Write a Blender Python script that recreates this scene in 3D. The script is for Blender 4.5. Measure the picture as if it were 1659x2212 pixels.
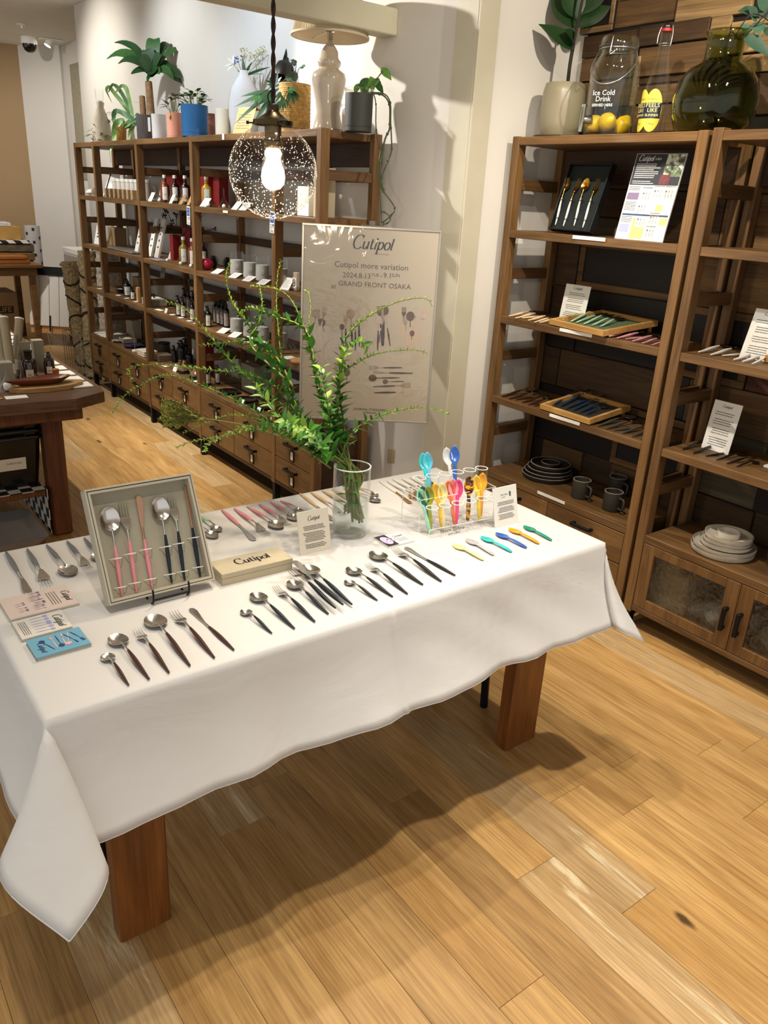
import bpy, math, random
from mathutils import Vector as V, Matrix, Euler
for _o in list(bpy.data.objects): bpy.data.objects.remove(_o)
S = bpy.context.scene
COL = S.collection
PI = math.pi
rnd = random.Random(7)
# ------------------------------------------------------------------ camera
W, H, FP, CH = 1659, 2212, 1687.6, 1.53          # frame in px, focal length in px, eye height in m
PITCH, ROLL, YAW = 0.37975, 0.05838, 0.66140
def _axes():
    cy, sy, cp, sp = math.cos(YAW), math.sin(YAW), math.cos(PITCH), math.sin(PITCH)
    F = V((sy*cp, cy*cp, -sp)); R = V((cy, -sy, 0)); U = R.cross(F)
    c, s = math.cos(ROLL), math.sin(ROLL)
    return F, c*R + s*U, -s*R + c*U
F_, R_, U_ = _axes()
EYE = V((0, 0, CH))
cd = bpy.data.cameras.new('camera'); co = bpy.data.objects.new('camera', cd); COL.objects.link(co)
cd.sensor_fit = 'HORIZONTAL'; cd.sensor_width = 36; cd.lens = FP/W*36; cd.clip_start = .02; cd.clip_end = 60
co.matrix_world = Matrix(((R_.x, U_.x, -F_.x, 0), (R_.y, U_.y, -F_.y, 0), (R_.z, U_.z, -F_.z, CH), (0, 0, 0, 1)))
S.camera = co
# ------------------------------------------------------------------ world, lamps, exposure
wd = bpy.data.worlds.new('world'); S.world = wd; wd.use_nodes = True
wd.node_tree.nodes['Background'].inputs[0].default_value = (1.0, .98, .95, 1)   # light of the open mall in front of the shop
wd.node_tree.nodes['Background'].inputs[1].default_value = .50
S.view_settings.view_transform = 'Standard'; S.view_settings.look = 'None'
S.view_settings.exposure = 0.62; S.view_settings.gamma = 1; S.view_settings.use_curve_mapping = False
try:
    S.cycles.use_denoising = True; S.cycles.max_bounces = 10; S.cycles.transparent_max_bounces = 24
    S.cycles.caustics_reflective = False; S.cycles.caustics_refractive = False
    S.cycles.sample_clamp_indirect = 6
except Exception: pass
WARM, NEUT, COOL = (1, .90, .76), (1, .95, .88), (.90, .95, 1)
def spot(name, loc, to, power, deg, col=WARM, blend=.6, size=.03):
    l = bpy.data.lights.new(name, 'SPOT'); l.energy = power; l.color = col; l.spot_size = math.radians(deg)
    l.spot_blend = blend; l.shadow_soft_size = size
    o = bpy.data.objects.new(name, l); COL.objects.link(o); o.location = loc
    o.rotation_euler = (V(to) - V(loc)).to_track_quat('-Z', 'Y').to_euler(); return o
spot('table_spot', (1.30, 1.30, 2.75), (1.45, 1.42, .7), 8, 46, COOL, .8, .03)
spot('table_spot', (.75, 1.62, 2.75), (.95, 1.35, .7), 10, 62, NEUT, .8, .03)
spot('table_spot', (.1, 1.45, 2.75), (.35, 1.4, .7), 12, 62, NEUT, .8, .03)
spot('floor_spot', (1.15, 1.85, 2.75), (1.45, .55, 0), 50, 66, WARM, .8, .03)
spot('floor_spot', (1.30, 1.10, 2.75), (1.40, .75, 0), 42, 66, WARM, .9, .03)
spot('floor_spot', (2.0, .6, 2.75), (1.75, .7, 0), 92, 74, WARM, .9, .03)
spot('floor_spot', (.3, .9, 2.75), (.55, .55, 0), 56, 70, WARM, .9, .03)
spot('rack_spot', (.85, 3.55, 2.75), (1.95, 3.75, 1.0), 80, 58, NEUT, .8, .03)
spot('rack_spot', (.85, 4.75, 2.75), (1.95, 4.7, 1.0), 100, 58, NEUT, .8, .03)
spot('rack_spot', (.85, 6.05, 2.75), (1.95, 5.8, 1.0), 85, 58, NEUT, .8, .03)
spot('wall_fill', (1.15, 3.9, 2.72), (2.27, 4.0, 2.1), 44, 80, (.66, .80, 1), .9, .03)  # this and the next two: unseen lamps added to brighten the upper wall
spot('wall_fill', (1.15, 5.3, 2.72), (2.27, 5.2, 2.1), 36, 80, COOL, .9, .03)
spot('wall_fill', (1.15, 6.7, 2.72), (2.27, 6.6, 2.1), 52, 80, NEUT, .9, .03)
spot('wall_spot', (1.15, 4.75, 2.70), (2.27, 2.80, 1.75), 230, 44, NEUT, .8, .025)
spot('wall_spot', (1.35, 2.25, 2.72), (2.27, 2.62, 1.9), 4, 66, NEUT, .8, .025)
spot('sign_spot', (1.0, 2.15, 2.72), (2.0, 2.6, 1.0), 12, 52, NEUT, .8, .03)
spot('shelf_spot', (1.35, 1.5, 2.75), (2.5, 1.85, 1.3), 100, 66, WARM, .8, .025)
spot('shelf_spot', (2.05, .75, 2.72), (2.5, 2.2, 1.9), 70, 60, WARM, .7, .02)
spot('return_fill', (1.55, 1.15, 2.72), (2.6, 2.5, 1.4), 12, 44, NEUT, .8, .02)  # unseen lamp added to lift the dark return wall
spot('back_spot', (.6, 7.6, 2.72), (.9, 8.6, .6), 70, 70, WARM, .8, .03)
spot('back_spot', (1.3, 7.6, 2.72), (2.3, 9.0, 1.4), 85, 90, NEUT, .8, .03)
spot('aisle_spot', (.9, 4.7, 2.75), (1.2, 4.3, 0), 105, 60, WARM, .8, .03)
spot('aisle_spot', (.1, 3.9, 2.75), (.5, 3.5, .7), 50, 62, WARM, .8, .03)

# ------------------------------------------------------------------ photo pixel -> point on a real plane
def ray(x, y): return F_*FP + R_*(x - W/2) - U_*(y - H/2)
def onz(x, y, z=0.0):
    d = ray(x, y); return EYE + d*((z - CH)/d.z)
def onx(x, y, X):
    d = ray(x, y); return EYE + d*(X/d.x)
def ony(x, y, Y):
    d = ray(x, y); return EYE + d*(Y/d.y)
def atd(x, y, D): return EYE + ray(x, y)/FP*D
def proj(p):
    v = V(p) - EYE; z = v.dot(F_); return W/2 + FP*v.dot(R_)/z, H/2 - FP*v.dot(U_)/z

# ------------------------------------------------------------------ materials
def lin(h):
    h = h.lstrip('#'); c = [int(h[i:i+2], 16)/255 for i in (0, 2, 4)]
    return tuple((x/12.92 if x <= .04045 else ((x+.055)/1.055)**2.4) for x in c) + (1,)
class NT:
    def __init__(s, name):
        s.m = bpy.data.materials.new(name); s.m.use_nodes = True; s.t = s.m.node_tree
        s.p = s.t.nodes['Principled BSDF']; s.out = s.t.nodes['Material Output']
    def n(s, typ, **kw):
        nd = s.t.nodes.new(typ)
        for k, v in kw.items(): setattr(nd, k, v)
        return nd
    def l(s, a, b): s.t.links.new(a, b)
    def mix(s, fac, a, b, mode='MIX'):
        nd = s.n('ShaderNodeMix', data_type='RGBA', blend_type=mode)
        for sock, v in ((nd.inputs[0], fac), (nd.inputs[6], a), (nd.inputs[7], b)):
            if hasattr(v, 'is_output'): s.l(v, sock)
            else: sock.default_value = v
        return nd.outputs[2]
    def math(s, op, a, b=0.0):
        nd = s.n('ShaderNodeMath', operation=op)
        for sock, v in ((nd.inputs[0], a), (nd.inputs[1], b)):
            if hasattr(v, 'is_output'): s.l(v, sock)
            else: sock.default_value = v
        return nd.outputs[0]
    def ramp(s, fac, stops):
        nd = s.n('ShaderNodeValToRGB'); e = nd.color_ramp.elements
        e[0].position, e[0].color = stops[0]; e[1].position, e[1].color = stops[-1]
        for p, c in stops[1:-1]:
            q = e.new(p); q.color = c
        s.l(fac, nd.inputs[0]); return nd.outputs[0]
    def noise(s, vec, scale, detail=3, dist=0, rough=.5):
        nd = s.n('ShaderNodeTexNoise'); nd.inputs['Scale'].default_value = scale; nd.inputs['Detail'].default_value = detail
        nd.inputs['Distortion'].default_value = dist; nd.inputs['Roughness'].default_value = rough
        if vec: s.l(vec, nd.inputs['Vector'])
        return nd.outputs[0]
    def obj(s): return s.n('ShaderNodeTexCoord').outputs['Object']
    def shifted(s):
        tc = s.obj(); oi = s.n('ShaderNodeObjectInfo')
        cmb = s.n('ShaderNodeCombineXYZ')
        for i, k in enumerate((37.0, 53.0, 71.0)): s.l(s.math('MULTIPLY', oi.outputs['Random'], k), cmb.inputs[i])
        ad = s.n('ShaderNodeVectorMath', operation='ADD'); s.l(tc, ad.inputs[0]); s.l(cmb.outputs[0], ad.inputs[1])
        return ad.outputs[0], oi.outputs['Random']
    def scaled(s, vec, sc):
        mp = s.n('ShaderNodeMapping'); mp.inputs['Scale'].default_value = sc; s.l(vec, mp.inputs['Vector']); return mp.outputs[0]
    def bump(s, h, st=.2, d=.002):
        b = s.n('ShaderNodeBump'); b.inputs['Strength'].default_value = st; b.inputs['Distance'].default_value = d
        s.l(h, b.inputs['Height']); s.l(b.outputs[0], s.p.inputs['Normal'])
    def set(s, rough=.5, metal=0, spec=.5, coat=0):
        s.p.inputs['Roughness'].default_value = rough; s.p.inputs['Metallic'].default_value = metal
        s.p.inputs['Specular IOR Level'].default_value = spec; s.p.inputs['Coat Weight'].default_value = coat
MC = {}
def mat(name, hexc, rough=.5, metal=0, spec=.5, var=.05, scale=14, bump=0, bscale=60, coat=0, sss=0, trans=0, ior=1.45):
    if name in MC: return MC[name]
    t = NT(name); t.set(rough, metal, spec, coat); c = lin(hexc)
    if var:
        f = t.noise(t.obj(), scale, 3)
        lo = tuple(x*(1-var) for x in c[:3]) + (1,); hi = tuple(min(1, x*(1+var)) for x in c[:3]) + (1,)
        t.l(t.ramp(f, [(.3, lo), (.7, hi)]), t.p.inputs['Base Color'])
    else: t.p.inputs['Base Color'].default_value = c
    if bump: t.bump(t.noise(t.obj(), bscale, 4), bump)
    if trans:
        t.p.inputs['Transmission Weight'].default_value = trans; t.p.inputs['IOR'].default_value = ior
    if sss:
        t.p.inputs['Subsurface Weight'].default_value = sss; t.p.inputs['Subsurface Radius'].default_value = (.01, .01, .01)
    MC[name] = t.m; return t.m
def wood(name, dark, light, axis='Y', rough=.5, rv=.22, fine=1.0, rings=8, coat=0, streak=None, knots=False):
    if name in MC: return MC[name]
    t = NT(name); t.set(rough, 0, .4, coat); vec, r = t.shifted()
    st = {'X': (.9, rings, rings), 'Y': (rings, .9, rings), 'Z': (rings, rings, .9)}[axis]
    fi = {'X': (6, 190, 190), 'Y': (190, 6, 190), 'Z': (190, 190, 6)}[axis]
    a = t.noise(t.scaled(vec, st), 1.6, 5, 1.4, .55); b = t.noise(t.scaled(vec, fi), 1.0, 3, 0)
    d, l_ = lin(dark), lin(light); mid = tuple((x+y)/2 for x, y in zip(d, l_))
    col = t.ramp(a, [(.25, d), (.5, mid), (.75, l_)])
    if streak:
        w = t.noise(t.scaled(vec, tuple(q*.55 for q in st)), 3.1, 6, 1.0, .7)
        col = t.mix(t.ramp(w, [(.56, (0, 0, 0, 1)), (.66, (1, 1, 1, 1))]), col, lin(streak))
    if knots:
        vo = t.n('ShaderNodeTexVoronoi'); vo.inputs['Scale'].default_value = 1.0; t.l(t.scaled(vec, (5.2, 2.1, 3)), vo.inputs['Vector'])
        ds = t.math('ADD', vo.outputs['Distance'], t.math('MULTIPLY', t.math('SUBTRACT', t.noise(t.scaled(vec, (40, 18, 9)), 1.0, 3), .5), .10))
        col = t.mix(t.ramp(ds, [(.045, (1, 1, 1, 1)), (.085, (0, 0, 0, 1))]), col, tuple(x*.22 for x in d[:3]) + (1,))
    g = t.ramp(b, [(.32, (.60, .57, .54, 1)), (.60, (1.07, 1.07, 1.07, 1))])
    col = t.mix(.75*fine, col, g, 'MULTIPLY')
    hv = t.n('ShaderNodeHueSaturation'); t.l(col, hv.inputs['Color'])
    mr = t.n('ShaderNodeMapRange'); mr.inputs[3].default_value = 1-rv; mr.inputs[4].default_value = 1+rv; t.l(r, mr.inputs[0])
    t.l(mr.outputs[0], hv.inputs['Value']); t.l(hv.outputs[0], t.p.inputs['Base Color'])
    t.bump(b, .12, .001); MC[name] = t.m; return t.m
def thin(name, tint='ffffff', rough=.02, refl=1.0, add=.0):
    """clear glass or acrylic: mostly lets light through, mirrors more at grazing angles"""
    if name in MC: return MC[name]
    t = NT(name); t.t.nodes.remove(t.p)
    tr = t.n('ShaderNodeBsdfTransparent'); tr.inputs[0].default_value = lin(tint)
    gl = t.n('ShaderNodeBsdfGlossy'); gl.inputs['Roughness'].default_value = rough; gl.inputs[0].default_value = (1, 1, 1, 1)
    fr = t.n('ShaderNodeLayerWeight'); fr.inputs[0].default_value = .5
    f = t.math('ADD', t.math('MULTIPLY', t.math('POWER', fr.outputs['Facing'], 3.5), .8*refl), .012+add*.5)
    mx = t.n('ShaderNodeMixShader'); t.l(f, mx.inputs[0]); t.l(tr.outputs[0], mx.inputs[1]); t.l(gl.outputs[0], mx.inputs[2])
    t.l(mx.outputs[0], t.out.inputs[0]); MC[name] = t.m; return t.m
def emit(name, hexc, st):
    if name in MC: return MC[name]
    t = NT(name); t.p.inputs['Emission Color'].default_value = lin(hexc); t.p.inputs['Emission Strength'].default_value = st
    MC[name] = t.m; return t.m

# ------------------------------------------------------------------ mesh building
class MB:
    def __init__(s): s.v = []; s.f = []
    def add(s, vs, fs):
        n = len(s.v); s.v += [V(p) for p in vs]; s.f += [tuple(i+n for i in f) for f in fs]; return s
    def box(s, x0, y0, z0, x1, y1, z1, b=0.0, M=None):
        lo, hi = (min(x0, x1), min(y0, y1), min(z0, z1)), (max(x0, x1), max(y0, y1), max(z0, z1))
        n0 = len(s.v); c = V([(a+q)/2 for a, q in zip(lo, hi)])
        if b <= 0:
            vs = [V((hi[0] if i & 1 else lo[0], hi[1] if i & 2 else lo[1], hi[2] if i & 4 else lo[2])) for i in range(8)]
            fs = [(0, 2, 3, 1), (4, 5, 7, 6), (0, 1, 5, 4), (2, 6, 7, 3), (0, 4, 6, 2), (1, 3, 7, 5)]
        else:
            b = min(b, *[(q-a)*.49 for a, q in zip(lo, hi)])
            idx = {}; vs = []; fs = []
            for i in (0, 1):
                for j in (0, 1):
                    for k in (0, 1):
                        o = [hi[0] if i else lo[0], hi[1] if j else lo[1], hi[2] if k else lo[2]]
                        inn = [o[0]+(-b if i else b), o[1]+(-b if j else b), o[2]+(-b if k else b)]
                        for a in range(3):
                            p = list(inn); p[a] = o[a]; idx[i, j, k, a] = len(vs); vs.append(V(p))
            for a in range(3):
                o1, o2 = (a+1) % 3, (a+2) % 3
                for sd in (0, 1):
                    def key(p, q, ax=a):
                        t3 = [0, 0, 0]; t3[a] = sd; t3[o1] = p; t3[o2] = q; return (*t3, ax)
                    fs.append((idx[key(0, 0)], idx[key(1, 0)], idx[key(1, 1)], idx[key(0, 1)]))
                for p in (0, 1):
                    for q in (0, 1):
                        t0 = [0, 0, 0]; t1 = [0, 0, 0]; t1[a] = 1
                        for t3 in (t0, t1): t3[o1] = p; t3[o2] = q
                        fs.append((idx[(*t0, o1)], idx[(*t1, o1)], idx[(*t1, o2)], idx[(*t0, o2)]))
            for i in (0, 1):
                for j in (0, 1):
                    for k in (0, 1): fs.append((idx[i, j, k, 0], idx[i, j, k, 1], idx[i, j, k, 2]))
            o2 = []
            for f in fs:
                p = [vs[i] for i in f]; nrm = (p[1]-p[0]).cross(p[2]-p[0])
                o2.append(f if nrm.dot(sum(p, V())/len(p) - c) >= 0 else f[::-1])
            fs = o2
        if M is not None: vs = [M @ v for v in vs]
        return s.add(vs, fs)
    def lathe(s, prof, n=24, M=None, closed=False):
        vs = []; fs = []; rows = []
        for r, z in prof:
            if abs(r) < 1e-6: rows.append([len(vs)]); vs.append(V((0, 0, z)))
            else:
                rows.append(list(range(len(vs), len(vs)+n)))
                vs += [V((r*math.cos(2*PI*i/n), r*math.sin(2*PI*i/n), z)) for i in range(n)]
        pr = list(zip(rows, rows[1:])) + ([(rows[-1], rows[0])] if closed else [])
        for a, b in pr:
            for i in range(n):
                j = (i+1) % n
                if len(a) == 1 and len(b) == 1: continue
                if len(a) == 1: fs.append((a[0], b[j], b[i]))
                elif len(b) == 1: fs.append((a[i], a[j], b[0]))
                else: fs.append((a[i], a[j], b[j], b[i]))
        if M is not None: vs = [M @ v for v in vs]
        return s.add(vs, fs)
    def tube(s, path, r, n=8, caps=True, flat=1.0, up=None):
        P = [V(p) for p in path]; m = len(P); vs = []; fs = []
        rr = r if isinstance(r, (list, tuple)) else [r]*m
        nrm = None
        for i, p in enumerate(P):
            t = (P[min(i+1, m-1)] - P[max(i-1, 0)])
            t = t.normalized() if t.length > 1e-9 else V((0, 0, 1))
            if nrm is None:
                a = up if up else (V((0, 0, 1)) if abs(t.z) < .9 else V((1, 0, 0)))
                nrm = t.cross(V(a)).normalized()
            else: nrm = (nrm - t*nrm.dot(t)); nrm = nrm.normalized() if nrm.length > 1e-9 else t.orthogonal().normalized()
            bn = t.cross(nrm)
            vs += [p + nrm*rr[i]*math.cos(2*PI*k/n) + bn*rr[i]*flat*math.sin(2*PI*k/n) for k in range(n)]
        for i in range(m-1):
            for k in range(n):
                a, b = i*n+k, i*n+(k+1) % n; fs.append((a, b, b+n, a+n))
        if caps: fs.append(tuple(range(n-1, -1, -1))); fs.append(tuple(range((m-1)*n, m*n)))
        return s.add(vs, fs)
    def prism(s, poly, z0, z1, M=None):
        n = len(poly); ar = sum(poly[i][0]*poly[(i+1) % n][1]-poly[(i+1) % n][0]*poly[i][1] for i in range(n))
        if ar < 0: poly = poly[::-1]
        vs = [V((x, y, z0)) for x, y in poly] + [V((x, y, z1)) for x, y in poly]
        fs = [tuple(range(n-1, -1, -1)), tuple(range(n, 2*n))] + [(i, (i+1) % n, n+(i+1) % n, n+i) for i in range(n)]
        if M is not None: vs = [M @ v for v in vs]
        return s.add(vs, fs)
    def flat(s, poly, z=0, M=None):
        vs = [V((x, y, z)) for x, y in poly]
        if M is not None: vs = [M @ v for v in vs]
        return s.add(vs, [tuple(range(len(poly)))])
    def ball(s, c, r, n=12, sq=(1, 1, 1), M=None):
        k = max(4, n//2)
        T = Matrix.Translation(V(c)) @ Matrix.Diagonal((sq[0], sq[1], sq[2], 1))
        if M is not None: T = M @ T
        return s.lathe([(r*math.sin(PI*i/k), -r*math.cos(PI*i/k)) for i in range(k+1)], n, T)
    def leaf(s, base, d, up, L, Wd, droop=.3, fold=.25, n=5, tip=1.0):
        d = V(d).normalized(); up = V(up); sd = d.cross(up)
        sd = sd.normalized() if sd.length > 1e-6 else d.orthogonal().normalized(); u = sd.cross(d)
        vs = []; fs = []
        for i in range(n+1):
            t = i/n; w = Wd*.5*math.sin(PI*min(1, t**.8*.97+.03))*(1 if t < .7 else tip)
            c = V(base) + d*(L*t*(1-.15*droop*t)) - V((0, 0, 1))*(droop*L*t*t*.6)
            if i in (0, n): w = Wd*.03
            vs += [c - sd*w + u*(w*fold), c, c + sd*w + u*(w*fold)]
        for i in range(n):
            a = 3*i; fs += [(a, a+1, a+4, a+3), (a+1, a+2, a+5, a+4)]
        return s.add(vs, fs)
    def xf(s, M): s.v = [M @ v for v in s.v]; return s
def mesh(name, mb, m, sm=None):
    me = bpy.data.meshes.new(name); me.from_pydata([tuple(v) for v in mb.v], [], mb.f)
    if m: me.materials.append(m)
    if sm:
        me.polygons.foreach_set('use_smooth', [True]*len(me.polygons))
        if sm < 180: me.set_sharp_from_angle(angle=math.radians(sm))
    return me
def ob(name, mb, m, parent=None, sm=None, M=None, kind=None):
    me = mb if isinstance(mb, bpy.types.Mesh) else mesh(name, mb, m, sm)
    o = bpy.data.objects.new(name, me); COL.objects.link(o); o.parent = parent
    if M is not None: o.matrix_local = M
    if kind: o['kind'] = kind
    return o
def mobj(name, me, m, parent=None, M=None):
    """object on shared mesh data with its own material"""
    o = bpy.data.objects.new(name, me); COL.objects.link(o); o.parent = parent
    if M is not None: o.matrix_local = M
    o.material_slots[0].link = 'OBJECT'; o.material_slots[0].material = m; return o
def tag(o, label, cat, group=None):
    o['label'] = label; o['category'] = cat
    if group: o['group'] = group
    return o
def thing(name, label, cat, loc=(0, 0, 0), rz=0, group=None, M=None):
    o = bpy.data.objects.new(name, None); COL.objects.link(o); o.empty_display_size = .05
    if M is not None: o.matrix_world = M
    else: o.location = loc; o.rotation_euler = (0, 0, rz)
    return tag(o, label, cat, group)
def solo(name, label, cat, mb, m, loc=(0, 0, 0), rz=0, sm=None, group=None, M=None):
    o = ob(name, mb, m, None, sm)
    if M is not None: o.matrix_world = M
    else: o.location = loc; o.rotation_euler = (0, 0, rz)
    return tag(o, label, cat, group)
def struct(name, mb, m, sm=None):
    o = ob(name, mb, m, None, sm); o['kind'] = 'structure'; return o
def smooth_path(P, k=4):
    P = [V(p) for p in P]; out = []
    for i in range(len(P)-1):
        p0, p1, p2, p3 = P[max(i-1, 0)], P[i], P[i+1], P[min(i+2, len(P)-1)]
        for j in range(k):
            t = j/k
            out.append(.5*((2*p1) + (p2-p0)*t + (2*p0-5*p1+4*p2-p3)*t*t + (3*p1-p0-3*p2+p3)*t**3))
    return out + [P[-1]]
def frame(o, x, y=None, z=None):
    """matrix with origin o, x axis along x, z as given (y follows)"""
    x = V(x).normalized()
    if z is not None: z = V(z).normalized(); y = z.cross(x).normalized(); z = x.cross(y)
    else: y = V(y); y = (y - x*y.dot(x)).normalized(); z = x.cross(y)
    return Matrix(((x.x, y.x, z.x, o[0]), (x.y, y.y, z.y, o[1]), (x.z, y.z, z.z, o[2]), (0, 0, 0, 1)))
def panel(BL, BR, TL, TR, z, X=None):
    """a leaning board whose foot stands at height z: foot corners and top corners given in photo pixels -> matrix, width, height"""
    p0, p1 = (onz(*BL, z), onz(*BR, z)) if X is None else (onx(*BL, X), onx(*BR, X))
    if X is not None: p0.z = p1.z = z
    u = p1 - p0; w = u.length; u.normalize()
    n = V((-u.y, u.x, 0))
    if n.dot(p0 - EYE) < 0: n = -n
    best = None
    for a in range(-10, 75):
        th = math.radians(a); d = n*math.sin(th) + V((0, 0, math.cos(th)))
        lo, hi = .01, 1.2
        for _ in range(40):                                    # height that puts the top edge at the photo's row
            m = (lo+hi)/2; e = (proj(p0 + d*m)[1] - TL[1]) + (proj(p1 + d*m)[1] - TR[1])
            if e > 0: lo = m
            else: hi = m
        h = (lo+hi)/2; q0, q1 = proj(p0 + d*h), proj(p1 + d*h)
        e = abs(q0[0]-TL[0]) + abs(q1[0]-TR[0])
        if best is None or e < best[0]: best = (e, d, h)
    return frame(p0, u, best[1]), w, best[2]
def lying(P0, P1, P2, z):
    """a flat thing: corner P0, P0->P1 its x side, P0->P2 its y side (pixels) on the plane at height z"""
    a, b, c = onz(*P0, z), onz(*P1, z), onz(*P2, z)
    M = frame(a, b-a, c-a)
    return M, (b-a).length, (M.inverted() @ c).y
TXT = []
def txt(parent, s, size, loc, m, M=None, align='CENTER', name='lettering', space=1.0, sx=1.0, width=None):
    cu = bpy.data.curves.new('lettering', 'FONT'); cu.body = s; cu.size = size; cu.align_x = align; cu.align_y = 'CENTER'
    cu.resolution_u = 2; cu.space_character = space; cu.materials.append(m)
    o = bpy.data.objects.new(name, cu); COL.objects.link(o); o.parent = parent
    T = (M if M is not None else Matrix()) @ Matrix.Translation(V(loc)) @ Matrix.Diagonal((sx, 1, 1, 1))
    o.matrix_local = T; TXT.append(o); o['w'] = width or 0.0; return o
def finish_text():
    dg = bpy.context.evaluated_depsgraph_get(); cache = {}
    for o in TXT:
        cu = o.data; k = (cu.body, round(cu.size, 5), cu.align_x, cu.space_character, cu.materials[0].name)
        if k not in cache:
            cache[k] = bpy.data.meshes.new_from_object(o.evaluated_get(dg)); cache[k].name = 'lettering'
        nm, par, M = o.name, o.parent, o.matrix_local.copy()
        if o['w'] > 0:
            xs = [v.co.x for v in cache[k].vertices]; q = o['w']/max(1e-6, max(xs)-min(xs)); M = M @ Matrix.Diagonal((q, q, 1, 1))
        q = bpy.data.objects.new('lettering', cache[k]); COL.objects.link(q); q.parent = par; q.matrix_local = M
    for o in TXT: bpy.data.objects.remove(o)
# the brand's written logo as flat ribbons cut with a broad pen
def _logo(shear, wt):
    mb = MB()
    def st(pts, w=1.0, thin_=.035):
        nx = wt*.5*w; p = smooth_path([(x, y, 0) for x, y in pts], 4) if len(pts) > 2 else [V((*q, 0)) for q in pts]
        vs = []; fs = []
        for i, c in enumerate(p):
            t = (p[min(i+1, len(p)-1)]-p[max(i-1, 0)]).normalized()
            k = nx*abs(t.y) + thin_*(1-abs(t.y)); nn = V((t.y, -t.x, 0))
            for q in (c - nn*k, c + nn*k): vs.append((q.x + shear*q.y, q.y, 0))
        for i in range(len(p)-1): fs.append((2*i, 2*i+1, 2*i+3, 2*i+2))
        mb.add(vs, fs)
    def ell(cx, cy, rx, ry, a0, a1, n=18): return [(cx+rx*math.cos(math.radians(a0+(a1-a0)*i/n)), cy+ry*math.sin(math.radians(a0+(a1-a0)*i/n))) for i in range(n+1)]
    st(ell(.72, .9, .68, .95, 42, 318)); st([(1.22, 1.85), (1.2, 1.3)], .3); x = 1.5
    st([(x, 1), (x, .35), (x+.12, .03), (x+.35, .04), (x+.6, .4)]); st([(x+.62, 1), (x+.62, 0)]); st([(x-.14, .98), (x, .98)]); st([(x+.48, .98), (x+.62, .98)]); st([(x+.62, .02), (x+.78, .02)]); x += .95
    st([(x+.15, 1.35), (x+.15, .3), (x+.26, .03), (x+.48, .14)]); st([(x-.05, .98), (x+.45, .98)]); x += .66
    st([(x+.1, 1), (x+.1, 0)]); st([(x-.05, .98), (x+.1, .98)]); st([(x-.03, .02), (x+.25, .02)]); st(ell(x+.12, 1.4, .06, .07, 0, 360, 8), .7, .06); x += .42
    st([(x+.1, 1), (x+.1, -.62)]); st([(x-.07, -.6), (x+.28, -.6)]); st([(x-.05, .98), (x+.1, .98)]); st(ell(x+.42, .5, .33, .5, 150, -160)); x += .98
    st(ell(x+.36, .5, .36, .5, 0, 360)); x += .9
    st([(x+.1, 1.52), (x+.1, 0)]); st([(x-.06, 1.5), (x+.1, 1.5)]); st([(x-.04, .02), (x+.26, .02)])
    cx = (x+.2)/2
    mb.v = [V(((v.x-cx)/(x+.2), (v.y-.5)/(x+.2), 0)) for v in mb.v]       # width 1, centred
    return mb
LOGO = {}
def logo(parent, width, loc, m, M=None, bold=False):
    if bold not in LOGO: LOGO[bold] = mesh('lettering', _logo(0 if bold else .28, .30 if bold else .22), m)
    T = (M if M is not None else Matrix()) @ Matrix.Translation(V(loc)) @ Matrix.Diagonal((width, width, 1, 1))
    return mobj('lettering', LOGO[bold], m, parent, T)
def textlines(parent, rows, m, M=None, z=.0006, seed=1):
    """small print: rows of (x0, x1, y, height) set in short uneven words"""
    r = random.Random(seed); mb = MB()
    for x0, x1, y, h in rows:
        x = x0
        while x < x1:
            w = min(h*r.uniform(.9, 3.2), x1-x); mb.flat([(x, y-h*.42), (x+w, y-h*.42), (x+w, y+h*.42), (x, y+h*.42)], z); x += w + h*r.uniform(.18, .5)
    return ob('small_print', mb, m, parent, None, M, 'stuff')
# ================================================================== STRUCTURE
M_wall = mat('wall_plaster', 'd9d4ca', .85, var=.025, scale=3, bump=.06, bscale=90)
M_wallw = mat('wall_plaster_white', 'dcd8d0', .85, var=.02, scale=3, bump=.06, bscale=90)
M_trimw = mat('painted_wood_trim', 'bdb6a0', .6, var=.04, scale=6, bump=.15, bscale=40)
M_brownw = mat('brown_wall_paint', 'a58a66', .8, var=.03, scale=2)
M_ceil = mat('ceiling_paint', 'e2ded2', .9, var=.02)
M_beam = mat('beam_paint', 'c4bfa6', .6, var=.04, scale=5, bump=.1, bscale=30)
FL = [wood('plank_honey', 'a67c45', 'd6ad70', 'Y', .40, .09, .9, 7, 0, None, True),
      wood('plank_pale', 'ab8a5c', 'd2b283', 'Y', .42, .07, .9, 7, 0, 'dfcca6'),
      wood('plank_tan', '9a7444', 'c9a26a', 'Y', .40, .09, .9, 6, 0, None, True)]
M_sub = mat('floor_underlay', '7d6342', .7)
floor = struct('floor', MB().box(-2.6, -1.6, -.06, 3.0, 11.5, -.009), M_sub)
PW, PL = .1353, .914
plank_me = mesh('plank', MB().box(-PW/2+.0004, -PL/2+.0004, -.009, PW/2-.0004, PL/2-.0004, 0, .0006), FL[0])
cnt = 0
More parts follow.
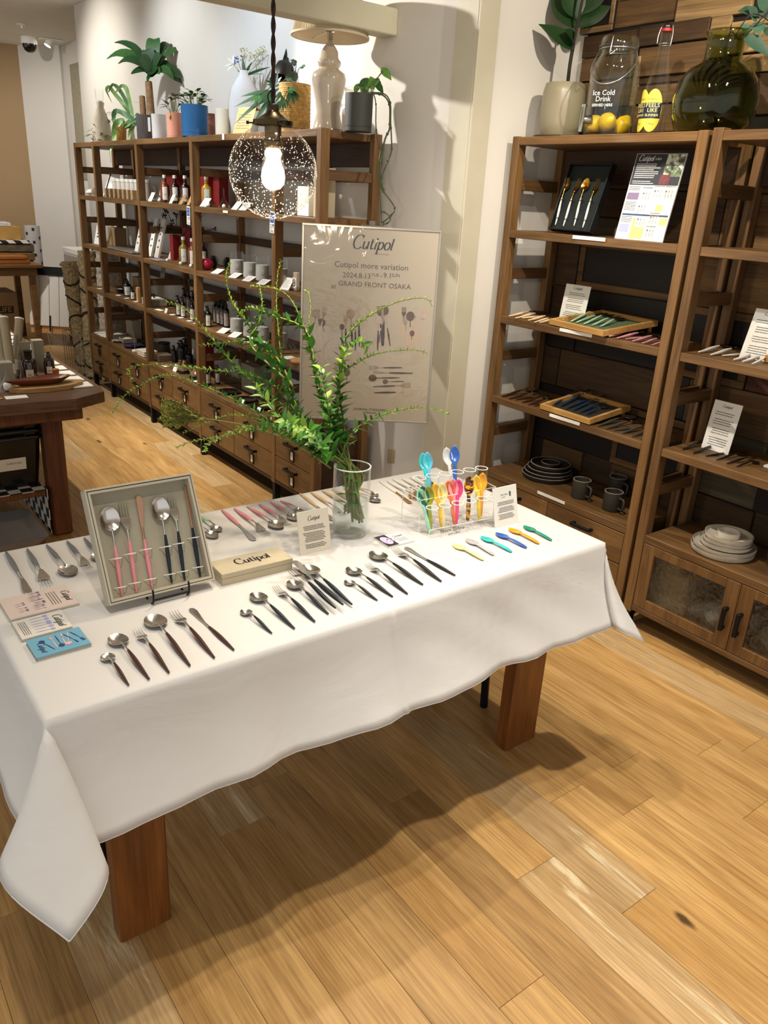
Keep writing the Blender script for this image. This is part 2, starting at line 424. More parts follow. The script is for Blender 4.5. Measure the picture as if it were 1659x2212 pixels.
for i in range(-14, 14):
    x = 1.192 + PW*(i+.5)
    off = rnd.random()*PL
    if i == 0: off = .915 % PL
    if i == 1: off = .705 % PL
    for j in range(-1, 12):
        y = off + PL*(j+.5)
        if x > 2.4 and y > 2.6 or (x > 1.97 and 2.6 < y < 6.2): continue
        vis = False
        for dx in (-.5, 0, .5):
            for dy in (-.5, 0, .5):
                p = V((x+dx*PW, y+dy*PL, 0))
                if (p-EYE).dot(F_) > .2:
                    q = proj(p)
                    if -350 < q[0] < W+700 and -50 < q[1] < H+300: vis = True
        if not vis or y > 9.7: continue
        r = rnd.random(); m = FL[0] if r < .60 else FL[1] if r < .82 else FL[2]
        if i in (0, 2) and j == 0 or (i == 1 and j in (0,)) : m = FL[1] if i < 2 else FL[0]
        mobj('plank', plank_me, m, floor, Matrix.Translation((x, y, 0))); cnt += 1
XW, YC, XB = 2.27, 2.51, 2.80
struct('wall_rack', MB().box(XW, YC, 0, 3.1, 7.257, 2.81), M_wall)
wsh = struct('wall_shelf', MB().box(XB, -1.6, 0, 2.95, YC, 2.81), M_wallw); ob('backing', MB().box(XB-.0045, .35, 0, XB-.0002, 2.44, 2.81), mat('dark_backing', '1a120b', .9), wsh)
struct('trim_1', MB().box(XW-.010, YC, 0, XW, 2.637, 2.81, .002), M_trimw)
struct('trim_2', MB().box(XW-.010, YC-.012, 0, 2.358, YC, 2.81, .002), M_trimw)
ceil_ = struct('ceiling', MB().box(-2.6, -1.6, 2.81, 3.1, 11.5, 2.9), M_ceil)
for k in range(9): ob('slat', MB().box(-1.2, .1+.3*k, 2.795, 2.75, .22+.3*k, 2.8095, .002), mat('reflection_slat_brown', '4a3d2e', .7), ceil_)  # unseen dark slats added for banded reflections in the spoons
struct('beam', MB().box(-.6, 3.016, 2.168, XW, 3.114, 2.266, .004), M_beam)
# far corner of the shop
def wall_seg(name, a, b, m, th=.12):
    a, b = V((*a, 0)), V((*b, 0)); d = (b-a); L = d.length; M = frame(a, d, z=(0, 0, 1))
    return struct(name, MB().box(0, -th, 0, L, 0, 2.81, M=M) if False else MB().box(0, 0, 0, L, th, 2.81, M=M), m)
wall_seg('wall_far', (2.45, 9.78), (-2.6, 11.2), M_brownw, -.12)
wall_seg('wall_corner', (2.75, 9.38), (2.45, 9.78), M_wallw, -.12)
struct('wall_side', MB().box(2.78, 7.2, 0, 2.92, 9.5, 2.81), M_wallw)
struct('baseboard_rack', MB().box(XW-.012, 2.65, 0, XW-.0005, 7.25, .06, .002), M_trimw)

# reclaimed boards on the wall behind the shelves
RW = [wood('old_board_dark', '2a1d10', '523a20', 'Y', .7, .25, 1, 9), wood('old_board_mid', '47341d', '7c5c36', 'Y', .7, .22, 1, 8),
      wood('old_board_light', '806440', 'b29262', 'Y', .65, .15, 1, 7), wood('old_board_grey', '3c3528', '6b6049', 'Y', .75, .2, 1, 8),
      wood('old_board_red', '3a1a0e', '6c351c', 'Z', .6, .2, 1, 6), wood('old_board_black', '0f0b08', '231911', 'Y', .6, .2, 1, 8),
      wood('old_board_upright', '5a3d22', '92693e', 'Z', .65, .2, 1, 7)]
boards = []
def board_px(x0, y0, x1, y1, mi, th, frame_w=0):
    a, b = onx(x0, (y0+y1)/2, XB-th), onx(x1, (y0+y1)/2, XB-th)
    zc = onx((x0+x1)/2, y0, XB-th).z, onx((x0+x1)/2, y1, XB-th).z
    boards.append((min(a.y, b.y), max(a.y, b.y), min(zc), max(zc), mi, th, frame_w))
for q in ((1259, -40, 1330, 70, 5, .022, .022), (1331, -30, 1464, 52, 1, .010, 0), (1465, -60, 1628, 38, 2, .018, 0), (1380, 46, 1530, 92, 0, .022, 0),
          (1259, 70, 1379, 120, 0, .012, 0), (1530, 30, 1574, 125, 2, .016, 0), (1577, 40, 1700, 112, 2, .012, .02), (1578, 114, 1710, 156, 2, .018, 0),
          (1254, 121, 1364, 172, 1, .016, 0), (1378, 95, 1526, 160, 1, .018, 0), (1366, 121, 1377, 230, 2, .02, 0), (1374, 161, 1524, 178, 0, .008, 0),
          (1252, 174, 1364, 232, 1, .010, 0), (1368, 180, 1526, 222, 1, .014, 0), (1530, 158, 1700, 250, 0, .012, 0), (1366, 224, 1526, 285, 1, .010, 0)):
    board_px(*q)
zlow = 1.80
zz = 0.0
rows = [(.02, .30), (.30, .52), (.52, .78), (.78, .95), (.95, 1.22), (1.22, 1.42), (1.42, 1.62), (1.62, 1.80)]
r2 = random.Random(11)
for (z0, z1) in rows:
    y = .35
    while y < 2.45:
        w = r2.choice((.16, .24, .31, .42, .5)); y1 = min(y+w, 2.49 - r2.random()*.04 if y+w > 2.4 else y+w)
        mi = r2.choice((0, 0, 5, 3, 4, 5, 0, 1, 5)); th = r2.choice((.008, .012, .016, .02))  # mostly dark woods, the shade inside the shelves put into their colour
        if r2.random() < .3 and z1-z0 > .2:
            zm = z0 + (z1-z0)*r2.uniform(.35, .65)
            boards.append((y, y1, z0, zm, mi, th, 0)); boards.append((y, y1, zm, z1, r2.choice((0, 1, 3, 5)), r2.choice((.008, .012, .018)), 0))
        else: boards.append((y, y1, z0, z1, mi, th, .03 if (r2.random() < .35 and w > .2) else 0))
        y = y1
for z0 in (2.28, 2.55):                                            # a few more above the frame
    y = .4
    while y < 2.35:
        w = r2.choice((.3, .42, .5)); boards.append((y, min(y+w, 2.4), z0, z0+.26, r2.choice((0, 1, 2)), .012, 0)); y += w
for (ya, yb, za, zb, mi, th, fw) in boards:
    g = .0015; mb = MB().box(XB-th, ya+g, za+g, XB-.0005, yb-g, zb-g, .002)
    o = ob('board', mb, RW[mi], wsh)
    if fw:                                                          # raised rim of an old door panel
        f = MB(); t2 = min(th+.008, .026)
        for bx in ((ya+g, yb-g, za+g, za+fw), (ya+g, yb-g, zb-fw, zb-g), (ya+g, ya+fw, za+fw, zb-fw), (yb-fw, yb-g, za+fw, zb-fw)):
            f.box(XB-t2, bx[0], bx[2], XB-th+.001, bx[1], bx[3], .003)
        ob('panel_rim', f, RW[2 if za > 1.8 else 1], o)

# ================================================================== FURNITURE
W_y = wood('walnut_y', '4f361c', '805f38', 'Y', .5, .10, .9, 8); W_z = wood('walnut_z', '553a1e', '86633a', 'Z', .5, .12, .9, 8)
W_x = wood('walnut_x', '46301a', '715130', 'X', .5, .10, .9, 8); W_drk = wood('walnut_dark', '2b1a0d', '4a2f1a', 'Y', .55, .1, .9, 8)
W_drawer = wood('drawer_front', '5d4224', '836136', 'Y', .5, .10, .8, 6)
M_blk = mat('black_metal', '17191a', .45, .6, var=.03); M_brass = mat('dark_brass', '3d3222', .4, .8)
M_card = mat('white_card', 'e9e7df', .6, var=.01); M_paper = mat('cream_paper', 'd8cfbd', .65, var=.02); M_ink = mat('black_ink', '1b1a1c', .6, var=0)
M_grey_ink = mat('grey_ink', '57544f', .7, var=0)
# ---- long shelving unit along the wall
RX0, RX1 = 1.92, 2.235
RY = [6.385, 5.98, 5.165, 4.35, 3.44, 3.055]
RZ = [.43, .785, 1.10, 1.44, 1.79]
PT = .036
rack = thing('shelving_unit', 'long dark walnut shelving unit with rows of drawers along white wall', 'shelf', (0, 0, 0))
for i, y in enumerate(RY):
    s0 = -1 if i == 0 else 0
    for x0, x1 in ((RX0, RX0+.045), (RX1-.04, RX1)):
        ob('post', MB().box(x0, y-PT/2, .11, x1, y+PT/2, RZ[-1]+.002, .002), W_z, rack)
        ob('foot', MB().box(x0+.005, y-.013, .004, x1-.005, y+.013, .11, .001).lathe([(0, 0), (.017, 0), (.017, .006), (0, .006)], 10, Matrix.Translation(((x0+x1)/2, y, 0))), M_blk, rack)
    for z in (.60, .945, 1.27, 1.615):
        ob('rung', MB().box(RX0+.045, y-.011, z-.021, RX1-.04, y+.011, z+.021, .002), W_x, rack)
for i in range(5):
    y1, y0 = RY[i]-PT/2, RY[i+1]+PT/2
    for k, z in enumerate(RZ):
        if k == 0: ob('drawer_top', MB().box(RX0+.002, y0, z-.028, RX1, y1, z, .002), W_y, rack)
        elif k == 4: ob('top_board', MB().box(RX0+.001, y0, z-.030, RX1, y1, z, .002), W_y, rack)
        else: ob('shelf_board', MB().box(RX0+.003, y0, z-.030, RX1-.002, y1, z, .002), W_y, rack)
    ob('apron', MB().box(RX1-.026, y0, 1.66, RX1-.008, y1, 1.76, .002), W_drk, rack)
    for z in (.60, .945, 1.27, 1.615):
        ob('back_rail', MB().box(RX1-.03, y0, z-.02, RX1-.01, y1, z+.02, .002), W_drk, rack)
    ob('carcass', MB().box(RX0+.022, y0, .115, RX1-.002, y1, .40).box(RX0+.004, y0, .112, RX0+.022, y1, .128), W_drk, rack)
    ncol = 1 if i in (0, 4) else 2
    for c in range(ncol):
        a = y0 + (y1-y0)*c/ncol + .003; b = y0 + (y1-y0)*(c+1)/ncol - .003
        for za, zb in ((.131, .263), (.267, .399)):
            d = ob('drawer', MB().box(RX0+.003, a, za, RX0+.024, b, zb, .0015), W_drawer, rack)
            ym = (a+b)/2; hz = zb - .036; hl = .055
            ob('handle', MB().box(RX0-.022, ym-hl, hz-.007, RX0-.012, ym+hl, hz+.007, .001).box(RX0-.014, ym-hl, hz-.006, RX0+.004, ym-hl+.012, hz+.006).box(RX0-.014, ym+hl-.012, hz-.006, RX0+.004, ym+hl, hz+.006), M_blk, d)
            lz = zb-.09
            f = MB()
            for q in ((-.021, .021, -.028, -.022), (-.021, .021, .022, .028), (-.021, -.015, -.022, .022), (.015, .021, -.022, .022)):
                f.box(RX0-.003, ym+q[0], lz+q[2], RX0+.0035, ym+q[1], lz+q[3])
            f.box(RX0-.003, ym-.006, lz+.028, RX0+.003, ym+.006, lz+.034)
            ob('label_holder', f, M_brass, d)
            if i != 0: ob('label_card', MB().box(RX0+.0005, ym-.015, lz-.022, RX0+.0032, ym+.015, lz+.022), M_paper, d)
# ---- two tall shelf units by the board wall
SX0, SX1 = 2.465, 2.772
SZ = [.405, .748, 1.095, 1.443, 1.79]
def tall_unit(label, y0, y1, doors, front=SX0):
    t = thing('bookshelf', label, 'shelf')
    pw = .036
    for y in (y0, y1-pw):
        for x0, x1 in ((front, front+.045), (SX1-.04, SX1)):
            ob('post', MB().box(x0, y, .075, x1, y+pw, SZ[-1]+(.008 if doors else .002), .002), W_z, t)
            ob('foot', MB().box(x0+.006, y+.004, .003, x1-.006, y+pw-.004, .075, .001), M_blk, t)
        for z in (.575, .92, 1.268, 1.617):
            ob('rung', MB().box(front+.045, y+.007, z-.022, SX1-.04, y+pw-.007, z+.022, .002), W_x, t)
    a, b = y0+pw, y1-pw
    for k, z in enumerate(SZ):
        ob('cabinet_top' if k == 0 else 'shelf_board', MB().box(front+.002, a if k else y0+pw*.98, z-.030, SX1-.004, b if k else y1-pw*.98, z, .002), W_y, t)
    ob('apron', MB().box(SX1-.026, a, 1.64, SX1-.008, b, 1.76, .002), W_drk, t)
    ob('bottom_board', MB().box(front+.002, a, .085, SX1-.004, b, .108, .002), W_y, t)
    ob('side_panel', MB().box(front+.046, a, .108, SX1-.041, a+.01, .375), W_x, t); ob('side_panel', MB().box(front+.046, b-.01, .108, SX1-.041, b, .375), W_x, t)
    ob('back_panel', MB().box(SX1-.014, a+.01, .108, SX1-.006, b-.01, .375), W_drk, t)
    m = (a+b)/2
    if doors:
        for (p, q, s) in ((m+.001, b-.002, -1), (a+.002, m-.001, 1)):
            d = MB(); fw = .052; x0, x1 = front+.002, front+.022
            d.box(x0, p, .110, x1, p+fw, .373, .0015).box(x0, q-fw, .110, x1, q, .373, .0015).box(x0, p+fw, .110, x1, q-fw, .150, .0015).box(x0, p+fw, .338, x1, q-fw, .373, .0015)
            o = ob('door', d, W_z, t)
            ob('glass_pane', MB().box(front+.009, p+fw-.004, .146, front+.014, q-fw+.004, .342), M_ripple, o)
            hy = (p+.026) if s < 0 else (q-.026)
            ob('handle', MB().box(front-.026, hy-.007, .185, front-.014, hy+.007, .275, .001).box(front-.016, hy-.005, .187, front+.003, hy+.005, .199).box(front-.016, hy-.005, .261, front+.003, hy+.005, .273), M_blk, o)
    else:
        for (p, q) in ((m+.0015, b-.002), (a+.002, m-.0015)):
            for za, zb in ((.112, .241), (.245, .372)):
                o = ob('drawer', MB().box(front+.002, p, za, front+.022, q, zb, .0015), W_drawer, t)
                hy, hz = (p+q)/2, zb-.036
                ob('handle', MB().box(front-.026, hy-.05, hz-.006, front-.015, hy+.05, hz+.006, .001).box(front-.016, hy-.05, hz-.005, front+.003, hy-.038, hz+.005).box(front-.016, hy+.038, hz-.005, front+.003, hy+.05, hz+.005), M_blk, o)
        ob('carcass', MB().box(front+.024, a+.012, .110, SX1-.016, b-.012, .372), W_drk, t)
    return t
_t = NT('rippled_glass'); _t.t.nodes.remove(_t.p)
_v = _t.n('ShaderNodeTexVoronoi'); _v.feature = 'SMOOTH_F1'; _v.inputs['Scale'].default_value = 62; _t.l(_t.obj(), _v.inputs['Vector'])
_b = _t.n('ShaderNodeBump'); _b.inputs['Strength'].default_value = .9; _b.inputs['Distance'].default_value = .008; _t.l(_v.outputs['Distance'], _b.inputs['Height'])
_tr = _t.n('ShaderNodeBsdfTransparent'); _rf = _t.n('ShaderNodeBsdfRefraction'); _rf.inputs['IOR'].default_value = 1.25; _rf.inputs['Roughness'].default_value = .05; _gl = _t.n('ShaderNodeBsdfGlossy'); _gl.inputs['Roughness'].default_value = .12
for _q in (_rf, _gl): _t.l(_b.outputs[0], _q.inputs['Normal'])
_m1 = _t.n('ShaderNodeMixShader'); _m1.inputs[0].default_value = .42; _t.l(_tr.outputs[0], _m1.inputs[1]); _t.l(_rf.outputs[0], _m1.inputs[2])
_m2 = _t.n('ShaderNodeMixShader'); _m2.inputs[0].default_value = .05; _t.l(_m1.outputs[0], _m2.inputs[1]); _t.l(_gl.outputs[0], _m2.inputs[2]); _t.l(_m2.outputs[0], _t.out.inputs[0])
M_ripple = _t.m
tall_unit('tall walnut shelf with ladder sides and black handled drawers, nearest the corner', 1.604, 2.472, False)
tall_unit('tall walnut shelf with rippled glass cabinet doors at its foot', .715, 1.588, True)
# ---- display table under the cloth
T_leg = wood('table_leg_wood', '59300f', '8c5524', 'Z', .38, .08, .9, 7, .15)
TX0, TX1, TY0, TY1, TZ = .222, 1.648, 1.150, 1.850, .716
tab = thing('display_table', 'wooden table with slab legs under the white cloth', 'table', (0, 0, 0))
ob('table_top', MB().box(TX0+.004, TY0+.004, .668, TX1-.004, TY1-.004, TZ-.004, .004), W_x, tab)
for x0, x1 in ((.340, .455), (1.510, 1.638)):
    for y0, y1 in ((1.274, 1.322), (1.70, 1.748)):
        ob('leg', MB().box(x0, y0, 0, x1, y1, .668, .004), T_leg, tab)
for x, y, dx in ((.372, 1.485, -.02), (1.615, 1.480, .02)):
    ob('brace_leg', MB().tube([(x-dx, y+.02, .668), (x, y, .002)], .013, 10), M_blk, tab)
# ---- the cloth itself: flat on top, hanging sides, a folded cone at every corner
M_cloth = NT('white_cloth'); M_cloth.set(.75, 0, .25); M_cloth.p.inputs['Base Color'].default_value = lin('d0cecb'); M_cloth.p.inputs['Sheen Weight'].default_value = .25
_vec = M_cloth.obj(); _w = M_cloth.noise(M_cloth.scaled(_vec, (5, 5, 9)), 1.0, 4, .8); _f = M_cloth.noise(_vec, 900, 2)
M_cloth.bump(M_cloth.math('ADD', M_cloth.math('MULTIPLY', _w, 1.0), M_cloth.math('MULTIPLY', _f, .02)), .14, .02); M_cloth = M_cloth.m
DROP, DROPL = .222, .195
def cloth_pt(u, v):
    """u, v: place on the flat cloth measured from the table's corner TX0, TY0"""
    LX, LY = TX1-TX0, TY1-TY0
    du = -u if u < 0 else (u-LX if u > LX else 0.0); dv = -v if v < 0 else (v-LY if v > LY else 0.0)
    su = -1 if u < 0 else 1; sv = -1 if v < 0 else 1
    x = TX0 + min(max(u, 0), LX); y = TY0 + min(max(v, 0), LY)
    if du == 0 and dv == 0:
        e = min(u, LX-u, v, LY-v)
        z = TZ - (.004*(1-e/.02)**2 if e < .02 else 0)
        return V((x, y, z + .0006*math.sin(u*19+v*7)*math.sin(v*13) * min(1, e/.05)))
    fl = lambda d: d*.05 + .26*d*d/DROP                             # how far a hanging side swings out
    if du > 0 and dv > 0:
        r = math.hypot(du, dv); ph = math.atan2(dv, du)/(PI/2)
        t = ph                                                      # 0 at the short side, 1 at the long side
        a = V((-.08, -.995, 0)) if su < 0 and sv < 0 else (V((.62, -.78, 0)) if sv < 0 else V((su*.7071, sv*.7071, 0)))
        b = V((-a.y, a.x, 0)); sg = -1 if su*sv > 0 else 1
        lean = .30 if su < 0 else .02
        out = (1-math.cos(2*PI*t))*.5*r*.16 + r*lean*math.sin(PI*t)**.8
        wd = sg*math.sin(2*PI*t)*r*.27*(1 if su < 0 else .7)
        base = V((su*fl(r) * (1-t), sv*fl(r) * t, 0))
        return V((x, y, TZ-.004)) + base + a*out + b*wd - V((0, 0, r*(.985 - .09*math.sin(PI*t))))
    d = du + dv
    n = V((su, 0, 0)) if du > 0 else V((0, sv, 0)); s = v if du > 0 else u; L = LY if du > 0 else LX
    q = min(1, d/.04); edge = min(1, min(s, L-s)/.16)
    wav = (.010*math.sin(s*9.0+1.2) + .006*math.sin(s*23+.4) + .004*math.sin(s*41))*(d/DROP)**1.3*edge
    if sv > 0 or du > 0: wav *= .8
    elif dv > 0: wav += .0035*math.exp(-((s-.712)/.006)**2) + .0030*math.sin(s*34 - d*46)*min(1, max(0, (s-.72)/.2))*edge*min(1, d/.06)
    return V((x, y, TZ - .004*q - d*.975)) + n*(.004*q + fl(d) + wav)
def axis_vals(L, d0, d1):
    a = [-d0 + d0*i/14 for i in range(14)] + [.0, .006, .013, .022, .05]
    n = int((L-.1)/.035); a += [.05 + (L-.1)*i/n for i in range(1, n)]
    return a + [L-.05, L-.022, L-.013, L-.006, L] + [L + d1*(i+1)/14 for i in range(14)]
au, av = sorted(set(axis_vals(TX1-TX0, DROPL, DROP) + [.698, .704, .709, .712, .715, .720, .726])), axis_vals(TY1-TY0, DROP, DROP)
def sheet(us, vs):
    mb = MB(); mb.v = [cloth_pt(u, v) for v in vs for u in us]; n = len(us)
    mb.f = [(j*n+i, j*n+i+1, (j+1)*n+i+1, (j+1)*n+i) for j in range(len(vs)-1) for i in range(n-1)]; return mb
cl = solo('tablecloth', 'white cloth draped over the display table with pointed corners', 'tablecloth', sheet(au, av), M_cloth, sm=180)
_md = cl.modifiers.new('thickness', 'SOLIDIFY'); _md.thickness = .0012; _md.offset = 1
hem = MB()
loop = [(u, av[0]) for u in au] + [(au[-1], v) for v in av[1:]] + [(u, av[-1]) for u in au[-2::-1]] + [(au[0], v) for v in av[-2:0:-1]]
hem.tube([cloth_pt(u, v) for u, v in loop] + [cloth_pt(*loop[0])], .0014, 6, False)
ob('hem', hem, M_cloth, cl, 180)
# ---- heavy table with stock on it, nearer the aisle
RT = wood('rustic_top', '3a2517', '6b4a30', 'X', .45, .1, 1, 9, .1); RTL = wood('rustic_leg', '4a2610', '7a4820', 'Z', .5, .1, 1, 7)
LTX, LTY, LTZ = 1.04, 3.30, .705
rt = thing('work_table', 'heavy rustic wood table holding scent bottles and cards', 'table')
poly = [(-.6, LTY+.02), (.90, LTY-.05), (LTX, LTY+.03), (LTX+.015, LTY+.12), (LTX+.01, 5.25), (-.6, 5.25)]
ob('table_top', MB().prism(poly, LTZ-.045, LTZ), RT, rt)
ob('apron', MB().box(-.55, LTY+.05, LTZ-.115, .95, LTY+.09, LTZ-.045, .004).box(.90, LTY+.09, LTZ-.115, .95, 5.15, LTZ-.045, .004), RTL, rt)
for x, y in ((.822, 3.52), (.822, 5.05)): ob('leg', MB().box(x, y, 0, x+.085, y+.085, LTZ-.045, .010), RTL, rt)
ob('lower_shelf', MB().box(-.5, 3.50, .215, .80, 4.6, .245, .003), RTL, rt)
# ================================================================== CUTLERY
M_steel = mat('brushed_steel', 'd6d3ce', .2, 1, var=.06, scale=30); M_gold = mat('gold_metal', 'c9963c', .25, 1, var=.04)
M_copper = mat('copper_reflecting_blade', 'c79a7e', .3, 1, var=.05); M_black_steel = mat('black_steel', '6a6058', .33, 1, var=.05)
HC = {k: mat('handle_' + k, h, .38, 0, .4, var=.03) for k, h in dict(brown='3f2118', navy='14202b', black='16171a', grey='6d6e70', pink='d98c93', green='a9c9a6', beige='cfb183', white='dcdad2', cream='d9bf98',
      rose='d79aa6', slate='4c504d', blue='1f3550', mint='a6c9a4', choc='3a2016').items()}
GEO = {'table_spoon': (.210, .0), 'dessert_spoon': (.182, 0), 'coffee_spoon': (.122, 0), 'table_fork': (.210, 0), 'dessert_fork': (.180, 0), 'knife': (.222, 0)}
def zc(x, L):                                                      # how high the middle line lies above the table
    t = x/L; q = min(1, max(0, t/.64)); return .0042 + .0080*q*q*(3-2*q) - .002*max(0, (t-.64)/.36)
_uc = {}
def utensil_meshes(kind):
    if kind in _uc: return _uc[kind]
    L = GEO[kind][0]; k = L/.21; spoon = 'spoon' in kind; hb = MB(); sb = MB()
    xh = L*(.56 if 'knife' != kind else .53)
    if kind == 'coffee_spoon': xh = L*.58
    n = 10; pts = [V((xh*i/n, 0, zc(xh*i/n, L) if kind != 'knife' else .0045)) for i in range(n+1)]
    wr = .0052*k**.5
    rad = [wr*(.42 + .58*math.sin(PI*.5*min(1, (i/n)/.62))) * (1 if i/n < .62 else 1-.45*((i/n-.62)/.38)**1.4) for i in range(n+1)]
    hb.tube([pts[0]-V((.0012, 0, 0))] + pts, [rad[0]*.6] + rad, 8, True)
    if kind == 'knife':
        sb.tube([(xh-.001, 0, .0045), (xh+.02, 0, .0045), (xh+.03, 0, .0045)], [.0029, .0026, .002], 8)
        x0 = xh+.02
        out = [(x0, -.0022), (x0+.02, -.0045), (x0+.045, -.0085), (L-.018, -.0115), (L-.004, -.0095), (L, -.004), (L-.001, .002), (L-.008, .0042), (x0+.03, .0038), (x0, .0022)]
        sb.prism(out, .0036, .0052)
    else:
        bl = (.058 if spoon else .066)*k; xb = L - bl
        if kind == 'coffee_spoon': bl = .032; xb = L - bl
        ne = [V((xh + (xb-xh)*i/5, 0, zc(xh + (xb-xh)*i/5, L))) for i in range(6)]
        sb.tube([ne[0]-V((.001, 0, 0))] + ne[1:] + [V((xb+.006, 0, zc(xb, L)-.001))], [.0026, .0022, .002, .002, .0022, .0026, .003], 8)
        if spoon:
            bw = {'table_spoon': .0225, 'dessert_spoon': .0195, 'coffee_spoon': .0135}[kind]; dp = bw*.36
            zr = zc(xb+.4*bl, L) if kind != 'coffee_spoon' else .009
            zr = max(zr*.72, dp+.0012); cx = xb + bl*.52; rx = bl*.5; m = 20; rg = 6; vs = []; fs = []
            def bp(r, a, th):
                x = rx*r*math.cos(a); w = bw*(1 - .10*math.cos(a))
                z = zr - dp*(1-r*r) - th + (zc(xb, L)-zr)*max(0, -math.cos(a))**3*r**2
                return V((cx+x, w*r*math.sin(a), z))
            for th in (0, .0011):
                base = len(vs); vs.append(bp(0, 0, th))
                for q in range(1, rg+1):
                    for a in range(m): vs.append(bp(q/rg, 2*PI*a/m, th if q < rg else th*.6))
                for a in range(m):
                    b = (a+1) % m; f = [(base, base+1+a, base+1+b)]
                    for q in range(rg-1): f.append((base+1+q*m+a, base+1+(q+1)*m+a, base+1+(q+1)*m+b, base+1+q*m+b))
                    fs += f if th == 0 else [x[::-1] for x in f]
            o = 1+(rg-1)*m; h2 = 1+rg*m
            for a in range(m): b = (a+1) % m; fs.append((o+a, h2+o+a, h2+o+b, o+b))
            sb.add(vs, fs)
        else:
            w = .0118*k; zb = zc(xb, L)
            def zf(x): t = (x-xb)/bl; return zb*max(0, 1-t)**1.2 - .0035*math.sin(PI*min(1, t))*(1 if t < .9 else .9) + .006*t**3 + .0025
            st = [(0, .0035), (.12, .0062), (.25, .0100), (.36, .0116), (.46, .0118)]
            vs = []; fs = []
            for t, hw in st:
                x = xb + bl*t; hw *= k; z = zf(x)
                vs += [V((x, -hw, z+.0007)), V((x, hw, z+.0007)), V((x, hw, z-.0007)), V((x, -hw, z-.0007))]
            for i in range(len(st)-1):
                a = 4*i
                for q in range(4): fs.append((a+q, a+(q+1) % 4, a+4+(q+1) % 4, a+4+q))
            fs += [(3, 2, 1, 0), tuple(4*(len(st)-1)+q for q in range(4))]; sb.add(vs, [f[::-1] for f in fs])
            for q in range(4):
                y = w*(-.80 + 1.6*q/3)
                sb.tube([V((xb+bl*t, y*(1-.06*(t-.44)), zf(xb+bl*t))) for t in (.44, .6, .75, .88, 1.0)], [.00155*k, .00150*k, .0014*k, .0012*k, .0007*k], 6, flat=.55, up=(0, 1, 0))
    nm = {'knife': 'blade'}.get(kind, 'bowl' if spoon else 'tines')
    _uc[kind] = (mesh('handle', hb, HC['brown'], 60), mesh(nm, sb, M_steel, 50), nm, L); return _uc[kind]
def utensil(kind, M, hm, sm, label, group=None, cat=None):
    h, s, nm, L = utensil_meshes(kind)
    base = 'knife' if kind == 'knife' else kind
    t = thing(base, label, cat or kind.split('_')[-1], M=M, group=group)
    mobj('handle', h, hm, t); mobj(nm, s, sm, t); return t
def lay(kind, tip, head, z, col, label, group, sm=None, lift=0, roll=0):
    a, b = onz(*tip, z+.004), onz(*head, z+.010); d = V((b.x-a.x, b.y-a.y, 0)); L = GEO[kind][0]; k = min(1.22, max(.82, d.length/L))
    M = frame((a.x, a.y, z+.0008+lift), d, z=(0, 0, 1)) @ Matrix.Diagonal((k, k, k, 1))
    if roll: M = M @ Matrix.Rotation(roll, 4, 'X')
    return utensil(kind, M, HC[col], sm or M_steel, label, group)
NM = {'coffee_spoon': 'small coffee spoon', 'dessert_spoon': 'dessert spoon', 'dessert_fork': 'dessert fork', 'table_spoon': 'large table spoon', 'table_fork': 'large table fork', 'knife': 'table knife'}
G1 = 'cutlery laid out on the white tablecloth'
for kind, tip, head in (('coffee_spoon', (278, 1480), (226, 1408)), ('dessert_spoon', (322, 1467), (245, 1368)), ('dessert_fork', (365, 1453), (294, 1355)), ('table_spoon', (410, 1438), (325, 1327)), ('table_fork', (463, 1421), (374, 1318)), ('knife', (505, 1404), (409, 1310))):
    lay(kind, tip, head, TZ, 'brown', f'brown handled {NM[kind]} in the row beside the blue leaflets', G1)
for kind, tip, head, w in (('coffee_spoon', (587, 1368), (524, 1313), 'lying alone at the row end'), ('dessert_spoon', (636, 1358), (547, 1278), 'beside the small coffee spoon'), ('dessert_fork', (680, 1343), (594, 1265), 'beside the overlapping pile')):
    lay(kind, tip, head, TZ, 'navy', f'navy handled {NM[kind]} {w}', G1)
lay('dessert_spoon', (709, 1326), (626, 1252), TZ, 'navy', 'navy handled spoon lying lowest in the overlapping pile', G1)
lay('table_spoon', (760, 1310), (656, 1223), TZ, 'navy', 'navy handled round spoon leaning out of the overlapping pile', G1, lift=.004)
lay('table_fork', (724, 1323), (626, 1234), TZ, 'navy', 'navy handled fork lying on the overlapping pile', G1, lift=.010)
lay('knife', (740, 1319), (632, 1219), TZ, 'navy', 'navy handled knife lying across the overlapping pile', G1, lift=.013)
for kind, tip, head in (('coffee_spoon', (815, 1297), (747, 1250)), ('dessert_spoon', (848, 1289), (752, 1223)), ('dessert_fork', (880, 1283), (792, 1215)), ('table_spoon', (913, 1263), (803, 1190)), ('table_fork', (953, 1256), (851, 1182)), ('knife', (983, 1243), (874, 1178))):
    lay(kind, tip, head, TZ, 'black', f'black handled {NM[kind]} in the row in front of the glass vase', G1)
for kind, tip, head in (('knife', (13, 1193), (66, 1276)), ('table_fork', (59, 1187), (104, 1262)), ('table_spoon', (101, 1178), (155, 1240)), ('dessert_fork', (145, 1170), (193, 1227)), ('dessert_spoon', (182, 1162), (217, 1208))):
    lay(kind, tip, head, TZ, 'grey', f'grey handled {NM[kind]} beside the open gift box', G1)
lay('coffee_spoon', (424, 1112), (474, 1145), TZ, 'green', 'pale green handled coffee spoon behind the open gift box', G1)
lay('dessert_spoon', (403, 1120), (466, 1159), TZ, 'green', 'pale green handled dessert spoon behind the open gift box', G1)
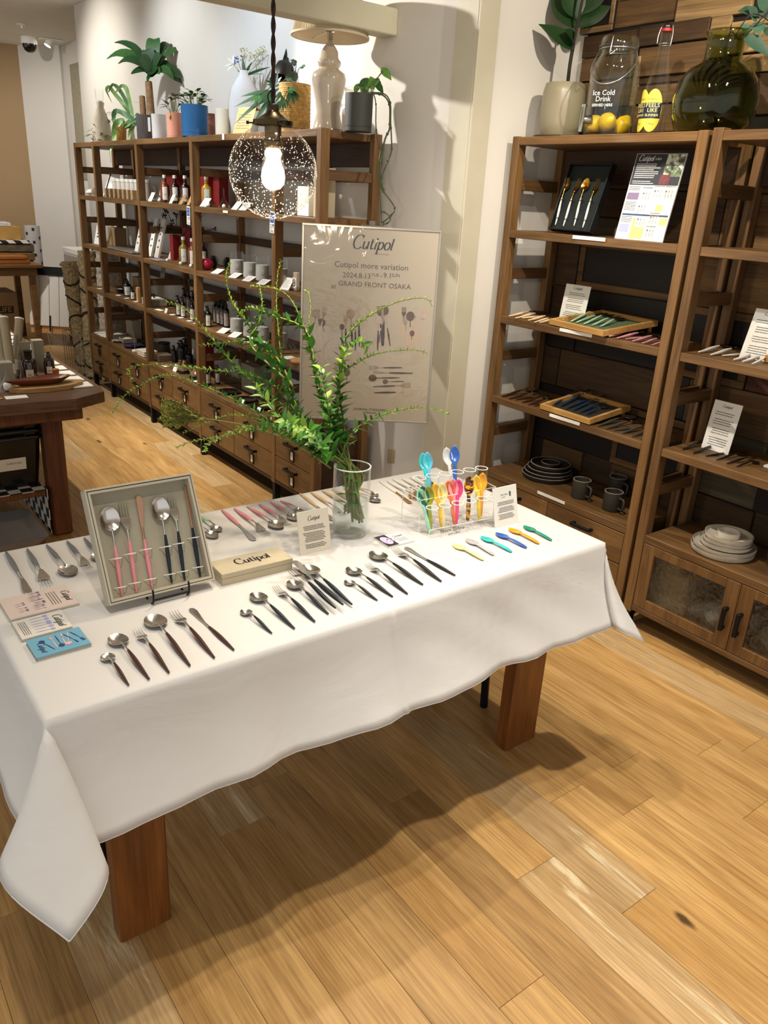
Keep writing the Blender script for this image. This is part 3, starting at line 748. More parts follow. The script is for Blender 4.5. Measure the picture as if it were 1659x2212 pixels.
for kind, tip, head in (('knife', (479, 1102), (552, 1162)), ('table_fork', (506, 1099), (578, 1153)), ('table_spoon', (534, 1094), (606, 1139)), ('dessert_fork', (560, 1090), (625, 1133)), ('dessert_spoon', (585, 1085), (641, 1121)), ('coffee_spoon', (606, 1082), (653, 1104))):
    lay(kind, tip, head, TZ, 'pink', f'pink handled {NM[kind]} behind the brand box', G1)
for kind, tip, head in (('knife', (648, 1067), (722, 1119)), ('table_fork', (672, 1064), (744, 1112)), ('table_spoon', (696, 1060), (770, 1102)), ('dessert_fork', (718, 1057), (782, 1095)), ('dessert_spoon', (742, 1055), (817, 1080)), ('coffee_spoon', (766, 1051), (816, 1068))):
    lay(kind, tip, head, TZ, 'beige', f'beige handled {NM[kind]} lying behind the glass vase', G1)
for kind, tip, head in (('knife', (820, 1040), (890, 1083)), ('table_fork', (836, 1039), (906, 1080)), ('table_spoon', (848, 1035), (918, 1073)), ('dessert_fork', (868, 1034), (930, 1068)), ('dessert_spoon', (885, 1031), (945, 1063)), ('coffee_spoon', (902, 1028), (945, 1051))):
    lay(kind, tip, head, TZ, 'white', f'white handled gold {NM[kind]} behind the acrylic stand', G1, M_gold)
# ---- spoons of coloured horn-like plastic
PLC = {k: mat('plastic_' + k, h, .22, 0, .5, var=.18, scale=45, coat=.3, sss=.0) for k, h in dict(cream='e3d69a', grey='b3b3b6', turq='2fbfbf', blue='2c5fb8', orange='eda21e', teal='1f8f72', sky='5cb4d8', aqua='22a6bd',
      green='0f5f45', olive='93971d', yellow='f2bd18', ivory='ecdc9a', coral='e87340', rose='ee9c9b', pink='e83d7e', lemon='f3cf3f', pale='cfcfcf', mint='9fdcc0').items()}
_t = NT('tortoiseshell_plastic'); _t.set(.2, 0, .5, .3); _t.l(_t.ramp(_t.noise(_t.obj(), 90, 2, .5), [(.42, lin('2b1205')), (.5, lin('7a3a08')), (.58, lin('e0a21c'))]), _t.p.inputs['Base Color']); PLC['tortoise'] = _t.m
def egg_spoon_mesh():
    mb = MB(); L = .125; m = 14; vs = []; fs = []; st = 22
    for i in range(st+1):
        t = i/st; x = L*t
        hw = .0048 + .0022*math.sin(PI*min(1, t/.5))*.6 if t < .6 else 0
        if t >= .6: q = (t-.6)/.4; hw = .0048 + .0092*math.sin(PI*min(1, q*.97+.03)**.9)
        if t < .06: hw *= math.sqrt(t/.06)*.9+.1
        if t > .97: hw *= (1-t)/.03*.8+.2
        dz = .0085*math.sin(PI*min(1, t/.9))**1.3
        dp = .0062*math.sin(PI*(t-.62)/.36) if .62 < t < .98 else 0
        for k in range(m):
            a = 2*PI*k/m; y = hw*math.cos(a); up = math.sin(a)
            z = .0085 + dz*.35 + (.0022*up if up < 0 else .0016*up) - dp*(1-(y/max(hw, 1e-5))**2)
            vs.append(V((x, y, z)))
    for i in range(st):
        for k in range(m): a, b = i*m+k, i*m+(k+1) % m; fs.append((a, b, b+m, a+m))
    fs += [tuple(range(m-1, -1, -1)), tuple(range(st*m, st*m+m))]
    mb.add(vs, [f[::-1] for f in fs]); mb.v = [V((v.x, v.y, v.z-.0035)) for v in mb.v]; return mesh('egg_spoon', mb, PLC['cream'], 180)
EGG = egg_spoon_mesh()
for col, tip, head, w in (('cream', (1045, 1214), (979, 1171), 'pale yellow'), ('grey', (1067, 1203), (1008, 1160), 'grey'), ('turq', (1106, 1196), (1040, 1155), 'turquoise'), ('blue', (1138, 1187), (1072, 1147), 'blue'), ('orange', (1165, 1178), (1100, 1137), 'orange'), ('teal', (1192, 1171), (1132, 1132), 'green')):
    a, b = onz(*tip, TZ), onz(*head, TZ+.01); k = (b-a).length/.125
    o = mobj('egg_spoon', EGG, PLC[col], None, frame((a.x, a.y, TZ+.0008), (b.x-a.x, b.y-a.y, 0), z=(0, 0, 1)) @ Matrix.Diagonal((k, k, k, 1)))
    tag(o, f'{w} plastic egg spoon lying flat before the acrylic stand', 'spoon', 'plastic spoons on the cloth')
# ---- acrylic stand with tubes
M_acr = thin('clear_acrylic', 'ffffff', .02, .5, .0); M_glass = thin('clear_glass', 'fdfefe', .02, .9, .006); M_edge = mat('acrylic_edge', 'eef2ef', .3, var=0)
A0, A1, A2 = onz(926, 1166, TZ), onz(1076, 1135, TZ), onz(859, 1136, TZ)
AM = frame((A0.x, A0.y, TZ+.001), A1-A0, z=(0, 0, 1)); AW = .252; AD = .132; a3 = .0028
st = thing('acrylic_stand', 'clear stepped acrylic stand holding two rows of tubes with spoons', 'display stand', M=AM)
HT = .092
ob('front_lip', MB().box(0, 0, 0, AW, a3, .026), M_acr, st)
ob('base_sheet', MB().box(0, a3, .0, AW, .048, a3), M_acr, st)
ob('front_wall', MB().box(0, .048, 0, AW, .048+a3, HT), M_acr, st)
ob('upper_sheet', MB().box(0, .048+a3, HT-a3, AW, AD-a3, HT), M_acr, st)
ob('middle_sheet', MB().box(0, .048+a3, .045, AW, AD-a3, .045+a3), M_acr, st)
ob('back_wall', MB().box(0, AD-a3, 0, AW, AD, HT), M_acr, st)
e = MB()
for (y, z) in ((0, .026), (.048, HT), (AD, HT), (.0, 0)): e.box(-.0004, y-.0006, z-.0007, AW+.0004, y+.0006, z+.0007)
for x in (0, AW):
    for (p, q) in (((.0, 0), (.0, .026)), ((.048, 0), (.048, HT)), ((.048, HT), (AD, HT)), ((AD, 0), (AD, HT)), ((.0, 0), (.048, 0)), ((.048, .046), (AD, .046))):
        e.box(x-.0007, p[0]-.0007, p[1]-.0007, x+.0007, q[0]+.0007, q[1]+.0007)
ob('edges', e, M_edge, st)
LM = frame((0, -.0008, 0), (1, 0, 0), y=(0, 0, 1))
txt(st, 'Heim Söhne', .016, (.075, .015, 0), M_ink, LM); txt(st, 'seit 1865', .011, (.082, .004, 0), M_grey_ink, LM)
def tube_at(x, y, z, h, r, label):
    t = thing('glass_tube', label, 'tube', M=AM @ Matrix.Translation((x, y, z)), group='clear tubes in the acrylic stand')
    ob('tube_body', MB().lathe([(0, 0), (r, 0), (r, h), (r-.0018, h), (r-.0018, .003), (0, .003)], 24), M_acr, t, 40)
    ob('rim', MB().lathe([(r+.0002, h-.001), (r+.0002, h+.0006), (r-.002, h+.0006), (r-.002, h-.001)], 24, closed=True), M_edge, t, 60)
TUB = []; ORD = ('first', 'second', 'third', 'fourth', 'fifth', 'last')
for i in range(6):
    x = .022 + (AW-.044)*i/5
    tube_at(x, .092, .049, .088, .0178, f'clear tube in the upper row of the acrylic stand, {ORD[i]} from the square leaflets'); TUB.append((x, .092, .049))
for i in range(6):
    x = .022 + (AW-.044)*i/5
    tube_at(x, .026, .004, .072, .0165, f'clear tube in the front row of the acrylic stand, {ORD[i]} from the square leaflets')
def spoon_in(tube, row, col, px_top, label):
    x, y, z = (.022 + (AW-.044)*tube/5, (.026, .092)[row], (.008, .053)[row])
    b = AM @ V((x, y, z)); d0 = (b-EYE).dot(F_); top = atd(px_top[0], px_top[1], d0 + (.012 if row else -.012)); d = (top-b)
    d = d.normalized(); side = V((R_.x, R_.y, 0)); zz = (d.cross(side)); zz = zz if zz.dot(EYE-b) > 0 else -zz
    off = {0: 0}.get(0, 0)
    base = top - d*.125
    o = mobj('egg_spoon', EGG, PLC[col], None, frame(base - zz.normalized()*.007, d, z=zz))
    tag(o, label, 'spoon', 'plastic spoons in the acrylic tubes')
G = 'spoon standing in the'
for tube, row, col, px, lb in ((1, 1, 'turq', (913, 978), 'turquoise plastic spoon standing in the upper tube row'), (1, 1, 'sky', (923, 976), 'pale blue plastic spoon beside the turquoise one in the upper row'),
    (3, 1, 'pale', (964, 966), 'pale grey plastic spoon beside the tall blue one'), (3, 1, 'blue', (982, 962), 'blue plastic spoon standing tallest in the upper tubes'),
    (0, 0, 'mint', (906, 1055), 'mint green plastic spoon in the first front tube'), (0, 0, 'green', (912, 1050), 'dark green plastic spoon in the first front tube'), (0, 0, 'olive', (926, 1049), 'olive green plastic spoon in the first front tube'),
    (1, 0, 'yellow', (940, 1044), 'deep yellow plastic spoon in the front row'), (1, 0, 'ivory', (956, 1043), 'ivory plastic spoon beside the deep yellow one'),
    (2, 0, 'coral', (968, 1038), 'orange red plastic spoon beside the pink ones'), (2, 0, 'rose', (978, 1033), 'pale rose plastic spoon behind the bright pink one'), (2, 0, 'pink', (991, 1035), 'bright pink plastic spoon in the front row'),
    (3, 0, 'tortoise', (1014, 1028), 'mottled tortoiseshell plastic spoon in the front row'), (4, 0, 'lemon', (1029, 1026), 'lemon yellow plastic spoon in the front row'), (4, 0, 'orange', (1043, 1021), 'warm orange plastic spoon beside the lemon yellow one')):
    spoon_in(tube, row, col, px, lb)

# ================================================================== SIGNS, BOXES AND LEAFLETS ON THE CLOTH
M_box = mat('grey_beige_box', 'b8b09d', .75, var=.02); M_boxin = mat('box_lining', 'a49d89', .85, var=.02); M_white = mat('white_plastic', 'e8e8e4', .4, var=.01)
def standing_card(name, BL, BR, TL, TR, z, m, label, cat, th=.003, X=None):
    M, w, h = panel(BL, BR, TL, TR, z, X)
    t = thing(name, label, cat, M=M); ob('board', MB().box(0, 0, -th, w, h, 0, .0006), m, t); return t, w, h
def price_rows(w, h, n, top, bot, x0=.14, x1=.86, lh=.011, seed=1, gaps=()):
    r = random.Random(seed); rows = []
    for i in range(n):
        if i in gaps: continue
        a = x0 + r.uniform(0, .08); b = x1 - r.uniform(0, .1); rows.append((a*w, b*w, h*(top + (bot-top)*i/max(1, n-1)), h*lh))
    return rows
t, w, h = standing_card('sign_card', (649, 1201), (716, 1186), (641, 1108), (708, 1095), TZ+.001, M_paper, 'small cream sign card with printed text standing before the glass vase', 'sign')
logo(t, w*.36, (w*.5, h*.80, .0006), M_ink); textlines(t, price_rows(w, h, 14, .64, .14, lh=.018, seed=3, gaps=(3, 10)), M_grey_ink)
ob('foot', MB().box(w*.3, .002, -.05, w*.7, .004, -.003), M_acr, t)
t, w, h = standing_card('sign_card', (1070, 1142), (1120, 1129), (1063, 1057), (1116, 1044), TZ+.001, M_card, 'white sign card with printed text standing beside the acrylic stand', 'sign')
txt(t, 'Heim Söhne', h*.06, (w*.45, h*.80, .0008), M_ink, sx=.8); txt(t, 'seit 1865', h*.045, (w*.40, h*.735, .0008), M_grey_ink, sx=.8)
ob('emblem', MB().flat([(w*.66, h*.74), (w*.74, h*.74), (w*.73, h*.81), (w*.75, h*.83), (w*.70, h*.86), (w*.65, h*.83), (w*.67, h*.81)], .0007), M_grey_ink, t)
textlines(t, price_rows(w, h, 13, .62, .20, lh=.016, seed=4, gaps=(3, 8)), M_grey_ink); ob('foot', MB().box(w*.3, .002, -.05, w*.7, .004, -.003), M_acr, t)
# brand box lying flat
BM, bw, bd = lying((480, 1241), (632, 1205), (457, 1213), TZ+.0305)
t = thing('brand_box', 'flat beige cardboard box with the black brand logo beside the gift box', 'box', M=BM)
bb = abs(bd); M_pulp = mat('box_paper', 'b9ad92', .8, var=.05, scale=25)
ob('box_base', MB().box(0, 0, -.0295, bw, bb, -.012, .001), M_pulp, t); ob('lid', MB().box(-.0008, -.0008, -.012, bw+.0008, bb+.0008, 0, .001), M_pulp, t)
logo(t, bw*.47, (bw*.52, bb*.5, .0005), M_ink, bold=True)
# open gift box on a wire easel
GM, gw, gh = panel((237, 1309), (465, 1252), (185, 1058), (414, 1022), TZ+.022)
gift = thing('gift_box', 'open grey gift box of six pieces of cutlery leaning on a wire easel', 'box', M=GM)
d_ = .030; wl = .007
ob('tray', MB().box(wl, wl, -d_+.001, gw-wl, gh-wl, -d_+.006), M_boxin, gift)
ob('box_wall', MB().box(0, 0, -d_, gw, wl*.55, 0, .0006).box(0, gh-wl*.55, -d_, gw, gh, 0, .0006).box(0, wl*.55, -d_, wl*.55, gh-wl*.55, 0, .0006).box(gw-wl*.55, wl*.55, -d_, gw, gh-wl*.55, 0, .0006).box(0, 0, -d_-.002, gw, gh, -d_), M_box, gift)
ob('inner_rim', MB().box(wl*.8, wl*.8, -d_+.006, gw-wl*.8, wl*1.5, -.001).box(wl*.8, gh-wl*1.5, -d_+.006, gw-wl*.8, gh-wl*.8, -.001).box(wl*.8, wl*1.5, -d_+.006, wl*1.5, gh-wl*1.5, -.001).box(gw-wl*1.5, wl*1.5, -d_+.006, gw-wl*.8, gh-wl*1.5, -.001), M_box, gift)
GP = GM.inverted()
def on_plane(M, zloc, px):                                          # pixel -> point on a tilted plane of a thing
    o = M @ V((0, 0, zloc)); n = (M.to_3x3() @ V((0, 0, 1))).normalized(); d = ray(*px); return EYE + d*((o-EYE).dot(n)/d.dot(n))
def on_board(M, zloc, tip, head, kind, hm, sm, label, group, band=None, bands=()):
    a, b = on_plane(M, zloc, tip), on_plane(M, zloc, head); n = (M.to_3x3() @ V((0, 0, 1))).normalized(); k = (b-a).length/GEO[kind][0]
    T = frame(a, b-a, z=n) @ Matrix.Diagonal((k, k, min(k, 1.1), 1)); u = utensil(kind, T, hm, sm, label, group)
    for f in bands:
        c = M.inverted() @ (T @ V((GEO[kind][0]*f, 0, zc(GEO[kind][0]*f, GEO[kind][0])))); e = (M.inverted().to_3x3() @ (b-a)).normalized(); s = V((-e.y, e.x, 0))*.0135
        yield_band(M, c, s, band, zloc)
BANDS = []
def yield_band(M, c, s, m, zloc): BANDS.append((M, c, s, m, zloc))
NV = HC['navy']; PK = HC['pink']
for kind, tip, head, hm, sm, lb in (('table_spoon', (263, 1288), (231, 1096), PK, M_steel, 'pink handled spoon'), ('table_fork', (294, 1279), (262, 1084), PK, M_steel, 'pink handled fork'), ('knife', (328, 1271), (295, 1072), PK, M_copper, 'pink handled copper coloured knife'),
        ('table_spoon', (370, 1259), (340, 1075), NV, M_steel, 'navy handled spoon'), ('table_fork', (398, 1253), (367, 1067), NV, M_steel, 'navy handled fork'), ('knife', (431, 1245), (399, 1048), NV, M_copper, 'navy handled copper coloured knife')):
    on_board(GM, -d_+.007, tip, head, kind, hm, sm, lb + ' tied into the open gift box', 'cutlery tied in the gift box', M_white, (.10, .42))
bmesh_band = {}
for (M, c, s, m, zl) in BANDS:
    p = [c - s + V((0, 0, zl - c.z)), c - s*.55 + V((0, 0, .0062)), c + V((0, 0, .0082)), c + s*.55 + V((0, 0, .0062)), c + s + V((0, 0, zl - c.z))]
    ob('elastic_band', MB().tube(p, .0011, 6), m, gift)
BANDS.clear()
es = thing('wire_easel', 'small black wire easel under the open gift box', 'easel', (0, 0, 0))
c0, c1 = GM @ V((gw*.38, 0, 0)), GM @ V((gw*.72, 0, 0)); bk = V((GM[0][2], GM[1][2], 0)).normalized()
ef = MB()
for c in (c0, c1):
    up = (GM.to_3x3() @ V((0, 1, 0))); nn = (GM.to_3x3() @ V((0, 0, 1)))
    g = V((c.x, c.y, TZ+.003))
    ef.tube(smooth_path([c + nn*.008 + V((0, 0, .012)), c + nn*.010 - V((0, 0, .004)), g + nn*.004 + V((0, 0, .002)), c - nn*(d_+.006) - up*.004, c - nn*(d_+.006) + up*gh*.6], 4), .0022, 8)
    ef.tube([c - nn*(d_+.006) + up*gh*.6, V((c.x, c.y, TZ+.003)) - bk*.13], .0022, 8)
ef.tube([c0 + nn*.004 - V((0, 0, .012)), c1 + nn*.004 - V((0, 0, .012))], .0022, 8)
ob('easel_frame', ef, M_blk, es, 60)
# leaflets
M_leafpink = mat('leaflet_pink_grey', 'cfc0b9', .5, var=.02); M_leafwhite = mat('leaflet_white', 'dcd8d0', .5, var=.02); M_leafblue = mat('leaflet_sky_blue', '6fa9c4', .45, var=.08, scale=9); M_leafedge = mat('leaflet_edge', 'b7b2a6', .7, var=.1, scale=400)
M_lilac = mat('print_lilac', '9fa6d6', .6, var=0); M_mauve = mat('print_mauve', '7a6a86', .6, var=0); M_navyp = mat('print_navy', '27406b', .6, var=0); M_rosep = mat('print_rose', 'e0b4b4', .6, var=0)
def mini(mb, kind, x, y, L, a, z=.0006, part='all'):
    """flat printed picture of one piece of cutlery, handle tip at x, y, pointing along angle a"""
    T = Matrix.Translation((x, y, 0)) @ Matrix.Rotation(a, 4, 'Z') @ Matrix.Diagonal((L, L, 1, 1))
    if part in ('all', 'handle'): mb.flat([(0, -.012), (.3, -.026), (.58, -.016), (.58, .016), (.3, .026), (0, .012)], z, T)
    if part in ('all', 'head'):
        mb.flat([(.58, -.012), (.78, -.012), (.78, .012), (.58, .012)], z, T)
        if kind == 's': mb.flat([(.87 + .13*math.cos(q*PI/7), .115*math.sin(q*PI/7)) for q in range(14)], z, T)
        elif kind == 'k': mb.flat([(.72, -.012), (.85, -.045), (.98, -.05), (1, -.01), (.96, .02), (.72, .015)], z, T)
        else:
            mb.flat([(.74, -.02), (.8, -.06), (.86, -.06), (.86, .06), (.8, .06), (.74, .02)], z, T)
            for q in range(4): mb.flat([(.86, -.06+.034*q), (1, -.055+.034*q), (1, -.037+.034*q), (.86, -.042+.034*q)], z, T)
def leaflet(P0, P1, P2, th, m, label, n):
    M, w, d = lying(P0, P1, P2, TZ+th); d = abs(d)
    if M.to_3x3().col[2].z < 0: M = M @ Matrix.Diagonal((1, -1, -1, 1)) @ Matrix.Identity(4)
    t = thing('leaflet_stack', label, 'leaflets', M=M)
    for k in range(n): z0 = -th + th*k/n; j = .0012*((k*7) % 3 - 1); ob('leaflet', MB().box(j, j*.5, z0+.0002, w+j, d+j*.5, z0+th/n), m if k == n-1 else M_leafedge, t)
    return t, w, d
t, w, d = leaflet((22, 1340), (171, 1303), (-3, 1296), .007, M_leafpink, 'stack of pinkish brand leaflets nearest the grey knife', 3)
RMZ = Matrix.Translation((0, d, .0006)) @ Matrix.Rotation(-PI/2, 4, 'Z')
logo(t, d*.45, (d*.5, w*.90, 0), M_ink, RMZ); textlines(t, [(d*.2, d*.8, w*(.66+.04*i), w*.012) for i in range(4)], M_grey_ink, RMZ, 0)
pr = MB(); r = random.Random(5)
for i in range(4):
    for k in range(4): mini(pr, 'sfk'[r.randrange(3)], w*(.38+.04*(i % 2)), d*(.18+.2*i)+k*.006, w*.17, r.uniform(-.15, .15))
for k in range(5): mini(pr, 's', w*.16, d*.2+k*.009, w*.15, r.uniform(-.2, .2))
ob('cutlery_print', pr, M_mauve, t, None, None, 'stuff')
t, w, d = leaflet((47, 1382), (156, 1353), (24, 1344), .007, M_leafwhite, 'stack of white brand leaflets printed with pale blue spoons', 3)
RMZ = Matrix.Translation((0, d, .0006)) @ Matrix.Rotation(-PI/2, 4, 'Z')
logo(t, d*.62, (d*.5, w*.83, 0), M_ink, RMZ); pr = MB()
for k in range(6): mini(pr, 's', w*.32, d*(.16+.14*k), w*.38, .05*(k % 3-1))
ob('cutlery_print', pr, M_lilac, t, None, None, 'stuff'); textlines(t, [(d*.15, d*.85, w*(.10+.04*i), w*.014) for i in range(4)], M_grey_ink, RMZ, 0)
t, w, d = leaflet((80, 1421), (197, 1388), (62, 1382), .010, M_leafblue, 'stack of sky blue brand leaflets nearest the brown handled cutlery', 4)
pr = MB(); p2 = MB()
for k, (x, y, a, kd) in enumerate(((.36, .15, 1.9, 's'), (.42, .2, 1.6, 'f'), (.5, .85, -1.55, 's'), (.58, .2, 1.5, 'k'), (.64, .82, -1.2, 'k'), (.74, .85, -1.8, 's'), (.78, .85, -1.25, 'f'))): mini(pr if k % 2 == 0 else p2, kd, w*x, d*y, d*.66, a)
ob('cutlery_print', pr, M_navyp, t, None, None, 'stuff'); ob('cutlery_print', p2, M_rosep, t, None, None, 'stuff')
logo(t, d*.5, (d*.58, w*.16, 0), M_navyp, Matrix.Translation((0, d, .0007)) @ Matrix.Rotation(-PI/2, 4, 'Z'))
M_dark_p = mat('print_dark', '2e2a33', .5, var=0); M_lil = mat('print_pale_lilac', 'd6c3e2', .6, var=.05)
M, w, d = lying((840, 1181), (896, 1167), (803, 1162), TZ+.006); d = abs(d)
t = thing('leaflet_stack', 'small square brand leaflets with a lilac picture beside the acrylic stand', 'leaflets', M=M)
for k in range(3): ob('leaflet', MB().box(0, 0, -.006+.002*k+.0002, w, d, -.004+.002*k), M_card, t)
ob('picture', MB().flat([(0, 0), (w*.40, 0), (w*.40, d), (0, d)], .0003), M_dark_p, t)
ob('picture', MB().flat([(w*.36*(.5+.46*math.cos(q*PI/9))+.002, d*(.5+.36*math.sin(q*PI/9))) for q in range(18)], .0005), M_lil, t)
pr = MB()
for k in range(3): mini(pr, 'sfk'[k], w*.10+k*.012, d*.3, d*.42, .9, .0008)
ob('cutlery_print', pr, M_mauve, t, None, None, 'stuff')
logo(t, w*.34, (w*.70, d*.66, .0006), M_ink); textlines(t, [(w*.52, w*.9, d*(.44-.1*i), d*.03) for i in range(3)], M_grey_ink)
# ================================================================== VASE WITH BRANCHES
M_water = thin('water_clear', 'eef4f0', .0, 1.2, .03); M_waterline = thin('water_surface', 'f4f7f5', .01, 1.0, .04)
vb = (onz(712, 1152, TZ) + onz(793, 1150, TZ))/2 + V((.0, -.006, 0)); VX, VY = vb.x, vb.y
VR, VH = .0475, .186
vase = thing('glass_vase', 'tall clear glass cylinder vase half full of water holding leafy branches', 'vase', (VX, VY, TZ+.0008))
ob('vase_body', MB().lathe([(0, 0), (VR*.80, 0), (VR*.93, .006), (VR, .018), (VR, VH-.001), (VR-.0012, VH), (VR-.0026, VH-.001), (VR-.003, .022), (VR*.86, .014), (0, .012)], 40), M_glass, vase, 50)
ob('rim', MB().lathe([(VR+.0003, VH-.0016), (VR+.0003, VH+.0006), (VR-.0028, VH+.0006), (VR-.0028, VH-.0016)], 40, closed=True), M_edge, vase, 60)
ob('water', MB().lathe([(0, .0135), (VR*.84, .0155), (VR-.0042, .024), (VR-.0042, .098), (0, .098)], 36), M_waterline, vase, 50)
M_stem = mat('branch_stem', '6f7a35', .6, var=.15, scale=60); M_stemlow = mat('woody_stem', '7d7640', .65, var=.2, scale=80)
LV = [mat('leaf_green', '4d8a2a', .45, var=.12, scale=40), mat('leaf_mid_green', '3a7426', .45, var=.12, scale=40), mat('leaf_young', '86ab3c', .5, var=.12, scale=40), mat('leaf_deep', '2f5f22', .45, var=.12, scale=40)]
leaf_me = []
for q in range(3):
    leaf_me.append(mesh('leaf', MB().leaf((0, 0, 0), (1, 0, 0), (0, 0, 1), 1, (.46, .38, .50)[q], (.35, .15, .55)[q], .3, 6), LV[0], 180))
vtop = V((VX, VY, TZ+VH)); D0 = (vtop-EYE).dot(F_)
def zp(x, y): return (220 + x*.4581, 560 + y*.4583)
BR = [
 ('green branch trailing over the floor gap towards the work table', -.06, [(1080, 980), (900, 850), (760, 740), (600, 650), (470, 595), (380, 560), (290, 548), (200, 585), (100, 650), (52, 722)], 1.0),
 ('green branch whose tip hooks down before the drawers', .10, [(1075, 960), (980, 800), (830, 610), (700, 545), (540, 525), (400, 510), (260, 497), (150, 505), (122, 530), (140, 568)], .8),
 ('green branch reaching the dark spray bottles on the long shelf', .18, [(1085, 960), (960, 790), (800, 640), (690, 560), (600, 470), (500, 350), (430, 270), (370, 220), (303, 203)], 1.1),
 ('green branch rising straight before the glass candles', .12, [(1090, 950), (960, 760), (880, 640), (845, 450), (832, 330), (823, 200), (828, 80), (845, 5)], 1.0),
 ('green branch with the topmost tip before the upper candles', .20, [(1085, 960), (990, 830), (860, 560), (770, 420), (680, 290), (620, 210), (590, 120), (588, 60), (606, 14)], 1.0),
 ('green branch arching over beside the poster edge', .05, [(1105, 950), (1060, 720), (1010, 520), (960, 350), (920, 240), (870, 165), (800, 135), (695, 127)], 1.1),
 ('thin green twig curling up along the poster edge', .04, [(1100, 960), (1040, 690), (1000, 520), (975, 350), (985, 230), (975, 160), (955, 150)], 1.0),
 ('long green branch sweeping across the upper cutlery pictures on the poster', .02, [(1118, 970), (1122, 640), (1130, 430), (1180, 330), (1290, 250), (1400, 200), (1500, 183), (1540, 193), (1557, 222)], 1.1),
 ('green branch sweeping across the middle of the poster', -.03, [(1112, 970), (1110, 800), (1120, 570), (1200, 490), (1300, 445), (1400, 430), (1480, 428), (1532, 442)], 1.0),
 ('green branch crossing the poster foot and its frame', -.06, [(1120, 980), (1140, 900), (1200, 800), (1280, 750), (1400, 712), (1500, 700), (1580, 708), (1637, 732)], 1.0),
 ('upright green branch with broad leaves before the poster', -.02, [(1112, 980), (1110, 820), (1120, 640), (1135, 470), (1170, 410), (1212, 385), (1258, 418)], 1.5),
 ('low green branch stretching far out over the aisle', -.10, [(1078, 990), (950, 860), (800, 790), (640, 820), (500, 845), (420, 860), (352, 888)], .6),
 ('low green branch with a drooping tip', -.14, [(1082, 985), (980, 870), (860, 805), (760, 790), (650, 800), (560, 840), (500, 870), (487, 905)], .9),
 ('low leafy branch crossing behind the dry flower head', -.04, [(1080, 980), (1000, 880), (800, 775), (620, 735), (500, 770), (388, 818)], .9),
 ('short green side branch before the red box', .14, [(900, 600), (830, 470), (760, 405), (690, 385), (580, 395), (462, 406)], .8),
 ('fine green twig rising beside the middle candle', .14, [(860, 560), (700, 400), (740, 300), (757, 210), (744, 138)], .8),
 ('fine green twig bent over the candles', .10, [(1000, 480), (960, 330), (800, 262), (720, 232), (680, 232), (645, 268)], .8),
 ('bushy green branch with the broadest leaves leaning over the drawers', -.08, [(1095, 990), (1010, 870), (930, 800), (840, 740), (770, 660), (720, 600)], 1.6),
 ('bushy green branch close above the vase mouth', -.12, [(1100, 1000), (1060, 900), (1010, 830), (930, 790), (860, 760)], 1.6),
 ('upright bushy green branch before the poster corner', -.05, [(1105, 1000), (1090, 860), (1070, 720), (1050, 600), (1030, 500)], 1.6)]
r3 = random.Random(21)
for bi, (lb, dd, pts, lf) in enumerate(BR):
    n = len(pts); P = []
    for i, p in enumerate(pts):
        t = i/(n-1); P.append(atd(*zp(*p), D0 + dd*t*2.2 if dd < 0 else D0 + dd*2.0*t))
    root = bi < 14 or bi > 16
    if root:
        m0 = vtop + V((r3.uniform(-.018, .018), r3.uniform(-.018, .018), -.01))
        low = V((VX + r3.uniform(.0, .03), VY + r3.uniform(-.025, .02), TZ + r3.uniform(.03, .06)))
        P = [low, low*.5+m0*.5, m0] + P[1:]
    sp = smooth_path(P, 5); L = sum((b-a).length for a, b in zip(sp, sp[1:]))
    t = thing('leafy_branch', lb, 'branch', tuple(sp[0]), group='branches in the glass vase'); o0 = sp[0]
    sp = [p-o0 for p in sp]; m = len(sp)
    ob('stem', MB().tube(sp, [max(.0007, .0030*(1-i/m)**.8) for i in range(m)], 6), M_stem, t, 180)
    s = 0; nxt = (.20 if root else .02); k = 0; small = MB(); side = r3.random()*6
    for i in range(m-1):
        seg = (sp[i+1]-sp[i]); sl = seg.length
        while nxt < s + sl:
            q = nxt/L; c = sp[i] + seg*((nxt-s)/sl); tdir = seg.normalized()
            ln = (.050 if lf < 1.3 else .056)*lf**.5*max(0.16, (1-q))**(.95 if lf < 1.3 else .5)*r3.uniform(.75, 1.2)
            ln = max(ln, .0075)
            for hh in ((0, PI) if lf < 1.3 or q > .6 else (0, 2.1, 4.2)):
                a = side + hh + r3.uniform(-.4, .4); pv = tdir.orthogonal().normalized(); pv = Matrix.Rotation(a, 3, tdir) @ pv
                d = (tdir*.55 + pv*.8 + V((0, 0, .12))).normalized(); up = (tdir*.8 - pv*.4 + V((0, 0, .8))).normalized()
                if ln > .0155:
                    mm = LV[r3.choice((0, 0, 1, 1, 3)) if q < .7 else r3.choice((0, 2))]
                    mobj('leaf', leaf_me[r3.randrange(3)], mm, t, frame(c, d, z=up) @ Matrix.Diagonal((ln, ln, ln, 1)))
                else: small.leaf(c, d, up, ln, ln*.42, .2, .3, 3)
            side += 1.3; k += 1; nxt += max(.0085, ln*(.55 if lf < 1.3 else .42))
        s += sl
    if small.f: ob('small_leaves', small, LV[2], t, None, None, 'stuff')
for q in range(7):                                                 # leaves pressed against the inside of the glass
    pass
b2 = thing('leafy_branch', 'short leafy sprig pressed against the inside of the vase above the water', 'branch', (VX, VY, TZ), group='branches in the glass vase')
ob('stem', MB().tube(smooth_path([(-.02, .0, .06), (-.018, -.012, .10), (-.022, -.018, .15), (-.012, -.01, .20)], 4), .002, 6), M_stem, b2, 180)
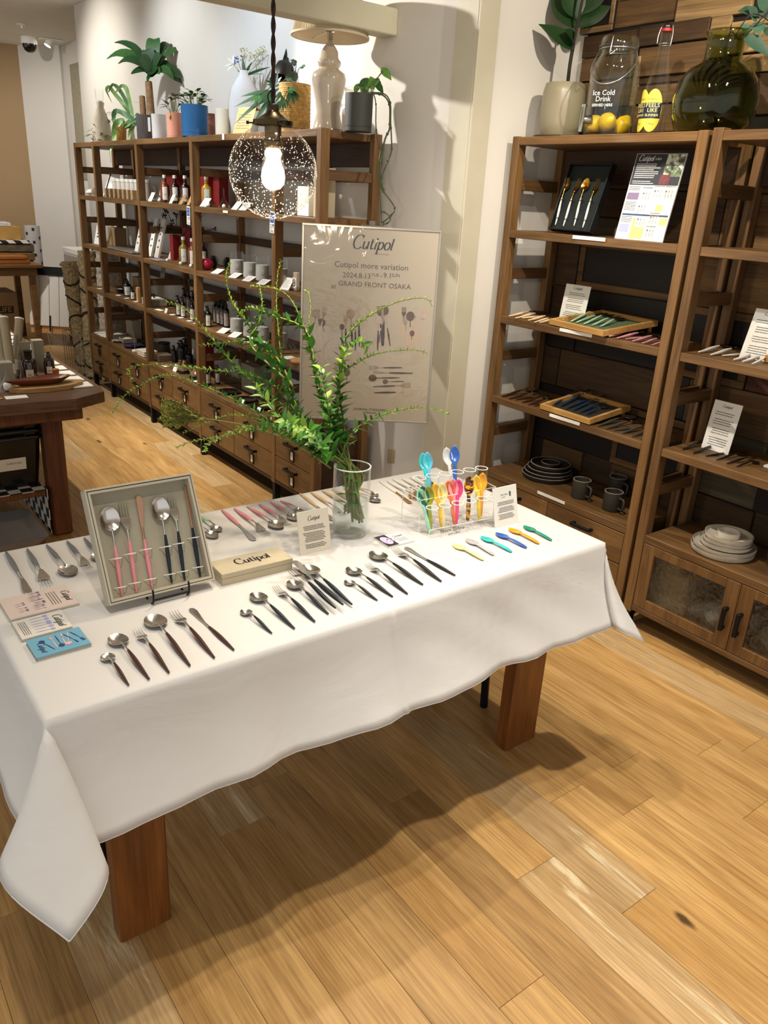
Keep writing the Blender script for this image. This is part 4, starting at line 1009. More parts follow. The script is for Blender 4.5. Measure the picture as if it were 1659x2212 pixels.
for q in range(13):
    z = .085 + .0085*q; a = 2.3*q; d = V((math.cos(a), math.sin(a)-.3, .25))
    mobj('leaf', leaf_me[q % 3], LV[0] if q % 2 else LV[1], b2, frame((-.021+.004*math.cos(a), -.014+.004*math.sin(a), z), d, z=(0, 0, 1)) @ Matrix.Diagonal((.033, .033, .033, 1)))
for q in range(3):
    p0 = V((VX-.012+.012*q, VY-.005*q, TZ+.10)); p1 = V((VX+.018+.008*q, VY-.026+.02*q, TZ+.045+.01*q))
    o = solo('woody_twig', ('woody cut stem in the vase water, nearest the sign card', 'woody cut stem in the vase water, middle of three', 'woody cut stem in the vase water, nearest the acrylic stand')[q], 'stem', MB().tube([p0-p0+V((-.015, .0, .085)), V((0, 0, 0)), p1-p0], [.0032, .0036, .0042], 8), M_stemlow, tuple(p0), sm=60, group='woody stems standing in the water')
# dry feathery flower head
fh = thing('astilbe_spray', 'olive feathery flower head on a stem stretching over the aisle floor', 'flower', tuple(vtop), group=None)
c0 = [atd(*zp(*p), D0 + d) for p, d in (((1080, 985), 0), ((900, 860), -.06), (( 700, 790), -.10), ((560, 762), -.13), ((490, 752), -.14))]
ob('stem', MB().tube([p - vtop for p in smooth_path(c0, 5)], [.0028 - .0018*i/20 for i in range(21)], 6), M_stem, fh, 180)
M_fe = mat('olive_blossom', '6f6f2c', .8, var=.3, scale=120); M_fe2 = mat('olive_blossom_tip', '93983e', .8, var=.2, scale=120); fm = MB(); f2 = MB(); r4 = random.Random(9)
base = c0[-1] - vtop
for k in range(34):
    q_ = r4.random(); e = atd(*zp(268 + 75*r4.random()**1.5 + 40*abs(q_-.5), 668 + 128*q_), D0 - .14 + r4.uniform(-.07, .07)) - vtop
    b = base + (e-base)*r4.uniform(0, .5); mid = (b+e)/2 + V((0, 0, .012*r4.random()))
    pa = smooth_path([b, mid, e], 6); fm.tube(pa, [.0022]*3 + [.0016]*(len(pa)-3), 4)
    for i in range(2, len(pa)):
        for h in range(5):
            dv = V((r4.uniform(-1, 1), r4.uniform(-1, 1), r4.uniform(-.6, 1))).normalized()
            (f2 if i > len(pa)-4 else fm).leaf(pa[i], dv, dv.orthogonal(), .0085, .0034, 0, .1, 2)
ob('blossom', fm, M_fe, fh, None, None, 'stuff'); ob('blossom_tips', f2, M_fe2, fh, None, None, 'stuff')

# ================================================================== PENDANT LAMP
pc = atd(590, 372, 1.80)
pen = thing('pendant_lamp', 'round seeded glass pendant lamp on a twisted brown cord above the table', 'lamp', tuple(pc))
GRd = .1015
_t = NT('seeded_glass'); _t.t.nodes.remove(_t.p)
_tr = _t.n('ShaderNodeBsdfTransparent'); _gl = _t.n('ShaderNodeBsdfGlossy'); _gl.inputs['Roughness'].default_value = .05
_tr.inputs[0].default_value = (.94, .935, .925, 1)
_fr = _t.n('ShaderNodeLayerWeight'); _fr.inputs[0].default_value = .5
_mx = _t.n('ShaderNodeMixShader'); _t.l(_t.math('ADD', _t.math('MULTIPLY', _t.math('POWER', _fr.outputs['Facing'], 4.0), .6), .04), _mx.inputs[0]); _t.l(_tr.outputs[0], _mx.inputs[1]); _t.l(_gl.outputs[0], _mx.inputs[2]); _t.l(_mx.outputs[0], _t.out.inputs[0])
M_seed = _t.m
M_bub = mat('glass_seed', 'f2ece2', .15, var=0, spec=.8)
a0 = math.acos(.040/GRd)
prof = [(.0385, math.sqrt(GRd**2-.0385**2)+.014), (.040, math.sqrt(GRd**2-.04**2)+.004)] + [(GRd*math.cos(a0 - (a0+PI/2)*i/22), GRd*math.sin(a0 - (a0+PI/2)*i/22)) for i in range(23)]
prof[-1] = (0, -GRd)
ob('glass_globe', MB().lathe(prof, 48), M_seed, pen, 180)
sd = MB(); r5 = random.Random(4)
for k in range(900):
    th = math.acos(r5.uniform(-1, .78)); ph = r5.uniform(0, 2*PI); rr = GRd-.0012; z = r5.choice((.0006, .0007, .0008, .0009, .0011, .0014))
    c = V((math.sin(th)*math.cos(ph), math.sin(th)*math.sin(ph), math.cos(th)))*rr
    o = [V((z, 0, 0)), V((-z, 0, 0)), V((0, z, 0)), V((0, -z, 0)), V((0, 0, z*1.3)), V((0, 0, -z*1.3))]
    sd.add([c+q for q in o], [(0, 2, 4), (2, 1, 4), (1, 3, 4), (3, 0, 4), (2, 0, 5), (1, 2, 5), (3, 1, 5), (0, 3, 5)])
ob('glass_seeds', sd, M_bub, pen, 180, None, 'stuff')
M_br = mat('antique_brass', '4f432b', .28, 1, var=.1, scale=30)
zt = GRd*.93
ob('collar', MB().lathe([(.0, zt+.034), (.012, zt+.034), (.016, zt+.028), (.032, zt+.017), (.041, zt+.012), (.0455, zt+.012), (.0455, zt+.002), (.043, zt+.002), (.040, zt+.011), (.0, zt+.012)], 32), M_br, pen, 40)
ob('neck_cap', MB().lathe([(0, zt+.046), (.011, zt+.046), (.013, zt+.044), (.013, zt+.032), (0, zt+.032)], 20), mat('brown_bakelite', '3a2a1d', .4), pen, 50)
for a in (.3, 2.4, 4.5): ob('screw', MB().lathe([(0, 0), (.0018, 0), (.0018, .012), (.0036, .012), (.0036, .017), (0, .017)], 8, Matrix.Translation((.0445*math.cos(a), .0445*math.sin(a), zt+.006)) @ Matrix.Rotation(a, 4, 'Z') @ Matrix.Rotation(PI/2, 4, 'Y')), M_blk, pen)
ob('lamp_holder', MB().lathe([(0, zt+.012), (.0185, zt+.012), (.0185, zt-.028), (.0205, zt-.030), (.0205, zt-.044), (.017, zt-.045), (0, zt-.045)], 24), mat('holder_bronze', '6b5a42', .3, .9), pen, 40)
M_bulb = emit('lit_bulb', 'ffe2bd', 7)
bz = zt - .045
ob('bulb', MB().lathe([(.0125, bz), (.0135, bz-.012), (.019, bz-.030), (.0255, bz-.046), (.0275, bz-.060), (.025, bz-.074), (.0165, bz-.084), (0, bz-.0885)], 28), M_bulb, pen, 180)
cw = [V((.0026*math.cos(z*95), .0026*math.sin(z*95), z)) for z in [zt+.045 + i*.006 for i in range(150)]]
M_cord = mat('brown_cord', '2f1a12', .85, var=.1)
ob('cord', MB().tube(cw, .0030, 6).tube([V((-p.x, -p.y, p.z)) for p in cw], .0030, 6), M_cord, pen, 180)
ob('cord_knot', MB().tube(smooth_path([(-.012, -.004, zt+.046), (-.016, -.004, zt+.060), (-.004, 0, zt+.072), (.008, .004, zt+.060)], 4), .0014, 6), M_blk, pen, 180)
pl = bpy.data.lights.new('pendant_bulb_light', 'POINT'); pl.energy = 9; pl.color = (1, .8, .55); pl.shadow_soft_size = .03
po = bpy.data.objects.new('pendant_bulb_light', pl); COL.objects.link(po); po.location = pc + V((0, 0, bz-.11))

# ================================================================== POSTER ON ITS EASEL
PA, PB = atd(653, 487, 2.975), atd(955, 492, 2.985)
pd_ = V((PB.x-PA.x, PB.y-PA.y, 0)); PWd = pd_.length
pn = V((pd_.y, -pd_.x, 0)).normalized()
PHt = .755
tilt = math.radians(2.5)
yv = V((0, 0, math.cos(tilt))) - pn*math.sin(tilt)
PM = frame(V((PA.x, PA.y, (PA.z+PB.z)/2)) - yv*PHt, pd_, y=yv)
M_alu = mat('brushed_aluminium', 'b5b0a8', .35, .7, var=.02); M_post = mat('poster_paper', 'b3a793', .6, var=.015, scale=3)
pos = thing('framed_poster', 'framed beige event poster with cutlery pictures and the brand logo', 'poster', M=PM)
fw = .008
ob('frame', MB().box(0, 0, -.012, PWd, fw, .004, .001).box(0, PHt-fw, -.012, PWd, PHt, .004, .001).box(0, fw, -.012, fw, PHt-fw, .004, .001).box(PWd-fw, fw, -.012, PWd, PHt-fw, .004, .001), M_alu, pos)
ob('sheet', MB().box(fw, fw, -.010, PWd-fw, PHt-fw, 0), M_post, pos)
def pp(x, y): p = PM.inverted() @ on_plane(PM, .0, (640 + x*.2080, 470 + y*.2079)); return p.x, p.y      # zoomed poster view -> poster sheet
x0, yl = pp(785, 290); logo(pos, PWd*.285, (x0, yl, .0008), M_ink)
x1, y1 = pp(893, 382); txt(pos, 'PORTUGAL', .011, (x1, y1, .0008), M_grey_ink, space=1.6, width=.055)
M_thinink = mat('thin_print_ink', '5b5148', .7, var=0)
for s, xa, xb, cy in (('Cutipol more variation', 398, 1163, 505), ('2024.8.13', 485, 772, 604), ('TUE', 780, 858, 598), ('-', 876, 892, 606), ('9.1', 912, 985, 606), ('SUN', 990, 1075, 602), ('at', 363, 413, 714), ('GRAND FRONT OSAKA', 438, 1190, 704)):
    q = pp((xa+xb)/2, cy); txt(pos, s, .03, (q[0], q[1], .0008), M_thinink, width=pp(xb, cy)[0]-pp(xa, cy)[0])
q = pp(765, 1996); txt(pos, 'JOURNAL STANDARD', .0235, (q[0], q[1], .0008), M_ink, width=.136); q = pp(765, 2028); txt(pos, 'FURNITURE', .012, (q[0], q[1], .0008), M_ink, width=.048)
M_pm = mat('print_metal', '9c8474', .6, var=.1, scale=70); M_pdk = mat('print_dark_bowl', '5d463a', .6, var=.1, scale=70); M_psil = mat('print_silver', 'b7a394', .6, var=.08, scale=70)
PH = {'w': mat('print_handle_pale', 'bfae97', .6, var=0), 'n': mat('print_handle_navy', '252b45', .6, var=0), 'b': mat('print_handle_brown', '402622', .6, var=0), 'p': mat('print_handle_peach', 'c7a488', .6, var=0), 'g': mat('print_handle_grey', '4a4041', .6, var=0), 'r': mat('print_handle_rose', 'd0a79a', .6, var=0)}
hs = {k: MB() for k in PH}; hd = {'m': MB(), 'd': MB(), 's': MB()}
for kind, hk, mk, tip, hdp in (('s', 'w', 'm', (190, 1310), (200, 950)), ('k', 'w', 'm', (265, 1390), (222, 950)), ('f', 'w', 's', (185, 1300), (312, 920)), ('s', 'w', 'd', (340, 1370), (255, 1050)), ('f', 'w', 'm', (225, 1300), (300, 930)),
        ('s', 'n', 'd', (472, 1340), (475, 1105)), ('f', 'n', 'm', (515, 1340), (512, 1015)), ('s', 'n', 'm', (585, 1350), (560, 950)), ('f', 'n', 's', (655, 1340), (648, 920)), ('s', 'n', 's', (613, 1385), (613, 1035)),
        ('f', 'b', 'd', (890, 1330), (862, 920)), ('s', 'b', 'd', (905, 1330), (915, 912)), ('s', 'b', 's', (845, 1380), (855, 1018)), ('f', 'b', 's', (975, 1335), (925, 1010)), ('s', 'b', 's', (865, 1300), (865, 1140)), ('k', 'b', 'm', (900, 1335), (890, 940)),
        ('f', 'p', 'd', (1095, 1295), (1122, 930)), ('f', 'p', 'm', (1165, 1360), (1125, 1030)), ('s', 'p', 'd', (1180, 1360), (1185, 975)), ('k', 'p', 's', (1240, 1360), (1235, 920)), ('s', 'p', 's', (1295, 1355), (1320, 955)), ('s', 'p', 'd', (1185, 1400), (1205, 1172)),
        ('f', 'g', 'm', (1100, 1560), (760, 1560)), ('k', 'g', 'm', (1210, 1618), (790, 1612)), ('s', 'g', 'd', (1075, 1665), (750, 1668)), ('s', 'g', 'd', (1122, 1702), (895, 1706)), ('f', 'g', 'm', (795, 1757), (1188, 1742)), ('s', 'g', 's', (810, 1820), (1195, 1812)),
        ('f', 'r', 'm', (270, 1780), (275, 1555)), ('s', 'r', 'd', (470, 1830), (475, 1470)), ('f', 'r', 'm', (410, 1820), (415, 1500)), ('s', 'r', 'd', (530, 1890), (522, 1565))):
    a, b = pp(*tip), pp(*hdp); L = math.hypot(b[0]-a[0], b[1]-a[1]); an = math.atan2(b[1]-a[1], b[0]-a[0])
    zz_ = .0006 + .00004*(len(hs[hk].f) % 9)
    mini(hs[hk], kind, *a, L, an, zz_, 'handle'); mini(hd[mk], kind, *a, L, an, zz_+.00002, 'head')
for k, m in hs.items(): ob('handle_print', m, PH[k], pos, None, None, 'stuff')
for k, m in (('m', M_pm), ('d', M_pdk), ('s', M_psil)): ob('cutlery_print', hd[k], m, pos, None, None, 'stuff')
# clear film over the sheet: wavy, so it throws broken glints
_t = NT('poster_film'); _t.t.nodes.remove(_t.p); _tr = _t.n('ShaderNodeBsdfTransparent'); _gl = _t.n('ShaderNodeBsdfGlossy'); _gl.inputs['Roughness'].default_value = .07
_b = _t.n('ShaderNodeBump'); _b.inputs['Strength'].default_value = .25; _b.inputs['Distance'].default_value = .02; _t.l(_t.noise(_t.obj(), 6, 3, 1.5), _b.inputs['Height']); _t.l(_b.outputs[0], _gl.inputs['Normal'])
_mx = _t.n('ShaderNodeMixShader'); _mx.inputs[0].default_value = .05; _t.l(_tr.outputs[0], _mx.inputs[1]); _t.l(_gl.outputs[0], _mx.inputs[2]); _t.l(_mx.outputs[0], _t.out.inputs[0])
ob('film', MB().box(fw, fw, .0022, PWd-fw, PHt-fw, .0028), _t.m, pos)
cm = V(((PA.x+PB.x)/2, (PA.y+PB.y)/2, 0)) - pn*.02
eas = thing('easel', 'clear acrylic easel holding the framed poster', 'easel', (cm.x, cm.y, 0))
u = pd_.normalized(); bk = -pn
M_acl = thin('acrylic_bar', 'e6dfcb', .08, 1.2, .22)
def bar(name, a, b, w=.018, th=.010):
    M = frame(a, b-a, z=pn); L = (b-a).length; return ob(name, MB().box(0, -w/2, -th/2, L, w/2, th/2, .001), M_acl, eas)
for s in (-1, 1):
    bar('leg', u*(s*.215) + bk*.005 + V((0, 0, .004)), u*(s*.016) + bk*.018 + V((0, 0, 1.15)))
    c = u*(s*.126) + bk*.010 + V((0, 0, .51)); ob('joint', MB().box(-.016, -.012, -.03, .016, .012, .03, .003, M=frame(c, u, z=(0, 0, 1))), M_acl, eas)
bar('leg', u*.03 + bk*.16 + V((0, 0, .004)), bk*.03 + V((0, 0, 1.44)))
bar('cross_bar', -u*.20 - bk*.022 + V((0, 0, PM[2][3]-.010)), u*.20 - bk*.022 + V((0, 0, PM[2][3]-.010)))
zt_ = PM[2][3] + PHt
ob('clip', MB().box(-.045, -.012, -.012, .045, .022, .006, .002, M=frame(V((0, 0, zt_)) + pn*.004, u, y=-pn)).box(-.012, -.012, -.006, .012, .012, .022, .002, M=frame(V((0, 0, zt_)) + pn*.004, u, y=-pn)), M_acl, eas)
# ================================================================== ON THE TALL SHELVES
def pot(name, label, cat, loc, prof, m, n=36, extra=None):
    t = thing(name, label, cat, loc); ob('pot', MB().lathe(prof, n), m, t, 45); return t
ZT = SZ[4] + .001
# fig plant
c = onx(1222, 180, 2.62); c = V((2.62, c.y, ZT+.010))
PR = .083; M_fp = mat('sage_pot', '8d846c', .35, var=.02); M_soil = mat('soil', '2a2018', .95, var=.3, scale=80)
fig = thing('potted_fig', 'large leaved fig plant in a tall sage pot on a saucer', 'plant', (c.x, c.y, ZT))
ob('saucer', MB().lathe([(0, 0), (.085, 0), (.102, .008), (.104, .011), (.100, .011), (.085, .004), (0, .004)], 40), M_fp, fig, 45)
ob('pot', MB().lathe([(0, .005), (.066, .005), (.074, .012), (.084, .06), (.0865, .11), (.083, .165), (.076, .196), (.073, .198), (.0705, .196), (.076, .165), (.076, .03), (0, .03)], 44), M_fp, fig, 60)
ob('soil', MB().lathe([(0, .186), (.071, .186)], 24), M_soil, fig)
M_bark = mat('fig_bark', '2c2119', .8, var=.3, scale=60); st_ = smooth_path([(.012, 0, .18), (.016, .004, .28), (.014, -.01, .40), (.03, -.012, .55)], 5)
ob('trunk', MB().tube(st_, [.007]*8 + [.005]*(len(st_)-8), 8), M_bark, fig, 180)
M_fig = mat('fig_leaf', '23401f', .3, var=.12, scale=25, coat=.2)
D_f = (V((c.x, c.y, ZT+.3))-EYE).dot(F_)
for (px, py, qx, qy, w, dd, dr) in ((1240, 110, 1170, 38, .085, -.02, .25), (1243, 62, 1195, -8, .10, .02, .1), (1246, 45, 1250, -40, .11, .05, .0), (1250, 60, 1318, 2, .12, -.04, .25), (1250, 35, 1305, -35, .11, .02, .1), (1242, 95, 1222, 55, .07, -.05, .3), (1246, 40, 1225, -40, .1, -.03, .1)):
    a, b = atd(px, py, D_f), atd(qx, qy, D_f+dd)
    ob('leaf', MB().leaf(a - V((c.x, c.y, ZT)), b-a, (b-a).cross(V((R_.x, R_.y, .3))).cross(b-a) if False else V((-.5, -.4, .8)), (b-a).length*1.1, w, dr, .22, 9), M_fig, fig, 180)
# drinks jar with lemons
c = onx(1312, 278, 2.60); jc = V((2.60, c.y, ZT))
jar = thing('drinks_dispenser', 'big lidded glass drinks jar with a tap and wire handle', 'jar', tuple(jc)); jar.scale = (1.42,)*3
JR = .062
M_jar = thin('jar_glass', 'f2f4f0', .03, 1.2, .06)
ob('jar_body', MB().lathe([(0, 0), (.056, 0), (JR, .008), (JR, .15), (.060, .168), (.048, .188), (.046, .195), (.046, .206), (.044, .206), (.044, .194), (.057, .166), (JR-.003, .15), (JR-.003, .009), (0, .006)], 40), M_jar, jar, 50)
ob('lid', MB().lathe([(.049, .207), (.050, .212), (.049, .218), (.047, .222), (.047, .228), (.044, .231), (0, .232), (0, .229), (.043, .228), (.045, .22), (.046, .209)], 36), M_jar, jar, 50)
M_wire = mat('bright_wire', 'b9b9b4', .25, .9)
hp = [(.047*math.cos(a), .047*math.sin(a), .198) for a in (-.2,)] ; fr = V((-1, -.35, 0)).normalized(); sdv = V((-fr.y, fr.x, 0))
ob('wire_handle', MB().tube(smooth_path([sdv*.048 + V((0, 0, .200)), sdv*.060 + fr*.03 + V((0, 0, .165)), sdv*.035 + fr*.068 + V((0, 0, .125)), -sdv*.01 + fr*.078 + V((0, 0, .118)), -sdv*.045 + fr*.056 + V((0, 0, .150)), -sdv*.050 + V((0, 0, .203))], 6), .0016, 6), M_wire, jar, 180)
ob('clasp', MB().tube(smooth_path([fr*.050 + V((0, 0, .226)), fr*.056 + V((0, 0, .205)), fr*.058 + V((0, 0, .185)), fr*.050 + sdv*.01 + V((0, 0, .195))], 4), .0016, 6).tube([V((.0475*math.cos(2*PI*i/24), .0475*math.sin(2*PI*i/24), .203)) for i in range(25)], .0015, 6, False), M_wire, jar, 180)
TM = frame(fr*.060 + sdv*.012 + V((0, 0, .030)), sdv, z=(0, 0, 1))
M_chrome = mat('chrome', 'cfcfcb', .12, 1, var=0)
tap = V((-.92, .25, 0)).normalized(); tb = tap*.058 + V((0, 0, .038))
ob('tap', MB().tube([tb, tb+tap*.014, tb+tap*.022], [.012, .010, .007], 12).tube([tb+tap*.022 + V((0, 0, .030)), tb+tap*.024 + V((0, 0, .012)), tb+tap*.026 + V((0, 0, -.030))], [.004, .006, .0055], 10).box(-.004, -.006, .028, .004, .006, .034, M=Matrix.Translation(tb+tap*.022)), M_chrome, jar, 40)
for s, z, sz in (('Ice Cold', .098, .017), ('Drink', .084, .017), ('SERVED HERE', .070, .009)):
    txt(jar, s, sz, (0, 0, 0), M_edge, frame(fr*(JR+.0012) + sdv*-.0 + V((0, 0, z)), -sdv if (-sdv).dot(R_) > 0 else sdv, y=(0, 0, 1)))
M_lem = mat('lemon_skin', 'e8bd1e', .4, var=.05, bump=.15, bscale=160)
for i, (dx, dy, dz) in enumerate(((-.030, .020, .030), (-.030, -.020, .034), (.022, -.030, .030))):
    solo('lemon', ('yellow lemon in the jar, nearest the tap', 'yellow lemon lying in front in the jar', 'yellow lemon at the rear of the jar')[i], 'lemon', MB().lathe([(0, -.031), (.004, -.030), (.010, -.026), (.021, -.014), (.025, 0), (.021, .014), (.010, .026), (.004, .030), (0, .031)], 20, Matrix.Scale(1.3, 4) @ Matrix.Rotation(1.2+i*.7, 4, 'Y')), M_lem, tuple(jc + V((dx, dy, dz))*1.42), i*1.3, 180, 'lemons in the glass jar')
# swing top bottle with two oval labels
c = onx(1405, 285, 2.60); bc = V((2.60, c.y, ZT))
bo = thing('swing_top_bottle', 'tall clear swing top bottle with yellow oval labels and a red seal', 'bottle', tuple(bc)); bo.scale = (1.5, 1.5, 1.4)
ob('bottle_body', MB().lathe([(0, 0), (.028, 0), (.031, .004), (.0315, .07), (.029, .095), (.022, .135), (.0155, .175), (.0125, .215), (.0125, .232), (.0105, .232), (.0105, .215), (.0135, .175), (.020, .135), (.0275, .095), (.0295, .07), (.0295, .007), (0, .005)], 36), M_glass, bo, 50)
ob('seal', MB().lathe([(0, .232), (.0125, .232), (.0125, .238), (0, .238)], 20), mat('red_rubber', '9f1f1c', .5), bo, 40)
ob('stopper', MB().lathe([(0, .238), (.0115, .238), (.0125, .243), (.008, .250), (0, .251)], 20), mat('dark_stopper', '1d0f0d', .3), bo, 60)
ob('wire_clasp', MB().tube(smooth_path([fr*-.0 + sdv*.012 + V((0, 0, .246)), sdv*.016 + fr*.004 + V((0, 0, .225)), sdv*.016 + fr*.010 + V((0, 0, .198))], 4), .0012, 6).tube(smooth_path([-sdv*.012 + V((0, 0, .246)), -sdv*.016 + fr*.004 + V((0, 0, .225)), -sdv*.016 + fr*.006 + V((0, 0, .205))], 4), .0012, 6).tube([V((.0135*math.cos(2*PI*i/16), .0135*math.sin(2*PI*i/16), .205)) for i in range(17)], .0012, 6, False), M_wire, bo, 180)
M_yl = mat('label_yellow', 'dccb45', .5, var=.02); M_ln = mat('label_navy', '1f2333', .5, var=0); M_ltx = mat('label_lettering', 'e6dc8a', .5, var=0)
def wrap(fn, m, name, par, n=14):
    pass
a0 = math.atan2((EYE-bc).y, (EYE-bc).x)
for k, (off, rr) in enumerate(((1.05, .0320), (.12, .0322))):
    an = a0 - off*-1 if False else a0 + (-off)
    mb = MB(); nv = MB(); N = 24
    for mbx, hw, hh, zc_ in ((mb, .0215, .048, .056), (nv, .0196, .0175, .056)):
        rows = []
        for i in range(N+1):
            s_ = -hw + 2*hw*i/N; hgt = hh*math.sqrt(max(0, 1-(s_/hw)**2)) if mbx is mb else hh
            aa = an + s_/rr; rad = rr + (.0004 if mbx is nv else 0)
            rows += [V((rad*math.cos(aa), rad*math.sin(aa), zc_-hgt)), V((rad*math.cos(aa), rad*math.sin(aa), zc_+hgt))]
        mbx.add(rows, [(2*i, 2*i+2, 2*i+3, 2*i+1) for i in range(N)])
    ob('label', mb, M_yl, bo, 180); ob('label_band', nv, M_ln, bo, 180)
    xd = V((-math.sin(an), math.cos(an), 0)); 
    if 1:
        for s, z in (('FEELS', .067), ('LIKE', .056), ('SUMMER', .045)): txt(bo, s, .0115, (0, 0, 0), M_ltx, frame(V(((rr+.0012)*math.cos(an), (rr+.0012)*math.sin(an), z)), xd, y=(0, 0, 1)), width=.030 if s != 'LIKE' else .022)
        txt(bo, 'Pamplemousse', .005, (0, 0, 0), M_ln, frame(V(((rr+.0012)*math.cos(an), (rr+.0012)*math.sin(an), .082)), xd, y=(0, 0, 1)))
        txt(bo, '750ml', .005, (0, 0, 0), M_ln, frame(V(((rr+.0012)*math.cos(an), (rr+.0012)*math.sin(an), .026)), xd, y=(0, 0, 1)))
# green demijohn with branches
c = onx(1535, 268, 2.62); gc = V((2.62, c.y, ZT))
M_grn = thin('green_bottle_glass', 'cdd2a0', .03, 1.1, .04)
dj = thing('demijohn', 'round olive green glass demijohn with leafy twigs in its neck', 'vase', tuple(gc)); dj.scale = (1.42,)*3
ob('demijohn_body', MB().lathe([(0, .004), (.060, 0), (.082, .010), (.094, .040), (.097, .075), (.090, .112), (.070, .138), (.048, .150), (.042, .158), (.041, .200), (.046, .205), (.046, .214), (.043, .216), (.037, .214), (.038, .158), (.066, .134), (.086, .110), (.093, .075), (.090, .042), (.078, .014), (0, .010)], 44), M_grn, dj, 60)
D_j = (gc + V((0, 0, .32)) - EYE).dot(F_)
M_dl = [mat('grey_green_leaf', '3d5a45', .5, var=.12, scale=30), mat('dark_grey_green_leaf', '2b4534', .5, var=.12, scale=30)]
tw = thing('leafy_twig', 'dark green artificial twig leaning out of the demijohn neck', 'branch', tuple(gc))
tp = [gc + V((0, 0, .06)), gc + V((-.01, -.01, .29)), atd(1600, 85, D_j-.02), atd(1640, 45, D_j-.03), atd(1690, -10, D_j-.04)]
sp = smooth_path([p-gc for p in tp], 5); ob('stem', MB().tube(sp, .0026, 6).tube(smooth_path([sp[8], sp[8] + V((-.02, -.06, .05)), atd(1680, 60, D_j)-gc], 5), .0018, 6), M_bark, tw, 180)
for k, (px, py, qx, qy, w) in enumerate(((1615, 80, 1650, 105, .05), (1605, 75, 1658, 112, .05), (1635, 45, 1618, 15, .05), (1642, 40, 1670, 8, .05), (1635, 48, 1640, 70, .045), (1650, 60, 1690, 80, .05), (1618, 72, 1602, 52, .035), (1640, 30, 1600, 22, .05), (1655, 25, 1640, -20, .05))):
    a, b = atd(px, py, D_j-.02), atd(qx, qy, D_j-.03-.01*(k % 3)); ob('leaf', MB().leaf(a-gc, b-a, V((-.6, -.4, .6)), (b-a).length*1.15, w, .1, .2, 7), M_dl[k % 2], tw, 180)
# black gift box with gold cutlery (1.443 shelf)
Z1 = SZ[3] + .001
M_bbox = mat('black_card_box', '0d0f10', .5, var=.03); M_bin = mat('dark_green_lining', '10191a', .8, var=.02)
BXM, w, h = panel((1186, 489), (1274, 502), (1232, 352), (1326, 354), Z1+.012, 2.535)
bx = thing('black_gift_box', 'open black gift box of gold and white cutlery on the upper shelf', 'box', M=BXM)
ob('tray', MB().box(.006, .006, -.018, w-.006, h-.006, -.012), M_bin, bx)
ob('box_wall', MB().box(0, 0, -.026, w, .006, .006, .001).box(0, h-.006, -.026, w, h, .006, .001).box(0, .006, -.026, .006, h-.006, .006, .001).box(w-.006, .006, -.026, w, h-.006, .006, .001).box(.001, .001, -.026, w-.001, h-.001, -.018), M_bbox, bx)
for kind, tip, head, where in (('dessert_spoon', (1201, 486), (1231, 386), 'nearest the shelf ladder'), ('dessert_fork', (1218, 489), (1255, 387), 'between the two spoons'), ('dessert_spoon', (1241, 488), (1272, 387), 'between the two forks'), ('dessert_fork', (1260, 492), (1296, 387), 'nearest the catalogue board')):
    on_board(BXM, -.011, tip, head, kind, HC['white'], M_gold, f'gold {kind.split("_")[1]} with white handle in the black gift box, {where}', 'gold cutlery in the black box', M_bbox, (.14, .52))
for (M, c, s, m, zl) in BANDS: ob('elastic_band', MB().tube([c - s*.7 + V((0, 0, zl-c.z)), c - s*.35 + V((0, 0, .006)), c + V((0, 0, .008)), c + s*.35 + V((0, 0, .006)), c + s*.7 + V((0, 0, zl-c.z))], .0011, 6), m, bx)
BANDS.clear()
# catalogue board
CM_, w, h = panel((1327, 516), (1430, 524), (1376, 332), (1485, 331), Z1, 2.50)
cb = thing('catalogue_board', 'tall leaning brand catalogue board, dark on top and white below', 'sign', M=CM_)
ob('board', MB().box(0, 0, -.006, w, h, 0, .0005), M_card, cb)
M_hd = mat('print_charcoal', '24262e', .5, var=.05); M_w2 = mat('print_white', 'e4e2dc', .5, var=0); M_ye = mat('print_yellow', 'd9c777', .6, var=0); M_pg = mat('print_grey_panel', 'c9c8c4', .6, var=0); M_photo = NT('print_forest'); M_photo.set(.5)
M_photo.l(M_photo.ramp(M_photo.noise(M_photo.obj(), 46, 4, .8), [(.35, lin('20241c')), (.5, lin('6b7a55')), (.62, lin('d8d6c4'))]), M_photo.p.inputs['Base Color']); M_photo = M_photo.m
def rect(x0, y0, x1, y1, m, z, name='print'): return ob(name, MB().flat([(x0*w, y0*h), (x1*w, y0*h), (x1*w, y1*h), (x0*w, y1*h)], z), m, cb)
rect(.01, .64, .99, .995, M_hd, .0005, 'header_print'); rect(.64, .74, .985, .99, M_photo, .0008, 'picture'); rect(.60, .65, .80, .76, mat('print_red', '6d3033', .6, var=.3, scale=80), .001, 'picture')
logo(cb, w*.30, (w*.22, h*.935, .001), M_w2); txt(cb, 'の基本', h*.03, (w*.47, h*.935, .001), M_w2)
textlines(cb, [(w*.06, w*r3.uniform(.42, .58), h*(.88-.022*i), h*.010) for i in range(11) if i != 8], M_w2, None, .001, 4)
pr = MB()
for (x, y) in ((.42, .47), (.64, .50), (.86, .50), (.40, .32), (.45, .17), (.70, .20), (.70, .05)):
    rect(x-.10, y-.015, x+.10, y+.11, M_pg, .0007, 'picture')
    for k in range(3): mini(pr, 'sfk'[k], x*w-.012+.012*k, y*h, h*.085, PI/2, .001)
ob('cutlery_print', pr, M_grey_ink, cb, None, None, 'stuff')
